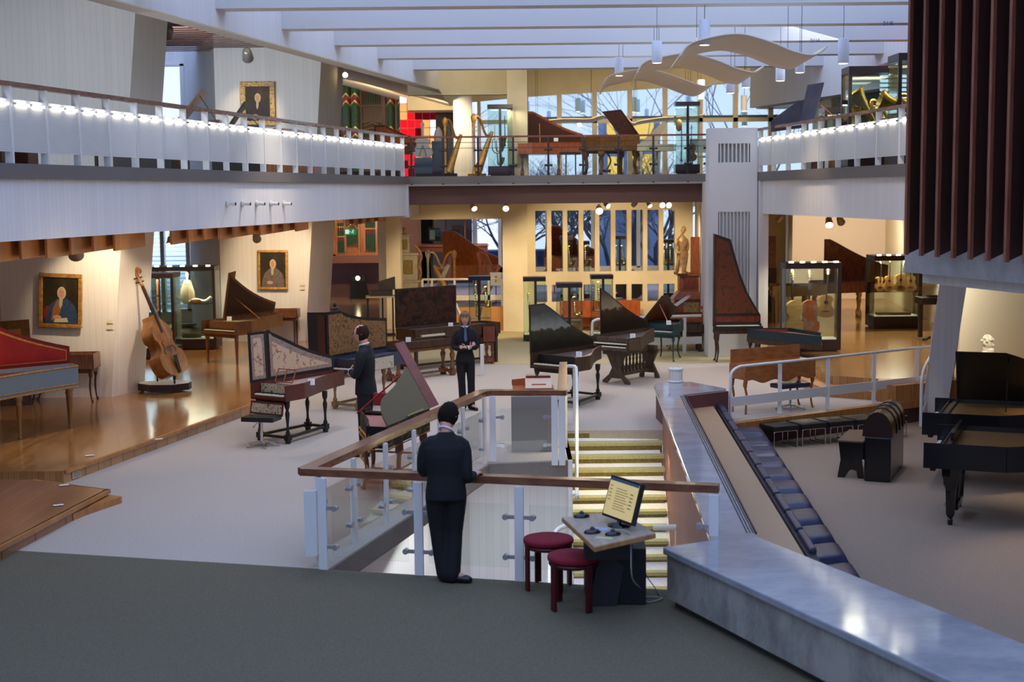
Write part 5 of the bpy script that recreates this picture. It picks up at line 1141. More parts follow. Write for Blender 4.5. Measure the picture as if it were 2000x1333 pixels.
harp('shorter gilded harp on the bridge, farther left of the two',-1.55,34.4,3.99,.85,1.42,GOLD)
harp('taller gilded harp with crowned pillar left of the bridge glass case',-.86,34.3,3.99,.75,1.50,GOLD)
harp('cream and gold painted harp on the podium, nearest the cream column',-2.28,39.0,.6,.1,1.46,mat('cream_gold_harp',(208,186,130),.4,.3),mat('pale_green_harp_box',(206,206,150),.5))
harp('golden harp in the middle of the podium in front of the orange piano',-1.55,38.8,.6,PI+.2,1.46,GOLD)
harp('orange varnished harp on the podium beside the window',-.86,39.0,.6,.1,1.42,ORGW)
keyboard_instrument('orange-brown grand harpsichord standing among the harps on the podium','harpsichord',(-1.95,41.2),math.radians(-98),1.6,1.0,1.55,.34,dict(case=ORGW,inner=WALN,lidin=ORGW,name=ORGW),floor=.6,lid=75,lidy=0,legs='taper',stretch=False,lidout=ORGW,legm=ORGW)
# --- white positive organ by the column
t=thing('positive_organ','cream and gilt baroque positive organ standing behind the cream column','organ',(-2.78,38.2,.6))
CRW=mat('cream_organ_paint',(214,202,166),.5,c2=(200,184,140),scale=8)
b=MB(); b.box(-.25,.3,0,.4,0,.62); b.box(-.28,.33,-.03,.43,.62,.68); b.box(-.22,.26,.02,.38,.68,1.35); b.box(-.26,.30,-.02,.4,1.35,1.42); b.box(-.2,.05,.05,.35,1.42,1.85); b.box(-.23,.08,.02,.38,1.85,1.9); b.build('cabinet',CRW,t,bevel=.01)
b=MB(); b.tube(smooth([(.30,-.02,.7),(.36,-.02,.9),(.30,-.02,1.1),(.38,-.02,1.3),(.30,-.02,1.5),(.2,-.02,1.62)],4),.035,6); b.tube(smooth([(.3,-.02,.05),(.36,-.02,.25),(.28,-.02,.45),(.36,-.02,.6)],4),.03,6); b.ball((-.08,.1,2.0),.07,1,.7,1.5); b.build('gilt_carving',GOLD,t)
for z0,z1,x0,x1 in((.85,1.22,-.12,.14),(1.5,1.78,-.16,.0)): b=MB(); b.box(x0,x1,-.0 if z0<1.4 else .03,.03 if z0<1.4 else .06,z0,z1); b.build('fretwork',painted('black_gold_fret',[(24,20,16),(190,160,90),(26,22,18)],26),t)
# --- statue on its organ cabinet
t=thing('cabinet_organ','tall orange-brown cabinet with carved panels carrying a statue','cabinet',(4.20,34.0,0))
b=MB(); b.box(-.30,.36,-.1,.4,0,1.02); b.add([(-.36,-.16,1.02),(.40,-.16,1.02),(.40,.44,1.02),(-.36,.44,1.02),(-.20,-.05,1.20),(.30,-.05,1.20),(.30,.4,1.20),(-.20,.4,1.20)],[(3,2,1,0),(4,5,6,7),(0,1,5,4),(1,2,6,5),(2,3,7,6),(3,0,4,7)]); b.box(-.18,.28,-.04,.4,1.2,1.58); b.box(-.23,.32,-.08,.42,1.58,1.64); b.build('cabinet',MAHO if False else wood('chestnut_cabinet',(132,68,36),(160,88,48),3,.35,(4,4,1)),t)
b=MB(); b.box(.12,.30,.0,.3,1.64,2.5); b.build('back_board',MATS['chestnut_cabinet'],t)
b=MB(); b.box(-.10,.28,-.115,-.10,.45,.95); b.build('carved_panel',painted('gold_relief',[(60,34,24),(196,160,104),(80,46,30)],14),t)
b=MB(); b.box(-.10,.22,-.055,-.04,1.26,1.54); b.build('inlay_panel',MAHO,t)
t=thing('statue','gilded draped female statue standing on the tall cabinet','statue',(4.06,33.95,1.64))
STG=mat('gilded_statue',(196,162,108),.45,.35,c2=(150,108,66),scale=9)
b=MB(); b.lathe([(.20,0),(.19,.03),(.13,.06),(.15,.25),(.17,.45),(.13,.60),(.15,.70),(.165,.80),(.10,.87),(.05,.90),(.045,.94)],(0,0,0),18,1,.75)
n=18
for i,v in enumerate(b.v):
    a=math.atan2(v[1],v[0]); k=1+.10*math.sin(a*7)*(1 if v[2]<.6 else .3); b.v[i]=(v[0]*k+.04*math.sin(v[2]*3),v[1]*k,v[2])
b.build('draped_body',STG,t)
b=MB(); b.ball((.045,-.02,1.02),.065,1,1,1.2,12,8); b.build('head',STG,t)
b=MB(); b.ball((.07,.0,1.05),.07,1,1,1.1,10,8); b.build('hair',STG,t)
b=MB(); b.tube(smooth([(-.10,0,.82),(-.17,-.04,.66),(-.14,-.12,.52),(-.05,-.14,.50)],4),.035,8); b.build('arm',STG,t)
b=MB(); b.tube(smooth([(.16,0,.82),(.20,-.02,.66),(.16,-.10,.56),(.08,-.14,.60)],4),.035,8); b.build('arm',STG,t)
b=MB(); b.tube(smooth([(-.08,-.06,.40),(-.13,-.10,.22),(-.16,-.10,.05),(-.22,-.14,.02)],4),.04,8); b.build('leg',STG,t)
t.scale=(.8,.8,1.0)
t=thing('wall_ornament','gilded carved ornament hanging on the white wall beside the cabinet','ornament',(4.78,34.2,1.2)); b=MB(); b.box(-.06,.04,-.03,.0,-.0,.55); b.build('carving',painted('gold_carving',[(90,60,20),(226,184,84),(120,84,30)],22),t)
# ================================================================= PEOPLE
SKIN=mat('skin',(206,152,128),.55,c2=(214,162,138),scale=14); SUIT=mat('navy_black_suit',(11,12,18),.85,c2=(15,16,23),scale=40,bump=.05); SUIT1=mat('black_navy_suit',(9,10,15),.85)
TROU=mat('black_trousers',(13,13,16),.85); SHIRT=mat('white_shirt',(226,228,236),.7); SHOE=mat('black_shoes',(14,13,14),.25)
def V(*a): return Vector(a)
def remesh(o,vs,sm=4,f=.5):
    md=o.modifiers.new('r','REMESH'); md.mode='VOXEL'; md.voxel_size=vs; md.use_smooth_shade=True
    md=o.modifiers.new('s','SMOOTH'); md.iterations=sm; md.factor=f
    return o
def limb(b,pts,rs,n=12,flat=1.0):
    P=[];R=[]
    sp=smooth(pts,4); k=len(pts)-1
    for i,p in enumerate(sp):
        t=i/4; j=min(int(t),k-1); f=t-j; P.append(p); R.append(rs[j]*(1-f)+rs[j+1]*f)
    b.tube(P,R,n,flat=flat)
    for p,r in((pts[0],rs[0]),(pts[-1],rs[-1])): b.ball(p,r*.97,n=10,m_=6)
def loft(b,secs,n=20):
    """sections: (centre, rx, ry, rotation z) stacked"""
    vs=[];fs=[]
    for c,rx,ry,tl in secs:
        for k in range(n):
            a=2*PI*k/n; ca_=math.copysign(abs(math.cos(a))**.85,math.cos(a)); sa_=math.copysign(abs(math.sin(a))**.85,math.sin(a))
            vs.append((c[0]+rx*ca_,c[1]+ry*sa_*math.cos(tl),c[2]+ry*sa_*math.sin(tl)))
    for i in range(len(secs)-1):
        for k in range(n): fs.append((i*n+k,i*n+(k+1)%n,(i+1)*n+(k+1)%n,(i+1)*n+k))
    b.add(vs,fs,True); b.add(vs[:n],[tuple(range(n-1,-1,-1))]); b.add(vs[-n:],[tuple(range(n))])
def headpt(th,ph,off=0.0):
    """th 0..pi from top, ph angle, face towards -y"""
    x=math.sin(th)*math.sin(ph); y=-math.sin(th)*math.cos(ph); z=math.cos(th)
    w,d,h=.076,.098,.122
    lo=max(0,-z)
    X=x*w*(1-.34*lo**1.5); Y=y*d*(1-.12*lo) ; Z=z*h
    if y>0: Y=y*d*(1-.45*lo)
    else: Y-= .010*lo
    f=max(0,math.cos(ph))*math.sin(th) if y<0 else 0
    zz=Z/.122
    nose=math.exp(-((x/.16)**2))*math.exp(-((zz+.18)/.17)**2)*.026*(1 if y<-.3 else 0)
    brow=math.exp(-((zz-.20)/.10)**2)*.006*f; eye=-math.exp(-((abs(x)-.36)/.17)**2)*math.exp(-((zz-.04)/.10)**2)*.010*f
    chin=math.exp(-((x/.3)**2))*math.exp(-((zz+.86)/.14)**2)*.012*f; lip=math.exp(-((x/.28)**2))*math.exp(-((zz+.52)/.07)**2)*.006*f
    Y-= nose+brow+eye+chin+lip
    r=Vector((X,Y,Z)); 
    return r+r.normalized()*off
def head(b,c,R,s=1):
    nu,nv=36,28; vs=[];fs=[]
    for i in range(nv+1):
        for k in range(nu): vs.append(c+R@(headpt(max(.001,PI*i/nv),2*PI*k/nu)*s))
    for i in range(nv):
        for k in range(nu): fs.append((i*nu+k,(i+1)*nu+k,(i+1)*nu+(k+1)%nu,i*nu+(k+1)%nu))
    b.add(vs,fs,True)
    for sx in(-1,1): 
        e=c+R@(V(sx*.080,.008,-.005)*s); 
        b.tube([e+R@(V(-sx*.01,0,-.028)*s),e+R@(V(sx*.004,.006,0)*s),e+R@(V(0,.008,.03)*s)],[.012*s,.017*s,.012*s],8,flat=.6)
def hairmesh(b,c,R,fn,off,s=1,fringe=None):
    nu,nv=40,28; idx={}; vs=[];fs=[]
    def P(i,k): 
        th=max(.001,PI*i/nv); ph=2*PI*(k%nu)/nu; 
        jit=.003*math.sin(ph*9+i)+.002*math.sin(ph*17)
        return c+R@(headpt(th,ph,off+jit)*s)
    for i in range(nv):
        for k in range(nu):
            th=PI*(i+.5)/nv; ph=2*PI*(k+.5)/nu
            if fn(th,ph):
                q=[]
                for a,d in((i,k),(i+1,k),(i+1,k+1),(i,k+1)):
                    key=(a,d%nu)
                    if key not in idx: idx[key]=len(vs); vs.append(P(a,d))
                    q.append(idx[key])
                fs.append(tuple(q))
    b.add(vs,fs,True)
def hand(b,w,d,nrm,thumb,curl=.5,s=1):
    """w wrist, d direction of fingers, nrm back-of-hand normal, thumb direction (sideways)"""
    d=d.normalized(); nrm=(nrm-d*nrm.dot(d)).normalized(); sd=d.cross(nrm).normalized()
    if sd.dot(thumb)<0: sd=-sd
    k=w+d*.085*s
    b.tube([w-d*.01,w+d*.03*s,k],[.024*s,.036*s,.040*s],12,flat=.5)
    P=[w,w+d*.045*s,k]
    vs=[]
    for L,o in((.070,.030),(.078,.010),(.073,-.010),(.058,-.029)):
        p=k+sd*o*s-d*.012*s; dr=(d+sd*o*2).normalized(); pts=[p]; a=0
        for f,q in((.45,.35),(.32,.6),(.23,.5)):
            a+=curl*q*1.6; v=dr*math.cos(a)-nrm*math.sin(a); p=p+v*L*f*s*1.02; pts.append(p)
        b.tube(pts,[.0105*s,.0098*s,.0088*s,.0072*s],8)
        b.ball(pts[-1],.0072*s,n=8,m_=5)
    p=w+d*.025*s+sd*.025*s; pts=[p,p+(d*.5+sd*.7).normalized()*.035*s,p+(d*.5+sd*.7).normalized()*.035*s+(d*.8+sd*.3-nrm*curl*.5).normalized()*.03*s,p+(d*.5+sd*.7).normalized()*.035*s+(d*.8+sd*.3-nrm*curl*.5).normalized()*.055*s]
    b.tube(pts,[.015*s,.012*s,.011*s,.008*s],8)
def person(label,loc,rz,J,S=1.0,hair=None,haircol=(60,42,32),suit=SUIT,woman=False,hs=1.0,coat=.0,legw=1.0):
    t=thing('person',label,'person',loc,rz)
    HR=J['headR']
    g=lambda k:V(*J[k])
    wd=.9 if woman else 1.0
    # ---- body (skin), one continuous surface
    b=MB(); head(b,g('head'),HR,hs); limb(b,[g('chest')+V(0,0,.06),g('neck'),g('head')+HR@V(0,.02,-.06)],[.075*wd,.056*wd,.058*wd])
    limb(b,[g('pelvis'),(g('pelvis')+g('chest'))/2,g('chest')],[.11*wd,.10*wd,.10*wd],flat=.7)
    for s in('l','r'):
        sh,el,wr=g('sh_'+s),g('el_'+s),g('wr_'+s)
        limb(b,[g('chest')+V(0,0,.08),sh,el,wr],[.05,.036*wd,.036*wd,.027*wd])
        hd,hn,ht,cu=J['hand_'+s]; hand(b,wr,V(*hd),V(*hn),V(*ht),cu,.96*wd)
        hp,kn,an=g('hip_'+s),g('kn_'+s),g('an_'+s)
        limb(b,[g('pelvis'),hp,kn,an],[.10*wd,.085*wd,.052*wd,.036*wd])
        limb(b,[an,an+V(*J['toe_'+s])*.13+V(0,0,-.045)],[.036,.03])
    remesh(b.build('body',SKIN,t),.0062,5)
    # ---- jacket
    b=MB(); pe,ch,ne=g('pelvis'),g('chest'),g('neck')
    dn=(pe-ch).normalized(); tl=J.get('tilt',0)
    hem=pe+dn*.10 if not woman else pe+dn*.08
    shc=(g('sh_l')+g('sh_r'))/2
    secs=[(hem,.195*wd,.145*wd,tl),(pe+dn*.0,.19*wd,.14*wd,tl),(pe.lerp(ch,.45),.168*wd if not woman else .135,.125*wd,tl),(ch,.20*wd,.135*wd,tl),(ch.lerp(shc,.6),.21*wd,.125*wd,tl),(shc+V(0,0,.02),.16*wd,.09,tl),(ne.lerp(shc,.30)+V(0,0,.0),.085,.08,tl),(ne+V(0,.01,-.012),.074,.07,tl)]
    loft(b,secs)
    for s in('l','r'):
        sh,el,wr=g('sh_'+s),g('el_'+s),g('wr_'+s)
        limb(b,[ch.lerp(shc,.9),sh+V(0,0,-.02),el,el.lerp(wr,.88)],[.08,.066*wd,.054*wd,.043*wd])
    remesh(b.build('jacket',suit,t),.011,6)
    # collar and cuffs
    b=MB(); cpts=[ne+HR@V(.066*math.sin(a),.062*math.cos(a)+.0,0) +V(0,0,.004+.012*math.cos(a)) for a in [2*PI*i/20 for i in range(20)]]
    b.tube(cpts,.010,6,closed=True)
    if not J.get('back'):
        a=shc+V(0,-.118*wd,-.02); c=ch+V(0,-.150*wd,.0); b.prism([ne+V(-.045,-.052,.0),ne+V(.045,-.052,.0),ch+V(0,-.142*wd,.03)],(0,-.008,0))
    b.build('shirt',SHIRT,t)
    for s in('l','r'):
        el,wr=g('el_'+s),g('wr_'+s); b=MB(); b.tube([el.lerp(wr,.87),el.lerp(wr,.95)],.040*wd,10); b.build('cuff',SHIRT,t)
    if J.get('tie'):
        b=MB(); b.prism([ne+V(-.015,-.066,-.01),ne+V(.015,-.066,-.01),ch+V(.03,-.15*wd,.05),ch+V(0,-.155*wd,.0),ch+V(-.03,-.15*wd,.05)],(0,-.008,0)); b.build('tie',mat('blue_grey_tie',(70,86,120),.6),t)
    # ---- trousers
    b=MB(); 
    loft(b,[(pe+V(0,0,.08),.155*wd,.115*wd,tl*.5),(pe,.175*wd,.13*wd,tl*.5),(pe+V(0,0,-.10),.168*wd,.13*wd,0)])
    for s in('l','r'):
        hp,kn,an=g('hip_'+s),g('kn_'+s),g('an_'+s); 
        limb(b,[pe+V((hp.x-pe.x)*.6,0,0),hp+V(0,0,-.05),kn,an+V(0,0,-.025)],[.10*wd,.102*wd*legw,.076*wd*legw,.074*wd*legw])
    remesh(b.build('trousers',TROU,t),.011,6)
    for s in('l','r'):
        an=g('an_'+s); d=V(*J['toe_'+s]).normalized(); b=MB(); z=an.z
        P=[V(an.x,an.y,.04)-d*.07,V(an.x,an.y,.045)-d*.02,V(an.x,an.y,.038)+d*.06,V(an.x,an.y,.030)+d*.13,V(an.x,an.y,.022)+d*.19]
        b.tube(smooth(P,3),[.032,.040,.042,.040,.040,.040,.041,.043,.044,.044,.040,.032,.018],12,flat=1.0)
        b.v=[(x,y,max(zz,0.002)) for x,y,zz in b.v]; b.build('shoe',SHOE,t)
    # ---- face details and hair
    hc=g('head')
    for sx in(-1,1):
        b=MB(); b.ball(hc+HR@(V(sx*.030,-.079,.006)*hs),.0125*hs,n=10,m_=6); e=b.build('eye',mat('eye_white',(220,215,210),.3),t)
        b=MB(); b.ball(hc+HR@(V(sx*.030,-.089,.006)*hs),.006*hs,n=8,m_=5); b.build('iris',mat('dark_iris',(50,38,30),.3),e)
        b=MB(); b.tube([hc+HR@(V(sx*.015,-.099,.026)*hs),hc+HR@(V(sx*.032,-.098,.031)*hs),hc+HR@(V(sx*.050,-.086,.025)*hs)],.0035,5); b.build('eyebrow',mat('brow_%d'%haircol[0],haircol,.8),t)
    b=MB(); b.tube(smooth([hc+HR@(V(-.024,-.094,-.064)*hs),hc+HR@(V(0,-.103,-.063)*hs),hc+HR@(V(.024,-.094,-.064)*hs)],4),.0045,6); b.build('lips',mat('lips',(170,96,88),.5),t)
    b=MB(); hairmesh(b,hc,HR,hair,.010,hs); o=b.build('hair',mat('hair_%d'%haircol[0],haircol,.85,c2=tuple(min(255,int(x*1.3)) for x in haircol),scale=30,stretch=(1,1,.2),spec=.15),t,solid=.018)
    if J.get('longhair'):
        b=MB()
        for i in range(26):
            a=PI*.42+ (2*PI-.84*PI)*i/25; x=.082*math.sin(a); y=-.098*math.cos(a)
            b.tube(smooth([hc+HR@(V(x*.75,y*.75,.09)*hs),hc+HR@(V(x*1.08,y*1.08,.03)*hs),hc+HR@(V(x*1.16,y*1.1,-.05)*hs),hc+HR@(V(x*1.0,y*1.0,-.125)*hs)],3),[.014,.016,.018,.02,.02,.019,.017,.014,.011,.008],6)
        for i in range(7):
            u=(i-3)/3; b.tube(smooth([hc+HR@(V(u*.03,-.06,.118)*hs),hc+HR@(V(u*.055,-.098,.085)*hs),hc+HR@(V(u*.062,-.100,.045)*hs)],3),[.012,.013,.013,.012,.010,.008,.006],6)
        b.build('long_hair',mat('long_hair_%d'%haircol[0],(128,98,68),.8,c2=(150,120,86),scale=30,spec=.2),t)
    if J.get('glasses'):
        b=MB()
        for sx in(-1,1):
            c=hc+HR@V(sx*.032,-.106,.006); b.tube([c+HR@V(.021*math.cos(a),0,.014*math.sin(a)) for a in [2*PI*i/14 for i in range(14)]],.0028,5,closed=True)
            b.tube([hc+HR@V(sx*.054,-.104,.010),hc+HR@V(sx*.078,-.04,.010),hc+HR@V(sx*.080,.01,.006)],.0024,5)
        b.tube([hc+HR@V(-.011,-.107,.010),hc+HR@V(.011,-.107,.010)],.0026,5); b.build('glasses',BLKM,t)
    t.scale=(S,S,S); return t
Rx=lambda a:Matrix.Rotation(math.radians(a),3,'X'); Rz=lambda a:Matrix.Rotation(math.radians(a),3,'Z'); Ry=lambda a:Matrix.Rotation(math.radians(a),3,'Y')
full=lambda th,ph:(th<PI*.40) or (math.cos(ph)<.25 and th<PI*.68 and math.cos(ph)<.1) 
bald=lambda th,ph:(math.cos(ph)<.12 and PI*.22<th<PI*.70)or(math.cos(ph)<.45 and PI*.30<th<PI*.50 and math.cos(ph)>-.2)
wom=lambda th,ph:(th<PI*.36) or (math.cos(ph)<.35 and th<PI*.78)
# man in front, seen from behind, leaning on the handrail
gp=G(874,1132,0)
person('person in dark suit seen from behind, leaning on the handrail and looking down',(gp.x,gp.y-.04,0),PI+.04,dict(
    headR=Rz(-28)@Rx(28),back=1,head=(-.03,-.155,1.525),neck=(-.01,-.085,1.405),chest=(0,-.03,1.16),pelvis=(0,.0,.86),tilt=math.radians(8),
    sh_l=(.165,-.05,1.30),el_l=(.215,-.06,1.04),wr_l=(.14,-.27,.985),sh_r=(-.165,-.05,1.29),el_r=(-.20,.04,.99),wr_r=(-.265,-.12,.975),
    hand_l=((-.8,-.3,0),(0,0,1),(0,-1,0),.5),hand_r=((-.55,-1,.12),(0,0,1),(1,0,0),.45),
    hip_l=(.085,0,.84),kn_l=(.075,-.03,.46),an_l=(.02,.02,.09),hip_r=(-.085,0,.84),kn_r=(-.07,-.02,.46),an_r=(-.045,.06,.09),toe_l=(.25,-1,0),toe_r=(-.9,.2,0)),
    1.0,full,(24,19,16),SUIT1,legw=1.08)
# balding man in profile with folded arms
gp=G(716,889,0)
person('balding person with glasses in dark suit, arms folded, turned to the left',(gp.x,gp.y,0),math.radians(-100),dict(
    headR=Rz(8)@Rx(2),head=(0,-.045,1.69),neck=(0,-.0,1.545),chest=(0,0,1.25),pelvis=(0,.01,.95),glasses=1,
    sh_l=(.19,.01,1.44),el_l=(.25,-.05,1.15),wr_l=(.02,-.20,1.17),sh_r=(-.19,.01,1.44),el_r=(-.25,-.06,1.15),wr_r=(-.04,-.23,1.12),
    hand_l=((-1,-.1,.25),(0,-1,.3),(0,0,1),.5),hand_r=((1,.3,.2),(0,-1,.1),(0,0,1),.4),
    hip_l=(.09,.01,.92),kn_l=(.12,-.0,.50),an_l=(.14,.02,.09),hip_r=(-.09,.01,.92),kn_r=(-.11,-.02,.50),an_r=(-.12,-.02,.09),toe_l=(.15,-1,0),toe_r=(-.15,-1,0)),
    1.0,bald,(44,30,26),SUIT)
# woman facing the camera with folded arms
gp=G(910,801,0)
person('person with chin-length light brown hair in dark trouser suit, arms folded, facing forward',(gp.x,gp.y,0),.12,dict(
    headR=Rz(-4)@Rx(4),head=(0,-.03,1.66),neck=(0,0,1.525),chest=(0,0,1.24),pelvis=(0,.0,.95),tie=1,longhair=1,
    sh_l=(.145,.0,1.42),el_l=(.205,-.04,1.15),wr_l=(-.0,-.19,1.15),sh_r=(-.145,.0,1.42),el_r=(-.205,-.05,1.14),wr_r=(.08,-.20,1.15),
    hand_l=((-1,-.1,.15),(0,-1,.2),(0,0,1),.5),hand_r=((.7,-.1,.8),(0,-1,.1),(-1,0,.3),.5),
    hip_l=(.085,.0,.92),kn_l=(.10,-.02,.50),an_l=(.10,.0,.09),hip_r=(-.085,.0,.92),kn_r=(-.07,-.02,.50),an_r=(-.05,.0,.09),toe_l=(.55,-1,0),toe_r=(-.1,-1,0)),
    .925,wom,(112,82,56),SUIT,woman=True)
# ================================================================= FURNITURE, PICTURES, LAMPS, UPPER FLOOR
WREDF=mat('crimson_felt',(116,12,34),.9,c2=(132,18,42),scale=50,bump=.1); DRED=mat('dark_red_lacquer',(72,10,20),.35)
def red_stool(label,x,y,rz,r=.232,h=.47):
    t=thing('round_stool',label,'stool',(x,y,0),rz)
    b=MB(); b.lathe([(r*.90,h-.055),(r*.98,h-.045),(r,h-.02),(r*.97,h-.005),(r*.80,h+.006),(.0001,h+.010)],(0,0,0),40); b.build('seat_pad',WREDF,t)
    b=MB(); b.tube([(r*.86*math.cos(2*PI*i/32),r*.86*math.sin(2*PI*i/32),h-.075) for i in range(32)],.022,8,closed=True); b.build('ring',DRED,t)
    for k in range(4):
        a=2*PI*k/4+.35; c,s_=math.cos(a),math.sin(a); d=V(c,s_,0)
        b=MB(); b.bar(d*(r*.93)+V(0,0,0),d*(r*.93)+V(0,0,h-.05),.062,.030,(c,s_,0)); b.build('leg',DRED,t,bevel=.008)
g=G(1072,1150,0); red_stool('round stool with crimson felt seat, the one farther from the camera',g.x,g.y+.03,.1)
g=G(1121,1186,0); red_stool('round stool with crimson felt seat, nearest stool overlapping the other',g.x,g.y,.25)
# computer table
DESKW=wood('pale_grey_beech',(150,136,118),(170,156,136),3,.45,(6,1,1)); DESKE=wood('beech_edge',(160,110,62),(184,134,80),3,.5,(6,1,1)); PCB=mat('charcoal_board',(16,18,24),.7)
pc=[G(1097,1011,.76),G(1161,1070,.76),G(1281,1043,.76),G(1213,1000,.76)]
o0=V((pc[0].x+pc[2].x)/2,(pc[0].y+pc[2].y)/2,0)
t=thing('computer_table','beech edged table with charcoal cabinet base and tilted monitor beside the stools','table',(o0.x,o0.y,0))
Q=[(p.x-o0.x,p.y-o0.y) for p in pc]
b=MB(); b.slab(Q,.72,.7585); b.build('edge',DESKE,t,bevel=.003); b=MB(); b.slab([(x*.985,y*.985) for x,y in Q],.7585,.762); b.build('tabletop',DESKW,t)
g1=G(1150,1180,0)-o0; g2=G(1262,1182,0)-o0; g3=G(1140,1195,0)-o0
b=MB(); b.slab([(g1.x-.02,g1.y),(g2.x,g2.y-.0),(g2.x+.02,g2.y+.42),(g1.x-.02,g1.y+.46)],0.0,.50); b.build('cabinet',PCB,t,bevel=.006)
b=MB(); b.prism([(g1.x+.0,g1.y-.07,0),(g1.x+.24,g1.y-.07,0),(g1.x+.36,g1.y-.0,.60),(g1.x+.12,g1.y,.60)],(0,.05,0)); b.slab([(-.2,-.16),(.2,-.16),(.2,.16),(-.2,.16)],.50,.72); b.build('slanted_support',mat('dark_board',(20,22,30),.55),t)
# monitor
mc=G(1206,1030,.76)
t=thing('monitor','flat black computer monitor showing a pale document, on the beech edged table','monitor',(mc.x,mc.y+.02,.762),math.radians(-62))
Rm=Rx(0)
def MP(x,y,z): 
    p=Matrix.Rotation(math.radians(-16),3,'X')@V(x,y,z); return V(p.x,p.y,p.z+.05)
def mbox(b,x0,x1,y0,y1,z0,z1):
    P=[MP(x,y,z) for z in(z0,z1) for x,y in((x0,y0),(x1,y0),(x1,y1),(x0,y1))]; b.add(P,[(0,3,2,1),(4,5,6,7),(0,1,5,4),(1,2,6,5),(2,3,7,6),(3,0,4,7)])
b=MB(); mbox(b,-.24,.24,-.01,.035,0,.36); b.build('housing',BLK,t,bevel=.006)
b=MB(); mbox(b,-.14,.14,.035,.08,.04,.26); b.build('back_box',BLK,t)
b=MB(); mbox(b,-.222,.222,-.013,-.010,.022,.342); sc_=b.build('screen',emis('screen_cream',(206,192,146),.85),t)
b=MB(); mbox(b,-.222,.222,-.0145,-.013,.318,.342); b.build('title_bar',emis('screen_bar',(60,84,130),.6),sc_)
b=MB()
for i in range(9): mbox(b,-.10,.06+.02*(i%3),-.0145,-.013,.26-.022*i,.266-.022*i)
for i in range(5): mbox(b,-.20,-.16,-.0145,-.013,.27-.03*i,.278-.03*i); mbox(b,.12,.17,-.0145,-.013,.24-.03*i,.25-.03*i)
b.build('text_lines',emis('screen_text',(150,130,96),.5),sc_)
b=MB(); b.lathe([(.10,0),(.10,.012),(.02,.02),(.02,.06)],(0,.02,0),18); b.build('foot',BLK,t)
for (u,v,l,s) in((1136,1010,'black puck-shaped control at the far left corner of the computer table',1.0),(1157,1041,'black mouse-like control at the near left of the monitor',1.0),(1197,1045,'black round control in front of the monitor',.95)):
    g=G(u,v,.765); t=thing('pointing_device',l,'computer mouse',(g.x,g.y,.762),.3)
    b=MB(); b.lathe([(.062*s,0),(.064*s,.012),(.050*s,.026),(.028*s,.034),(.0001,.036)],(0,0,0),18,1.15,.8); b.build('shell',BLK,t); b=MB(); b.ball((0,0,.034),.022*s,n=10,m_=6); b.build('ball',mat('dark_navy_plastic',(22,26,52),.2),t)
for (u,v,c,l,w,h) in((1170,1033,(150,170,196),'pale blue paper sheet left of the monitor',.16,.10),(1180,1051,(190,196,140),'pale green note sheet between the two controls',.14,.06)):
    g=G(u,v,.765); b=MB(); b.obox((g.x,g.y,.7635),(w,h,.0015),Rz(-20)); tag(b.build('paper_sheet',mat('paper_%d'%c[0],c,.8)),l,'paper')
t=thing('cable','grey cable hanging from the computer table and looping on the green carpet','cable',(0,0,0))
b=MB(); a=G(1231,1045,.76); f1=G(1262,1178,0)+V(0,0,.012); b.tube(smooth([a+V(-.1,.1,.02),a+V(0,-.02,.01),a+V(.0,-.06,-.1),a+V(.01,-.06,-.35),f1+V(-.05,-.02,.12),f1,f1+V(.09,.02,0),f1+V(.15,.10,0),f1+V(.06,.14,0),f1+V(-.03,.12,0)],5),.0065,6); b.build('cord',mat('pale_grey_cord',(150,152,146),.5),t)
t=thing('cable','thin dark cable running from the computer cabinet to the marble parapet','cable',(0,0,0))
b=MB(); p1=G(1264,1128,0.05); p2=G(1296,1168,.012); b.tube(smooth([p1+V(-.02,0,.06),p1,p1.lerp(p2,.5)+V(0,0,-.01),p2+V(-.02,0,0)],4),.005,5); b.build('cord',mat('dark_cord',(70,72,72),.5),t)
# pedestal and cimbalom
g=G(1043,880,0)
t=thing('pedestal','plain grey plinth behind the glass balustrade carrying a small dulcimer','pedestal',(.30,19.55,0))
b=MB(); b.box(-.32,.32,0,.55,0,.78); b.build('block',mat('warm_grey_paint',(142,136,132),.6),t)
t=thing('dulcimer','small orange-brown dulcimer with raised row of red-brown pins on the grey plinth','dulcimer',(.28,19.62,.78))
b=MB(); b.box(-.28,.30,.02,.42,0,.10); b.prism([(-.29,.4,.10),(-.29,.4,.18),(-.08,.4,.20),(-.08,.4,.10)],(0,.02,0)); b.build('box',ORGW,t,bevel=.004)
b=MB(); b.prism([(-.10,.02,.101),(.27,.02,.101),(.27,.36,.20),(-.10,.36,.20)],(0,0,.006)); b.build('soundboard',mat('pale_pink_wood',(206,178,152),.5),t)
b=MB(); b.box(-.09,.26,.35,.38,.206,.235); b.build('pin_block',MAHO,t)
b=MB()
for i in range(16): b.cyl((-.08+.021*i,.365,.235),(-.08+.021*i,.365,.262),.003,5)
b.build('tuning_pins',SILV,t)
b=MB(); b.box(-.01,.19,.12,.15,.135,.150); b.build('bridge',ORGW,t)
# perforated cylinder on the parapet
g=G(1318,745,.52)
t=thing('perforated_cylinder','white perforated metal cylinder with domed handle standing on the marble parapet','container',(g.x,g.y-.12,.52))
b=MB(); b.lathe([(.115,0),(.125,.01),(.125,.03),(.115,.035)],(0,0,0),24); b.lathe([(.115,.20),(.125,.205),(.125,.225),(.11,.235)],(0,0,0),24); b.build('rings',WPAINT,t)
b=MB(); b.lathe([(.112,.03),(.112,.205)],(0,0,0),24); b.build('perforated_wall',PERF,t)
b=MB(); b.tube(smooth([(-.06,0,.235),(-.03,0,.26),(.03,0,.26),(.06,0,.235)],4),.006,6); b.build('handle',SILV,t)
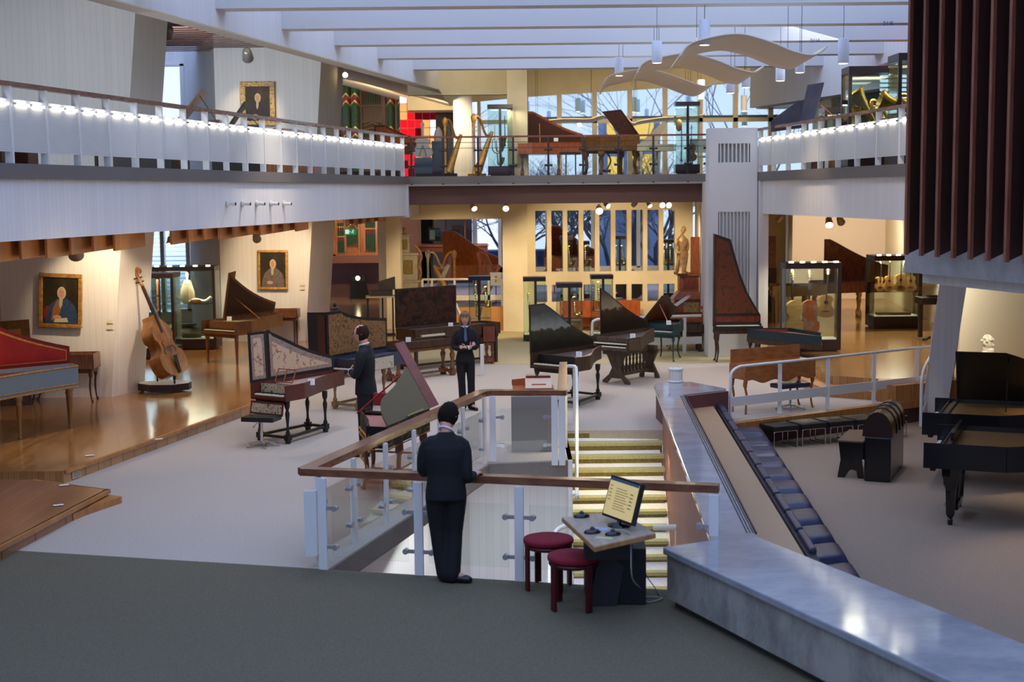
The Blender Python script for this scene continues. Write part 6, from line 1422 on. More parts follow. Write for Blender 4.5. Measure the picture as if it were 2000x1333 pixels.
# leather and chrome stools along the ledge
BLEAT=mat('worn_black_leather',(22,22,20),.38,c2=(34,33,30),scale=6,bump=.2)
s0=G(1513,879,-.37); s1=G(1677,864,-.37); dd=(s1-s0).normalized(); sp_=(s1-s0).length/3
an=math.atan2(dd.y,dd.x)
names=['leftmost leather stool with chrome frame in the row below the white railing','second leather stool from the left in the row below the white railing','third leather stool from the left in the row below the white railing','fourth leather stool from the left in the row below the white railing','rightmost leather stool of the row, half hidden by the roll player']
for i in range(5):
    p=s0+dd*(sp_*i)
    t=thing('leather_stool',names[i],'stool',(p.x,p.y,-.37),an,None)
    w=.46; dp=.50; b=MB(); b.box(.0,w,.02,dp,.27,.35); b.build('seat',BLEAT,t,bevel=.015)
    for y in(.05,dp-.04):
        b=MB(); b.tube(smooth([(.02,y,.02),(.02,y,.22),(.03,y,.255),(.07,y,.265),(w-.07,y,.265),(w-.03,y,.255),(w-.02,y,.22),(w-.02,y,.02)],3),.010,8); b.build('frame',CHROME,t)
    b=MB(); 
    for x in(.02,w-.02): b.cyl((x,.05,.01),(x,dp-.04,.01),.010)
    b.build('floor_runner',CHROME,t)
    # last stool lies behind the roll player
# portraits
def portrait(label,c,w,h,fw,fm,cols,rz=0,lean_=0,wig=(206,196,180),coat=(40,56,72),extra=None,bgc=None,plate=True):
    t=thing('portrait',label,'painting',c,rz); R=Ry(lean_)
    b=MB()
    for x0,x1,z0,z1 in((-w/2,w/2,h/2-fw,h/2),(-w/2,w/2,-h/2,-h/2+fw),(-w/2,-w/2+fw,-h/2+fw,h/2-fw),(w/2-fw,w/2,-h/2+fw,h/2-fw)): b.box(x0,x1,-.05,.0,z0,z1)
    b.M=Matrix.Identity(4); b.v=[tuple(R@Vector(p)) for p in b.v]; b.build('frame',fm,t,bevel=.012)
    def flat(nm,pts,m_,y,par=None):
        b=MB(); b.prism([R@V(x,y,z) for x,z in pts],(0,.002,0)); return b.build(nm,m_,par or t)
    W=w-2*fw; H=h-2*fw
    cv=flat('canvas',[(-W/2,-H/2),(W/2,-H/2),(W/2,H/2),(-W/2,H/2)],bgc or painted('portrait_ground',[(34,28,20),(50,42,30),(72,62,42)],2.5,[.3,.5,.7]),-.018)
    el=lambda cx,cz,rx,rz_,n=22,a0=0,a1=2*PI:[(cx+rx*math.cos(a0+(a1-a0)*i/n),cz+rz_*math.sin(a0+(a1-a0)*i/n)) for i in range(n)]
    cx=extra.get('cx',0)*W if extra else 0; hz=.18*H
    flat('coat',[(cx-.46*W,-.5*H),(cx-.42*W,-.30*H),(cx-.33*W,-.10*H),(cx-.16*W,.02*H),(cx-.05*W,.08*H),(cx+.08*W,.08*H),(cx+.22*W,.01*H),(cx+.37*W,-.10*H),(cx+.45*W,-.30*H),(cx+.46*W,-.5*H)],painted('coat_%d'%coat[0],[coat,tuple(int(x*1.25) for x in coat),tuple(int(x*.7) for x in coat)],6),-.022,cv)
    if extra and extra.get('red'): flat('vest',[(cx-.05*W,.04*H),(cx-.02*W,-.20*H),(cx-.12*W,-.42*H),(cx-.30*W,-.44*H),(cx-.24*W,-.16*H),(cx-.14*W,.0*H)],mat('painted_ochre_vest',(140,88,44),.7),-.0235,cv)
    flat('cravat',[(cx-.06*W,.07*H),(cx+.04*W,.07*H),(cx+.02*W,-.10*H),(cx-.04*W,-.18*H),(cx-.07*W,-.08*H)],mat('cream_lace',(180,166,136),.7),-.024,cv)
    flat('wig',el(cx,hz-.01*H,.125*W,.135*H),mat('wig_%d'%wig[0],wig,.8),-.0255,cv)
    flat('face',el(cx-.01*W,hz-.015*H,.082*W,.108*H),mat('painted_face',(190,142,112),.7),-.027,cv)
    for s in(-1,1): flat('eyes',el(cx+s*.03*W,hz+.012*H,.012*W,.008*H,10),mat('painted_dark',(60,40,30),.7),-.0285,cv)
    flat('mouth',el(cx,hz-.055*H,.022*W,.007*H,10),mat('painted_red',(150,80,66),.7),-.0285,cv)
    flat('hands',el(cx-.12*W,-.36*H,.12*W,.05*H),mat('painted_face',(190,142,112),.7),-.026,cv)
    if extra and extra.get('sheet'): flat('paper',[(cx-.18*W,-.40*H),(cx+.16*W,-.36*H),(cx+.20*W,-.46*H),(cx-.22*W,-.47*H)],mat('aged_paper',(196,184,150),.7),-.0275,cv)
    if extra and extra.get('red'): flat('sleeve',el(-.36*W,-.28*H,.12*W,.16*H),mat('painted_crimson',(120,30,26),.7),-.0215,cv)
    return t
GFR=mat('gilt_frame',(176,124,56),.4,.5,c2=(214,166,86),scale=14); OFR=painted('ornate_gilt_frame',[(70,48,24),(190,150,84),(226,190,118),(96,66,34)],24,[.35,.48,.56,.62],rough=.4)
a=D(75,540,24.22); c=D(162,640,24.22)
portrait('gold framed portrait of a wigged sitter in a blue coat on the near left pillar',((a.x+c.x)/2,24.235,(a.z+c.z)/2+.02),.74,.93,.07,GFR,None,0,3,(186,172,148),(44,60,84),dict(cx=.03,sheet=1,red=1))
a=D(504,489,33.42); c=D(562,566,33.42)
portrait('gold framed portrait of a wigged sitter in grey on the far left pillar',((a.x+c.x)/2,33.435,(a.z+c.z)/2),.70,.93,.055,GFR,None,0,1,(196,178,146),(92,82,76),dict(cx=0))
a=D(470,160,33.42); c=D(537,245,33.42)
portrait('portrait in a wide ornate gilt frame hanging on the upper left pillar',((a.x+c.x)/2,33.44,(a.z+c.z)/2),.80,1.02,.12,OFR,None,0,0,(190,172,132),(38,34,32),dict(cx=0,sheet=1))
for (u,v,Y,l) in((214,628,24.27,'upper small pale label right of the near portrait'),(214,640,24.27,'lower small pale label right of the near portrait'),(590,556,33.46,'upper small pale label right of the far portrait'),(590,564,33.46,'lower small pale label right of the far portrait')):
    p=D(u,v,Y); b=MB(); b.box(p.x-.055,p.x+.055,Y,Y+.006,p.z-.03,p.z+.03); tag(b.build('wall_label',mat('cream_label',(226,216,186),.7)),l,'label')
p=D(1545,489,41.5)
t=thing('picture','small dark framed oval picture on the cream wall of the right recess','picture',(p.x,42.9,p.z-.06)); b=MB(); b.box(-.14,.14,-.03,0,-.33,.33); b.build('frame',WALD,t); b=MB(); b.box(-.10,.10,-.034,-.03,-.28,.28); b.build('mat_board',mat('grey_beige_mount',(160,150,130),.7),t); b=MB(); b.prism([(.05*math.cos(2*PI*i/20),-.036,.09*math.sin(2*PI*i/20)) for i in range(20)],(0,.002,0)); b.build('oval_image',BLKM,t)
t=thing('framed_panel','brown gilded picture-like panel leaning upright behind the red and blue harpsichord','panel',(-8.25,23.4,.16),.15)
b=MB(); b.prism([(-.28,0,.88),(.28,0,.90),(.26,.02,1.43),(-.30,.02,1.40)],(0,.03,0)); b.build('panel',painted('tarnished_gilt_panel',[(92,66,34),(128,96,52),(110,80,42)],6),t)
b=MB(); b.prism([(-.16,-.004,.94),(.14,-.004,.95),(.13,.0,1.28),(-.17,.0,1.26)],(0,.01,0)); b.build('inset',mat('gold_inset',(176,140,70),.4,.4),t)
b=MB(); b.box(-.25,.25,0,.04,0,.88); b.build('support',WALD,t)
# spotlights
LAMPF=emis('spot_lamp_face',(255,226,176),14)
def spotlight(label,p,d,s=1.0,lit=True,body=None,stem=.12):
    t=thing('spotlight',label,'spotlight',p); d=V(*d).normalized()
    b=MB(); b.cyl(V(0,0,0),V(0,0,stem),.012*s); b.cyl(V(0,0,stem-.02),V(0,0,stem),.03*s); b.build('mount',WPAINT,t)
    b=MB(); P=[-d*.09*s,-d*.07*s,d*.07*s,d*.10*s]; b.tube(P,[.035*s,.06*s,.075*s,.08*s],14); b.build('housing',body or mat('silver_grey_metal',(160,154,146),.35,.7),t)
    if lit: b=MB(); b.tube([d*.101*s,d*.104*s],[.07*s,.07*s],14); b.build('lamp_face',LAMPF,t)
    return t
for u,v,Y,d,l,lit,sz in ((147,488,21.8,(-.2,1,-.8),'silver spotlight hanging in front of the wall above the near portrait',False,1.5),(333,470,28.0,(0,-.6,-1),'lit spotlight under the oak baffles above the double bass case',True,1.0),(501,463,30.5,(-.1,1,-.5),'silver spotlight above the far portrait',False,1.2),
    (924,404,34,(.4,-.8,-.6),'lit spotlight under the bridge, leftmost of the row',True,.9),(988,404,34,(0,-1,-.5),'lit spotlight under the bridge in front of the cream pillar',True,1.0),(1170,409,34,(0,-1,-.4),'low hanging lit spotlight above the brown landscape lid',True,1.15),(1184,400,34,(.6,-.7,-.5),'small lit spotlight just right of the low hanging one',True,.8),
    (1240,398,34,(-.5,1,-.5),'unlit pale spotlight under the bridge between two lit groups',False,.8),(1267,399,34,(.5,-.7,-.8),'narrow lit spotlight under the bridge left of the bright pair',True,.7),(1293,399,34,(0,-1,-.3),'left spotlight of the bright pair under the bridge',True,.9),(1305,399,34,(.1,-1,-.3),'right spotlight of the bright pair under the bridge',True,.9),
    (1619,433,33,(-.1,-.9,-.8),'lit spotlight hanging in the right recess above the guitar case',True,1.2),(1641,430,33.3,(.4,.8,-.5),'unlit spotlight beside the lit one in the right recess',False,1.2),(1524,425,33,(-.3,.8,-.5),'unlit spotlight at the left edge of the right recess',False,1.0),
    (483,106,31.0,(-.1,1,-.5),'grey cylindrical spotlight under the upper left ceiling above the ornate portrait',False,1.6),(675,145,35,(0,-1,-.3),'bright spotlight above the upper organ pipes',True,.9),(330,62,27,(-.3,.6,-.6),'grey spotlight among the dark ceiling slats',False,1.2)):
    p=D(u,v,Y); spotlight(l,p,d,sz,lit)
# pendant lamps
WLAM=mat('white_lamp_metal',(222,226,234),.45)
def pendant(label,u,v0,v1,w,group=None):
    Y=.17*2778/w; a=D(u,v0,Y); c=D(u,v1,Y); h=a.z-c.z
    t=thing('pendant_lamp',label,'pendant lamp',(c.x,Y,c.z),0,group)
    b=MB(); b.lathe([(.082,0),(.085,.01),(.085,h-.01),(.075,h)],(0,0,0),20); b.build('cylinder',WLAM,t)
    b=MB(); b.lathe([(.072,-.002),(.072,-.004)],(0,0,0),18); b.build('lamp_face',emis('pendant_glow',(255,232,190),4),t)
    b=MB(); b.cyl((0,0,h),(0,0,max(h+.2,7.5-c.z)),.004,5); b.build('wire',mat('steel_wire',(60,60,66),.4,.6),t)
for u,v0,v1,w,l in((1376,38,88,22,'largest white cylinder pendant, over the crest of the nearest wave panel'),(1283,80,123,20,'white cylinder pendant over the left end of the middle wave panel'),(1209,112,148,17,'white cylinder pendant over the left end of the farthest wave panel'),(1647,75,124,21,'white cylinder pendant hanging alone at the far right of the wave panels'),(1524,120,158,18,'white cylinder pendant below the trough of the nearest wave panel'),(1562,118,142,19,'short white cylinder pendant right of the one under the nearest wave panel'),(1427,150,182,17,'white cylinder pendant below the right end of the middle wave panel'),(1457,140,171,17,'shorter white cylinder pendant below the right end of the middle wave panel'),
    (1369,156,193,15,'white cylinder pendant at the right end of the farthest wave panel'),(1453,186,217,12,'white cylinder pendant in front of the right window mullion, upper of two'),(1454,219,246,11,'white cylinder pendant in front of the right window mullion, lower of two'),(1129,192,218,11,'left of a pair of pendants before the window above the carved piano'),(1138,196,221,10,'right of a pair of pendants before the window above the carved piano'),(1238,190,219,11,'left of a pair of pendants before the window above the yellow light'),(1245,194,220,10,'right of a pair of pendants before the window above the yellow light'),
    (1345,188,205,10,'small pendant just above the right bridge case'),(1213,224,248,9,'small low pendant between the carved piano and the white spinet'),(1263,213,230,8,'tiny far pendant left of the right bridge case'),(1072,217,232,8,'tiny far pendant over the orange-brown bridge piano'),(1030,198,224,9,'small pendant left of the window beside the column')):
    pendant(l,u,v0,v1,w)
# wave shaped acoustic panels
WAVM=mat('birch_acoustic_panel',(232,216,190),.6)
def wave(label,pts,Y,dep,z_off=0):
    t=thing('acoustic_panel',label,'acoustic panel',(0,0,0))
    P=[D(u,v,Y) for u,v in pts]; S=smooth(P,6); n=len(S)-1
    b=MB(); b.grid(lambda a,c:(S[min(int(round(a*n)),n)].x+ c*.12,Y+dep*c,S[min(int(round(a*n)),n)].z),n,4); b.build('curved_board',WAVM,t,solid=.025)
    b=MB()
    for k in(.28,.72):
        p=S[int(n*k)]
        for c in(.2,.8): b.cyl((p.x+.12*c,Y+dep*c,p.z),(p.x+.12*c,Y+dep*c,7.5),.004,4)
    b.build('wires',mat('steel_wire',(60,60,66),.4,.6),t)
wave('nearest and highest wave-shaped pale panel hanging under the beams',[(1329,110),(1343,90),(1372,77),(1440,66),(1500,80),(1550,100),(1585,107),(1604,101),(1616,90)],21.2,2.4)
wave('middle wave-shaped pale panel hanging under the beams',[(1244,143),(1256,124),(1282,114),(1345,104),(1400,118),(1440,134),(1470,141),(1484,136),(1494,127)],24.2,2.6)
wave('farthest and lowest wave-shaped pale panel hanging under the beams',[(1177,165),(1188,150),(1212,142),(1262,134),(1310,146),(1350,161),(1375,168),(1390,165),(1401,158)],27.4,2.8)
wave('blue-grey backlit curved panel behind the orange-brown bridge piano',[(1027,230),(1040,242),(1052,237),(1100,232),(1150,232),(1165,228),(1180,224)],38.0,2.0)
wave('blue-grey backlit curved panel behind the white spinet lid',[(1222,228),(1236,240),(1250,236),(1290,230),(1340,227),(1365,226),(1378,222)],38.0,2.0)
# lettering on the beams
def letters(txt,u,v,Y,size,par,m_,name='lettering'):
    p=D(u,v,Y); c=bpy.data.curves.new(name,'FONT'); c.body=txt; c.size=size; c.extrude=.002; o=bpy.data.objects.new(name,c); COL.objects.link(o); o.location=(p.x,Y,p.z); o.rotation_euler=(PI/2,0,0); c.materials.append(m_)
    me=bpy.data.meshes.new_from_object(o); q=bpy.data.objects.new(name,me); COL.objects.link(q); q.matrix_world=o.matrix_basis; bpy.data.objects.remove(o)
    tag(q,par[0],par[1]); return q
INK=mat('blue_black_ink',(50,54,110),.7)
letters('21/5',1724,50,23.98,.10,('small dark marking 21/5 on a roof beam near the red-brown slats','marking'),INK)
letters('21/4',1582,83,26.64,.10,('small dark marking 21/4 on a roof beam above the nearest wave panel','marking'),INK)
# white spigots on the left gallery wall
SPIL=['leftmost','second from left','middle','second from right','rightmost']
for i,u in enumerate((452,481,509,536,561)):
    Y=25085/(1557-u)-.1; z=D(u,398,Y).z; x=Xg(Y)
    t=thing('spigot','white angled pipe stub on the left gallery wall, '+SPIL[i]+' of five','pipe stub',(x+.01,Y,z))
    b=MB(); b.cyl((0,0,0),(.03,0,0),.050,16); b.tube(smooth([(.02,0,0),(.06,0,0),(.10,-.01,-.003),(.14,-.02,-.005)],3),.030,12); b.build('pipe',WPAINT,t)
    b=MB(); b.cyl((.14,-.02,-.005),(.144,-.021,-.005),.026,12); b.build('opening',BLKM,t)
# exit sign
p=D(684,453,40.0)
t=thing('exit_sign','green emergency exit sign with running figure hanging before the lower organ','exit sign',(p.x,40,p.z),0)
GRS=emis('sign_green',(30,130,76),.9); WHS=emis('sign_white',(225,240,225),.9)
b=MB(); b.box(-.17,.17,0,.05,-.09,.09); b.build('box',GRS,t)
b=MB(); b.box(-.14,-.03,-.004,0,-.06,.06); b.build('door_symbol',WHS,t)
b=MB(); b.ball((.08,-.004,.05),.014,1,.2,1,8,5); b.bar((.08,-.004,.035),(.065,-.004,-.01),.02,.004,(0,1,0)); b.bar((.065,-.004,-.01),(.10,-.004,-.05),.014,.004,(0,1,0)); b.bar((.065,-.004,-.01),(.03,-.004,-.04),.014,.004,(0,1,0)); b.bar((.05,-.004,.02),(.115,-.004,.015),.012,.004,(0,1,0)); b.build('running_figure',WHS,t)
b=MB(); b.bar((-.01,-.004,0),(.02,-.004,0),.012,.004,(0,1,0)); b.prism([(-.02,-.004,-.0),(-.0,-.004,.02),(-.0,-.004,-.02)],(0,.002,0)); b.build('arrow',WHS,t)
b=MB(); b.cyl((-.1,.02,.09),(-.1,.02,.5),.006); b.cyl((.1,.02,.09),(.1,.02,.5),.006); b.build('hanger',WPAINT,t)
# draped loudspeaker with a small lamp
p=G(704,582,.16)
t=thing('draped_stand','black draped stand with a small round light on top before the brown organ wall','stand',(p.x,p.y-.3,.16))
b=MB(); b.lathe([(.34,0),(.30,.2),(.25,.45),(.22,.58)],(0,0,0),22,1,.7)
for i,v in enumerate(b.v): a=math.atan2(v[1],v[0]); k=1+.05*math.sin(a*9)*(1-v[2]); b.v[i]=(v[0]*k,v[1]*k,v[2])
b.build('cloth',mat('black_cloth',(24,20,20),.95),t)
b=MB(); b.box(-.24,.22,-.12,.12,.58,.78); b.build('projector',BLKM,t); b=MB(); b.tube([(-.03,-.125,.68),(-.03,-.13,.68)],.07,14); b.build('lens',LAMPF,t)
# ---------------- organs
PIPG=painted('green_gilt_pipe',[(44,66,46),(60,84,58),(52,76,54)],6); PIPR=mat('red_pipe_band',(124,40,32),.5); PIPY=mat('gilt_pipe_band',(206,176,96),.4,.5)
def pipes(t,x0,x1,y,zb,ht,n,r,arch=0,name='pipe'):
    for i in range(n):
        f=(i+.5)/n; x=x0+(x1-x0)*f; h=ht+arch*(1-abs(2*f-1)); b=MB()
        b.lathe([(.012,0),(r,.10*h+.05),(r,h)],(x,y,zb),8); o=b.build(name,PIPG,t)
        b=MB()
        for q in range(2): 
            z=zb+h*(.45+.3*q); 
            b.lathe([(r*1.04,z),(r*1.04,z+.10*h)],(x,y,0),8)
        b.build('painted_band',PIPR,o)
        b=MB()
        for q in range(2): z=zb+h*(.56+.3*q); b.lathe([(r*1.06,z),(r*1.06,z+.03*h)],(x,y,0),8)
        b.build('gilt_band',PIPY,o)
ORC=wood('orange_organ_case',(150,88,46),(178,108,60),3,.35,(6,6,1))
Y=46.6; a=D(640,500,Y); c=D(746,422,Y)
t=thing('pipe_organ','orange-brown pipe organ with green and red pipes on the lower floor wall','pipe organ',(a.x,Y,a.z))
w=c.x-a.x+.05; h=c.z-a.z+.5
b=MB(); b.box(-.5,w+.3,-.5,.4,-.22,0); b.build('console_shelf',mat('brown_organ_loft',(112,68,52),.5),t)
fr=[0,.34,.62,1.02,1.22,1.62,1.8]
b=MB()
for x in(.30,.60,1.05,1.22,1.62,1.78): b.box(x-.03,x+.03,-.08,.1,0,h)
b.box(0,w,.08,.12,0,h); b.box(.3,w,-.06,.1,0,.10); b.build('case',ORC,t)
pipes(t,.32,.58,-.05,.02,1.05,4,.030); pipes(t,.63,1.02,-.05,.30,1.0,7,.026,.35); pipes(t,1.24,1.60,-.05,.10,1.35,6,.029); pipes(t,1.64,w,-.05,.30,1.1,3,.026)
b=MB(); b.box(-.4,.28,-.15,.1,.05,.12); b.box(-.2,.26,-.1,.1,.12,1.3); b.build('side_case',ORC,t)
# upper organ
Y=46.0; a=D(646,262,Y); c=D(785,166,Y)
t=thing('pipe_organ','dark wooden organ with tall green, red and gold chevron pipes on the upper floor','pipe organ',(a.x,Y,a.z-1.2)); w=c.x-a.x; h=c.z-a.z+1.2
DW=wood('dark_organ_wood',(70,40,28),(94,56,38),3,.5,(6,6,1))
b=MB(); b.box(-.3,w,.1,.2,0,h)
for x in(.0,.38,.98,1.72,2.1): b.box(x-.05,x+.05,-.1,.1,0,h)
for z in(.0,1.0,1.55,2.05,h-.15): b.box(-.1,w,-.06,.1,z,z+.07)
b.build('case',DW,t)
CHV=None
def chevpipe(x,r,ht):
    b=MB(); b.lathe([(r,0),(r,ht)],(x,-.18,0),14); o=b.build('large_pipe',PIPG,t)
    for z0 in(.95,2.0,2.85):
        for k,(m_,nm,th) in enumerate(((PIPY,'gilt_chevron',.05),(PIPR,'red_chevron',.18),(PIPY,'gilt_chevron',.05))):
            z=z0+(0,.05,.23)[k]; b=MB(); n=14; rr=r*1.03
            vs=[];fs=[]
            for i in range(n+1):
                an=-PI+PI*i/n; zz=z+.20*(1-abs(2*i/n-1)); vs+= [(x+rr*math.cos(an),-.18+rr*math.sin(an),zz),(x+rr*math.cos(an),-.18+rr*math.sin(an),zz+th)]
            for i in range(n): fs.append((2*i,2*i+2,2*i+3,2*i+1))
            b.add(vs,fs); b.build(nm,m_,o,solid=.006)
for x,r in((.54,.13),(.82,.15),(1.95,.12),(2.28,.12)): chevpipe(x,r,h-.05)
for (x0,x1,zb,ht,n,ar) in((-.05,.30,2.1,.75,6,.15),(-.05,.30,1.1,.4,6,.1),(1.05,1.62,2.1,.75,8,.2),(1.05,1.62,1.08,.42,8,.12),(1.78,1.9,2.1,.8,2,0)): pipes(t,x0,x1,-.05,zb,ht,n,.026,ar)
# red illuminated glass
REDG=emis('red_backlit_glass',(226,22,34),1.6); ORG_=emis('orange_backlit_glass',(255,170,100),1.3); WHG=emis('white_backlit_glass',(255,225,235),1.9); DRG=emis('dark_red_glass',(110,8,20),.8)
Y=43.0; a=D(783,345,Y); c=D(868,186,Y)
t=thing('illuminated_glass','backlit red, orange and white glass panel behind the bridge','light panel',(a.x,Y,a.z))
w=c.x-a.x; h=c.z-a.z; nx,nz=6,10
grid_=["WRrrrd","ORrrrd","ORrddd","RRrOWd","RRrOWd","RRROOr","RrROOr","rROROr","rrRrrr","rrrrrr"]
for j in range(nz):
    for i in range(nx):
        m_={'W':WHG,'O':ORG_,'R':REDG,'r':REDG if (i+j)%2 else DRG,'d':DRG}[grid_[j][i]]
        b=MB(); b.box(w*i/nx+.01,w*(i+1)/nx-.01,-.02,0,h-h*(j+1)/nz+.01,h-h*j/nz-.01); b.build('glass_square',m_,t)
b=MB(); b.box(0,w,.0,.05,0,h); b.build('back_frame',BLKM,t)
b=MB(); b.box(-2.2,-1.55,42.6,42.7,3.99,6.3); struct(b,'wall_black_upper',mat('black_board_wall',(22,16,16),.7))
b=MB(); b.box(-2.9,-1.3,40.8,42.0,5.95,8); struct(b,'ceiling_upper_box',CREAM)
# mezzanine under the bridge
t=thing('mezzanine_showcase','dark glazed mezzanine case with wooden shelf above the harps','display case',(-2.9,44.5,0))
b=MB(); b.box(0,2.15,-.1,1.5,1.78,1.98); b.build('brown_fascia',mat('brown_organ_loft',(112,68,52),.5),t); b=MB(); b.box(0,2.2,-.14,-.05,1.95,2.0); b.build('shelf_edge',ORGW,t)
b=MB(); b.box(0,1.75,-.02,.0,2.0,2.95); b.build('glass',CGLASS,t)
for x in(.85,1.45): b=MB(); b.box(x,x+.04,-.06,0,2.0,2.95); b.build('post',mat('red_brown_post',(90,44,36),.5),t)
b=MB(); b.box(0,1.9,.0,.06,2.84,2.90); b.build('top_rail',ORGW,t)
for x,z in((.30,2.1),(.95,2.05)): b=MB(); b.box(x,x+.38,.5,.9,z,z+.42); b.build('dark_cabinet',BLKM,t)
b=MB(); b.box(.34,.5,.49,.5,2.15,2.45); b.box(1.0,1.2,.49,.5,2.12,2.35); b.build('pale_picture',mat('grey_green_print',(140,150,130),.6),t)
b=MB(); b.box(-.08,.02,37.0,37.05,1.55,2.55); tag(b.build('plaque',mat('brown_plaque',(120,92,70),.6)),'narrow brown text plaque on the cream pillar below the bridge','plaque')
# white music stand on podium
t=thing('music_stand','dark music stand with white sheet on the podium beside the cream pillar','music stand',(-.42,38.4,.6)); b=MB(); b.cyl((0,0,0),(0,0,.55),.012); 
for k in range(3): b.cyl((0,0,.05),(.2*math.cos(k*2.1),.2*math.sin(k*2.1),0.01),.01)
b.build('tripod',BLKM,t); b=MB(); b.prism([(-.14,-.03,.5),(.14,-.03,.5),(.16,.03,.86),(-.16,.03,.86)],(0,.008,0)); sh=b.build('white_sheet',CARDM,t); b=MB(); b.ball((0,-.02,.62),.03,1,.3,1.2); b.ball((0,.0,.74),.03,1,.3,1.2); b.build('print',GOLD,sh)
t=thing('keyboard_stand','small keyboard instrument on a dark open stand in front of the cream column','keyboard',(-3.45,34.6,.16),.1)
b=MB(); b.box(-.1,.62,-.2,.25,.93,.97); b.build('tabletop',mat('pale_table_edge',(200,190,150),.5),t); b=MB(); b.box(0,.55,-.15,.2,.97,1.10); b.prism([(.2,.18,1.10),(.62,.18,1.10),(.62,.25,1.42),(.2,.25,1.30)],(0,.02,0)); b.build('instrument',mat('dark_olive_case',(66,60,46),.5),t)
for x in(-.06,.3,.55): b=MB(); b.box(x-.02,x+.02,-.02,.02,.03,.93); b.build('leg',BLKM,t)
b=MB(); b.box(-.1,.6,-.18,-.14,0,.03); b.box(-.1,.6,.14,.18,0,.03); b.box(-.06,-.02,-.18,.18,0,.03); b.build('foot',BLKM,t)
# ---------------- bust
p=G(1935,722,.36)
t=thing('bust','white plaster bust of a bearded sitter on a red-brown pedestal in the niche','bust',(8.52,25.35,.36),.9)
PLA=mat('white_plaster',(220,210,186),.7); b=MB(); head(b,V(0,0,.46),Rz(0),1.12); loft(b,[(V(0,.02,0),.10,.09,0),(V(0,.02,.08),.20,.13,0),(V(0,.02,.18),.23,.13,0),(V(0,.01,.27),.16,.10,0),(V(0,.01,.33),.075,.075,0),(V(0,.01,.42),.07,.075,0)]); b.lathe([(.08,.30),(.075,.36),(.05,.38)],(0,-.06,.0),10)
rb=random.Random(4)
for i in range(70):
    th=rb.uniform(.05,1.5); ph=rb.uniform(0,2*PI)
    if full(th,ph): b.ball(V(0,0,.46)+headpt(th,ph,.008)*1.12,rb.uniform(.018,.028),n=8,m_=5)
o=b.build('bust_body',PLA,t); remesh(o,.009,2)
t=thing('bust_pedestal','red-brown pedestal carrying the white bust','pedestal',(8.52,25.35,-.37)); b=MB(); b.box(-.2,.2,-.18,.2,0,.73); b.build('block',MAHO,t)
# ---------------- vents, floor labels
p=G(106,945,0); 
t=thing('floor_vent','small pale vent grille in the riser of the parquet platform','vent',(-5.60,17.95,.02),math.radians(76)); b=MB(); b.box(-.10,.10,-.012,0,0,.11); b.build('plate',mat('beige_grille',(200,186,150),.6),t)
b=MB()
for i in range(5): b.box(-.09,.09,-.016,-.012,.015+.018*i,.022+.018*i)
b.build('grille',mat('grey_slot',(110,104,90),.6),t)
for (u,v,z,l) in((175,890,.17,'white floor label on the parquet near the platform edge'),(125,948,.16,'white floor label at the back edge of the plank platform'),(114,987,.16,'white floor label on the plank platform'),(310,858,.17,'white floor label on the parquet below the double bass')):
    p=G(u,v,z); b=MB(); b.obox((p.x,p.y,z+.001),(.11,.06,.003),Rz(30)); tag(b.build('floor_label',CARDM),l,'label')
# ---------------- upper left gallery instruments
def lidup(label,c,rz,w,dpt,h,m_,m2,tilt,name='harpsichord_lid',z=.99):
    """table instrument whose raised lid shows above the railing"""
    t=thing('spinet',label,'keyboard instrument',(c[0],c[1],3.99),rz)
    b=MB(); b.box(0,w,0,dpt,z-.22,z); b.build('case',m2,t)
    b=MB(); T=math.radians(tilt); b.prism([(0,0,z),(0,dpt,z),(h*math.cos(T),dpt,z+h*math.sin(T)),(h*math.cos(T),0,z+h*math.sin(T))],(-.02*math.sin(T),0,.02*math.cos(T))); b.build('lid',m_,t)
    for x in(.06,w-.06):
        for y in(.06,dpt-.06): leg(t,x,y,z-.22,'taper',m2)
    b=MB(); b.cyl((w*.9,dpt*.1,z),(h*math.cos(T)*.85,dpt*.1,z+h*math.sin(T)*.8),.008); b.build('prop_stick',m2,t)
    return t
lidup('orange-brown instrument with lid raised to the right behind the upper left railing',(-6.05,26.2),.1,.75,1.0,.72,wood('honey_lid',(170,112,54),(198,138,74),3,.35),WALN,50)
lidup('dark instrument with low raised lid left of the honey coloured lid',(-7.2,26.9),.1,.6,.9,.5,WALD,WALD,38)
lidup('grey-green instrument with raised lid left of the ornate portrait',(-5.5,28.2),.1,.6,.8,.55,mat('grey_green_lid',(120,130,124),.5),mat('grey_green_lid',(120,130,124),.5),55)
p=D(200,212,21.5); t=thing('angled_panel','pale angled reading panel behind the upper left railing','panel',(-6.55,22.6,3.99)); b=MB(); b.prism([(-.35,0,.86),(.35,0,.86),(.30,.25,.95),(-.30,.25,.95)],(0,0,.02)); b.build('board',mat('pale_grey_board',(190,196,206),.5),t); b=MB(); b.cyl((0,.1,0),(0,.1,.87),.03); b.build('stand',DARKM,t)
p=D(550,262,31); lump('small brown carved instrument top showing above the upper left railing','instrument',(-4.75,30.8,3.99),[('body',WALN,lambda b:(b.box(-.55,.5,0,.4,.0,.90),b.prism([(-.5,0,.90),(.5,0,.90),(.2,0,1.0),(-.3,0,1.05)],(0,.3,0))))],'cabinet')
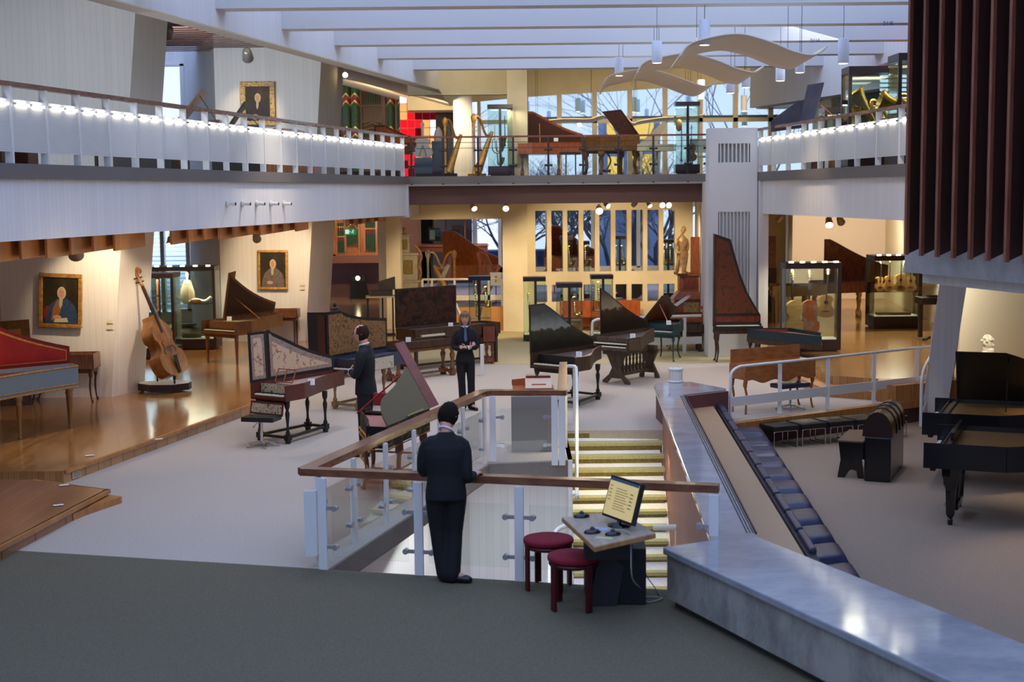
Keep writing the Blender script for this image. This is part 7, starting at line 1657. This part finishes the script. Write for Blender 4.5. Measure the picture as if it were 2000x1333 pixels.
for k,(u,w,m_,l) in enumerate(((12,.5,WALD,'dark box under the lit mesh, far left of the upper gallery'),(75,.4,mat('red_brown_box',(110,60,40),.5),'red-brown chest low behind the left end of the upper railing'),(335,.9,BLKM,'black case low behind the middle of the upper left railing'),(385,.5,WALN,'brown chest low beside the black case on the upper left gallery'),(520,.9,BLKM,'long dark box low behind the far half of the upper left railing'))):
    Y=25085/(1557-u)+1.2; x=Xg(Y)-.9; t=thing('storage_chest',l,'chest',(x-w/2,Y,3.99)); b=MB(); b.box(0,w,0,.4,0,.28); b.build('body',m_,t,bevel=.01); b=MB(); b.box(-.01,w+.01,-.01,.41,.28,.31); b.build('lid',m_,t)
# bridge instruments
kk=lambda **a:keyboard_instrument(**a)
keyboard_instrument('brown harpsichord with raised lid at the left end of the bridge, before the red glass','harpsichord',(-3.35,35.6),math.radians(-95),1.1,.7,4.80,.24,dict(case=MAHO,inner=WALN,lidin=ORGW,name=MAHO),floor=3.99,lid=80,lidy=.0,legs='taper',stretch=False,lidout=MAHO,lidW=.5)
t=thing('stone_guitar','pale grey guitar-shaped sculpture on a slate box at the left end of the bridge','sculpture',(-2.08,34.2,3.99))
STO=mat('pale_grey_stone',(166,160,154),.8); O=[(x*.62,z*.46) for x,z in body_outline('guitar')]; b=MB(); b.prism([(x,-.05,.47+z) for x,z in O],(0,.1,0)); b.box(-.03,.03,-.03,.03,.9,1.20); b.ball((0,0,1.24),.05,1,.5,1.3); b.build('guitar_shape',STO,t,bevel=.01)
b=MB(); b.bar((-.09,-.06,.5),(0,-.06,.75),.015,.01); b.bar((.09,-.06,.5),(0,-.06,.75),.015,.01); b.build('strap_lines',BLKM,t)
b=MB(); b.box(-.2,.2,-.12,.15,.0,.46); b.build('slate_box',mat('slate_blue_box',(62,72,92),.6),t)
t=thing('slate_cabinet','tall slate blue cabinet with a small pale bulb shape on top, on the bridge','cabinet',(-1.72,34.5,3.99)); b=MB(); b.box(-.16,.16,-.1,.2,0,.86); b.build('body',MATS['slate_blue_box'],t); b=MB(); b.lathe([(.10,.86),(.12,.95),(.09,1.1),(.02,1.2)],(0,0.05,0),12,1,.6); b.build('bulb',STO,t)
b=MB(); b.box(-2.2,-1.25,33.4,33.9,3.99,4.06); tag(b.build('low_plinth',BLKM),'low black plinth under the sculptures at the left end of the bridge','plinth')
k=keyboard_instrument('orange-brown grand piano with tall raised lid on the bridge, left of the carved one','piano',(.22,34.9),math.radians(-92),1.55,1.0,4.76,.26,dict(case=ORGW,inner=WALN,lidin=mat('dark_brown_lid_inside',(84,44,26),.35),name=ORGW,prop=VARN),floor=3.99,lid=80,lidy=.15,legs='turned',legm=WALN,stretch=False,lidout=ORGW,prop=(.5,.5,.6),name='grand_piano',flap=None,tw=.3,lidW=.80)
card(k,.9,.9,.80,'white label card on the orange-brown bridge piano')
CARV=painted('carved_burr_case',[(78,50,28),(136,92,48),(96,62,34),(160,116,62)],14,[.34,.46,.56,.66])
k=keyboard_instrument('ornately carved piano with lyre pedal and steeply raised lid on the bridge','piano',(2.72,35.2),math.radians(205),.9,1.08,4.92,.34,dict(case=CARV,inner=WALN,lidin=painted('purple_brown_lid',[(94,60,58),(120,80,74),(84,56,60)],3),name=CARV,prop=WALD),floor=3.99,lid=50,lidy=0,lidW=.80,straight=True,legs='cab',legm=CARV,legr=.08,stretch=False,lidout=WALD,name='carved_piano')
b=MB(); b.tube(smooth([(.5,.2,.15),(.40,.2,.35),(.48,.2,.52),(.55,.2,.56)],4),.02,6); b.tube(smooth([(.62,.2,.15),(.72,.2,.35),(.64,.2,.52),(.57,.2,.56)],4),.02,6); b.box(.42,.70,.15,.25,.08,.15); b.build('pedal_lyre',CARV,k)
WSP=mat('cream_white_spinet',(206,200,170),.5)
k=keyboard_instrument('cream white spinet with narrow upright lid on the bridge before the yellow light','spinet',(3.0,34.7),math.radians(-88),.9,.62,4.72,.16,dict(case=WSP,inner=CRMP,lidin=WSP,name=WSP,prop=WALD),floor=3.99,lid=None,legs='taper',legm=WSP,stretch=False,name='spinet',tw=.4)
b=MB(); b.prism([(.02,.1,.73),(.02,.55,.73),(.02,.80,1.25),(.02,.72,1.30)],(.02,0,0)); b.build('lid',WSP,k)
lump('low dark bench between the two pianos on the bridge','bench',(1.30,34.3,3.99),[('seat',BLK,lambda b:b.box(-.12,.38,-.1,.2,.50,.56)),('leg',BLKM,lambda b:(b.box(.02,.05,0,.05,0,.5))),('leg',BLKM,lambda b:(b.box(.25,.28,0,.05,0,.5)))],'piano_bench')
# things low under the bridge rail, right side: chair frames
for x,l in((4.35,'dark metal music chair at the right end of the bridge'),): 
    t=thing('chair',l,'chair',(x+.35,35.6,3.99)); b=MB()
    for px in(-.2,.2):
        for py in(-.2,.2): b.cyl((px,py,0),(px,py,.45 if py<0 else .9),.014)
    b.build('frame',BLKM,t); b=MB(); b.box(-.22,.22,-.22,.22,.43,.47); b.build('seat',mat('pale_seat',(190,196,200),.6),t); b=MB(); b.box(-.2,.2,.18,.21,.55,.9); b.build('backrest',MATS['pale_seat'],t)
# right gallery: big dark harpsichord
k=keyboard_instrument('dark grand instrument with big blue-black folding lid raised on the right gallery','harpsichord',(6.55,28.9),math.radians(-20),1.8,.95,4.85,.26,dict(case=WALD,inner=WALN,lidin=ORGW,name=WALD),floor=3.99,lid=None,legs='turned',stretch=False,name='grand_instrument',legm=WALD)
DKL=mat('blue_black_lid',(44,42,58),.4,c2=(66,58,66),scale=4)
def P2(u,v,Y): return D(u,v,Y)-Vector((k.location.x,k.location.y,k.location.z))
Ri=Matrix.Rotation(-k.rotation_euler.z,3,'Z')
def wp(u,v,Y): return Ri@P2(u,v,Y)
b=MB(); b.prism([wp(1505,238,29.6),wp(1520,225,29.6),wp(1560,196,29.4),wp(1572,200,29.4),wp(1568,250,29.3),wp(1506,258,29.6)],(.0,.02,.0)); b.build('lid',DKL,k)
b=MB(); b.prism([wp(1577,166,29.0),wp(1608,161,28.6),wp(1588,240,28.6),wp(1560,246,29.0)],(.02,0,.0)); b.build('lid_flap',DKL,k)
b=MB(); b.bar(wp(1603,205,28.4),wp(1630,228,28.2),.015,.01); b.build('prop_stick',ORGW,k)
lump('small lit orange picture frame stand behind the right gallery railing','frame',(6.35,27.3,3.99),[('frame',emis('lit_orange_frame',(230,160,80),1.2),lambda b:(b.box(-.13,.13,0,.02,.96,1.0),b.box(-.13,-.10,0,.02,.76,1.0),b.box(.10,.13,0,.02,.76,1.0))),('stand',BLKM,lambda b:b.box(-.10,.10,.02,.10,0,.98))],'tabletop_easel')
glass_case('dark low glass case of small shiny instruments behind the lit orange frame',6.35,7.0,29.0,29.6,3.99,5.25,base=.3,posts=((-1,-1),),white=False)
for i in range(6):
    Y=29.5-1.1*i; x=Xr(Y)+.7; t=thing('storage_chest','%s dark chest low behind the right gallery railing'%('first','second','third','fourth','fifth','sixth')[i]+', counted from the bridge','chest',(x,Y,3.99)); b=MB(); b.box(0,.5,0,.35,0,.26); b.build('body',(WALD,WALN,BLKM)[i%3],t,bevel=.01); b=MB(); b.box(-.01,.51,-.01,.36,.26,.29); b.build('lid',(WALD,WALN,BLKM)[i%3],t)
# right recess furniture behind the guitar case
t=thing('tall_cabinet','narrow orange wooden cabinet at the left end of the right recess','cabinet',(7.0,38.6,.3)); b=MB(); b.box(-.12,.18,0,.3,1.2,2.05); b.build('body',ORGW,t); b=MB(); b.box(-.1,.16,-.01,0,1.25,2.0); b.build('door',CHER,t)
b=MB(); b.box(-.14,.2,-.02,.32,0,1.2); b.build('base',WALD,t)
t=thing('shelf_unit','low dark shelf with small instruments behind the guitar case','shelf',(6.3,37.0,.3)); b=MB(); b.box(-.2,.6,-.2,.2,.72,.80); b.build('shelf_board',WHITEB,t); b=MB(); b.box(-.18,.58,-.18,.18,.62,.72); b.build('frame',BLKM,t)
for x in(-.15,.55): b=MB(); b.box(x-.02,x+.02,-.15,.15,0,.62); b.build('leg',BLKM,t)
b=MB(); b.box(4.9,5.25,36.6,36.8,.6,.68); b.box(3.6,4.1,36.4,36.8,.7,.76)
tag(b.build('side_table',MAHO),'small red-brown table top by the foot of the statue cabinet','table') if False else None
# ---------------- outside: trees, hedge, lit building
BARK=mat('grey_bark',(74,72,88),.9); BARKP=mat('pale_bark',(150,140,150),.9)
def tree(label,x,y,z0,h,seed,r=.22):
    rnd=random.Random(seed); t=thing('bare_tree',label,'tree',(x,y,z0)); b=MB(); tw=MB()
    def grow(p,d,L,r_,n):
        q=p+d*L; m_=p.lerp(q,.5)+V(rnd.uniform(-.1,.1)*L,0,rnd.uniform(-.05,.05)*L)
        (b if n>2 else tw).tube([p,m_,q],[r_,r_*.8,r_*.6],6 if n>2 else 4,cap=False)
        if n==0: return
        for k in range(3 if n>1 else 4):
            a=rnd.uniform(-.9,.9); e=rnd.uniform(-.5,.5)
            nd=(d+V(a,e*.6,rnd.uniform(-.25,.35))).normalized(); grow(q if k else m_,nd,L*rnd.uniform(.62,.88),r_*.50,n-1)
    grow(V(0,0,0),V(rnd.uniform(-.2,.2),0,1).normalized(),h*.30,r,6 if 'slit' in label else 5)
    bm_=BARKP if 'upper' in label else BARK; b.build('trunk',bm_,t); tw.build('twigs',bm_,t)
tree('bare tree outside the slit wall, centre',2.2,56,0,5.2,3,.26); tree('bare tree outside the slit wall, to the right',5.0,58,0,5.2,11,.30); tree('bare tree outside the slit wall, to the left',.3,60,0,5.2,5,.22)
for i_,(x_,y_) in enumerate(((.9,55),(1.6,59),(3.2,54.5),(4.0,57),(5.7,55.5),(6.6,58),(-.6,55))): tree(('thin bare tree among the dark trees beyond the slits, %s counted from the left')%('second','third','fourth','fifth','sixth','seventh','first')[i_],x_,y_,0,4.6+.3*(i_%3),40+i_,.13+.03*(i_%3))
tree('pale bare tree seen through the upper right windows',10.5,60,1,11,8,.10); tree('bare tree seen through the upper middle windows',6.2,64,1,12,21,.10); tree('bare tree far left outside the mezzanine window',-2.0,54,0,7,31,.2)
b=MB(); b.box(-14,22,70,72,-1,.75); struct(b,'hedge_row',mat('dusk_hedge',(40,52,78),.95,c2=(56,66,90),scale=2)) 
b=MB(); b.box(-40,50,49,110,-1.2,-.9); struct(b,'ground_outside',mat('dusk_lawn',(50,60,70),.95))
b=MB(); b.box(4.3,6.9,66,70,-1,7.0); bl=tag(b.build('lit_building',mat('ochre_building',(150,158,186),.8)),'building outside with yellow lit windows behind the carved piano','building')
for (x0,x1,z0,z1) in((4.45,5.15,6.0,6.8),(5.6,6.6,6.0,6.8),(4.5,5.2,4.4,5.2),(5.6,6.6,4.4,5.3)): b=MB(); b.box(x0,x1,65.96,66,z0,z1); b.build('lit_window',emis('warm_lit_window',(255,206,110),1.3),bl)
# ================================================================= WORLD AND LIGHTS
w=bpy.data.worlds.new('dusk'); SC.world=w; w.use_nodes=True; nt=w.node_tree; bg=nt.nodes['Background']
tc=nt.nodes.new('ShaderNodeTexCoord'); sp=nt.nodes.new('ShaderNodeSeparateXYZ'); rp=nt.nodes.new('ShaderNodeValToRGB')
nt.links.new(tc.outputs['Generated'],sp.inputs[0]); nt.links.new(sp.outputs[2],rp.inputs[0]); nt.links.new(rp.outputs[0],bg.inputs[0])
rp.color_ramp.elements[0].position=0; rp.color_ramp.elements[0].color=lin((196,206,240)); rp.color_ramp.elements[1].position=.5; rp.color_ramp.elements[1].color=lin((150,182,246))
bg.inputs[1].default_value=1.7
# skylight daylight between the roof beams (panes of sky above the beams)
for k in range(-3,6):
    Y=32.0-2.667*(5-k)+1.5
    light('AREA','skylight_daylight',((Xb(Y)+Xrg(Y))/2,Y,7.9),64,(.77,.83,1.0),Xrg(Y)-Xb(Y)-.3,((Xb(Y)+Xrg(Y))/2,Y,0),size_y=2.0)
light('AREA','entrance_fill',(0,5,8.0),130,(1.0,.96,.92),8,(0,5,0),size_y=5)  # broad fill added above the camera side, not daylight
# daylight through the windows
light('AREA','window_light_upper',(4.5,42.6,5.3),90,(.65,.78,1.0),9,(4.5,30,4.6),size_y=2.2)
light('AREA','window_light_left',(-9.6,39.6,2),40,(.6,.78,1.0),2,(-8,30,1),size_y=2)
# warm ceiling spots
def spot(p,t,e=120,a=60,c=WARM,s=.06): return light('SPOT','spot_beam',p,e,c,s,t,a,.6)
for p,t,e,a in [
    ((-6.5,23.0,2.95),(-7.05,24.3,2.05),170,62),((-5.2,31.2,3.0),(-5.5,33.5,2.1),190,60),
    ((-5.4,24,3.0),(-5.6,25,.3),120,110),((-6.5,29.5,3.0),(-6.6,30,.3),170,110),((-4.5,31,3.0),(-4.5,33,.3),130,110),((-8.6,27,3.0),(-8.0,29,.3),120,110),
    ((-7.5,19.5,3.0),(-7,20.5,.3),110,110),((-5.5,36,3.0),(-5.5,40,.1),350,100),((-4.5,43,3.0),(-4.5,47,1.2),300,90),
    ((-1.2,34.2,3.2),(-1.5,37,.5),220,90),((.8,34.2,3.2),(1,37,.5),220,90),((2.4,34.0,3.2),(2.4,37.3,1.6),220,90),((4.0,34,3.2),(4.3,36,1.6),200,80),((1.5,31.5,3.3),(1,28,0),120,100),
    ((3.5,44,3.2),(3.0,45,.6),150,110),((-1.2,43,3.2),(-1.2,44,.6),160,110),
    ((9.2,34,3.1),(9.0,33,.3),320,120),((9.5,39,3.1),(9.8,42,1.5),420,120),((7.0,30,3.1),(6.9,30,.3),300,120),((7.6,26.4,3.1),(7.5,26.5,.3),160,120),
    ((8.1,23.9,2.55),(9.0,26.4,1.0),260,80)]:
    spot(p,t,e,a,(1,.90,.74) if p[0]>6 else WARM)
spot((3.3,32.4,3.25),(4.15,34,2.2),120,42)
# bridge and upper gallery
light('AREA','gallery_fill',(-7.2,19.5,6.8),230,(.74,.83,1.0),3.0,(-7.4,24,5),size_y=4)  # cool fill added to brighten the near left pillar, no such lamps
light('AREA','gallery_fill_far',(-6.6,29.0,6.7),200,(.78,.86,1.0),2.4,(-6.2,33.5,5),size_y=3)  # second added cool fill, for the far left pillar
light('AREA','gallery_area_light_right',(8.0,26,5.85),70,(.85,.9,1.0),2.0,(7.5,26,4),size_y=6)  # broad pale area light just under the right gallery ceiling
for p,t,e,a in [((.6,36,6.2),(1,38,4),220,120),((4,36,6.6),(4,38,4),220,120),((7.5,36.5,6.4),(8.4,40,5.6),200,110),((-2.0,38.5,5.9),(-2,41,5),180,110),((-5.6,31.5,6.3),(-6.0,33.5,5.4),90,45),((-4.0,40,6.0),(-4.2,46,5.5),500,90)]:
    spot(p,t,e,a)
for p,t,e in [((.3,30.6,6.1),(.8,34.6,4.3),150),((2.6,30.6,6.1),(2.4,34.8,4.3),150),((-1.8,31.0,6.1),(-1.4,34.4,4.4),120),((4.2,30.8,6.1),(4.2,34.2,4.4),60),((6.0,27.2,5.6),(6.9,29.2,4.6),60)]: spot(p,t,e,60,(1,.88,.7),.06)  # hall-side spots added to brighten the bridge and gallery instruments
light('AREA','bridge_ceiling_wash',(4.2,36.4,7.5),60,(1,.88,.62),5,(4.2,42,6.9),size_y=.4)
light('AREA','fascia_wash',(-1.3,33.2,7.4),22,(1,.9,.68),1.6,(-1.2,35.6,6.7),size_y=.4)
# stair lights and basement
light('AREA','stair_lamp',(2.1,19.6,-.05),34,(1,.86,.42),.3,(1.2,19.8,-1.2),size_y=3.0)
light('AREA','basement_lamp',(-.4,16.5,-.35),26,(.9,.95,1.0),1.6,(-.2,17.5,-3),size_y=2.0)
for p in((-5.0,17.3,2.5),(-4.9,19.6,2.5),(-4.3,22.2,2.5),(-3.9,24.8,2.5),(-3.3,28.0,2.5),(-7.4,21.0,2.6),(-6.0,27.0,2.6)): light('POINT','baffle_fill',p,5.5,WARM,.04)  # small points added to brighten the baffle boards, not real lamps
for p,t,e in [((-2.2,17,6.1),(-2.6,17.5,0),150),((.5,20,6.1),(.6,20.5,0),170),((3.0,23,6.1),(3.0,23.5,0),260),((-.6,15.5,6.1),(-2.5,14.8,0),60),((0,28,6.0),(0,28.5,0),320),((5.2,20.2,6.0),(5.4,22.6,.4),150),((-3,24,6.0),(-3,24.5,0),160)]: spot(p,t,e,100,(1,.89,.76),.08)  # fill spots added to warm and brighten the hall floor
# warm wash on pale carpet instruments
for p,t,e in [((-3.0,24.5,6.2),(-3,24,0),160),((1.2,25.5,6.2),(1.5,26,0),260),((4.6,26.5,6.2),(4.6,27,0),260),((7.6,19,2.6),(7.8,18.5,-.5),160),((6.6,15.8,2.5),(6.4,14.5,-.4),110),((-1.8,18,6.2),(-2,18.5,0),90)]:
    spot(p,t,e,75,(1,.8,.58),.15)
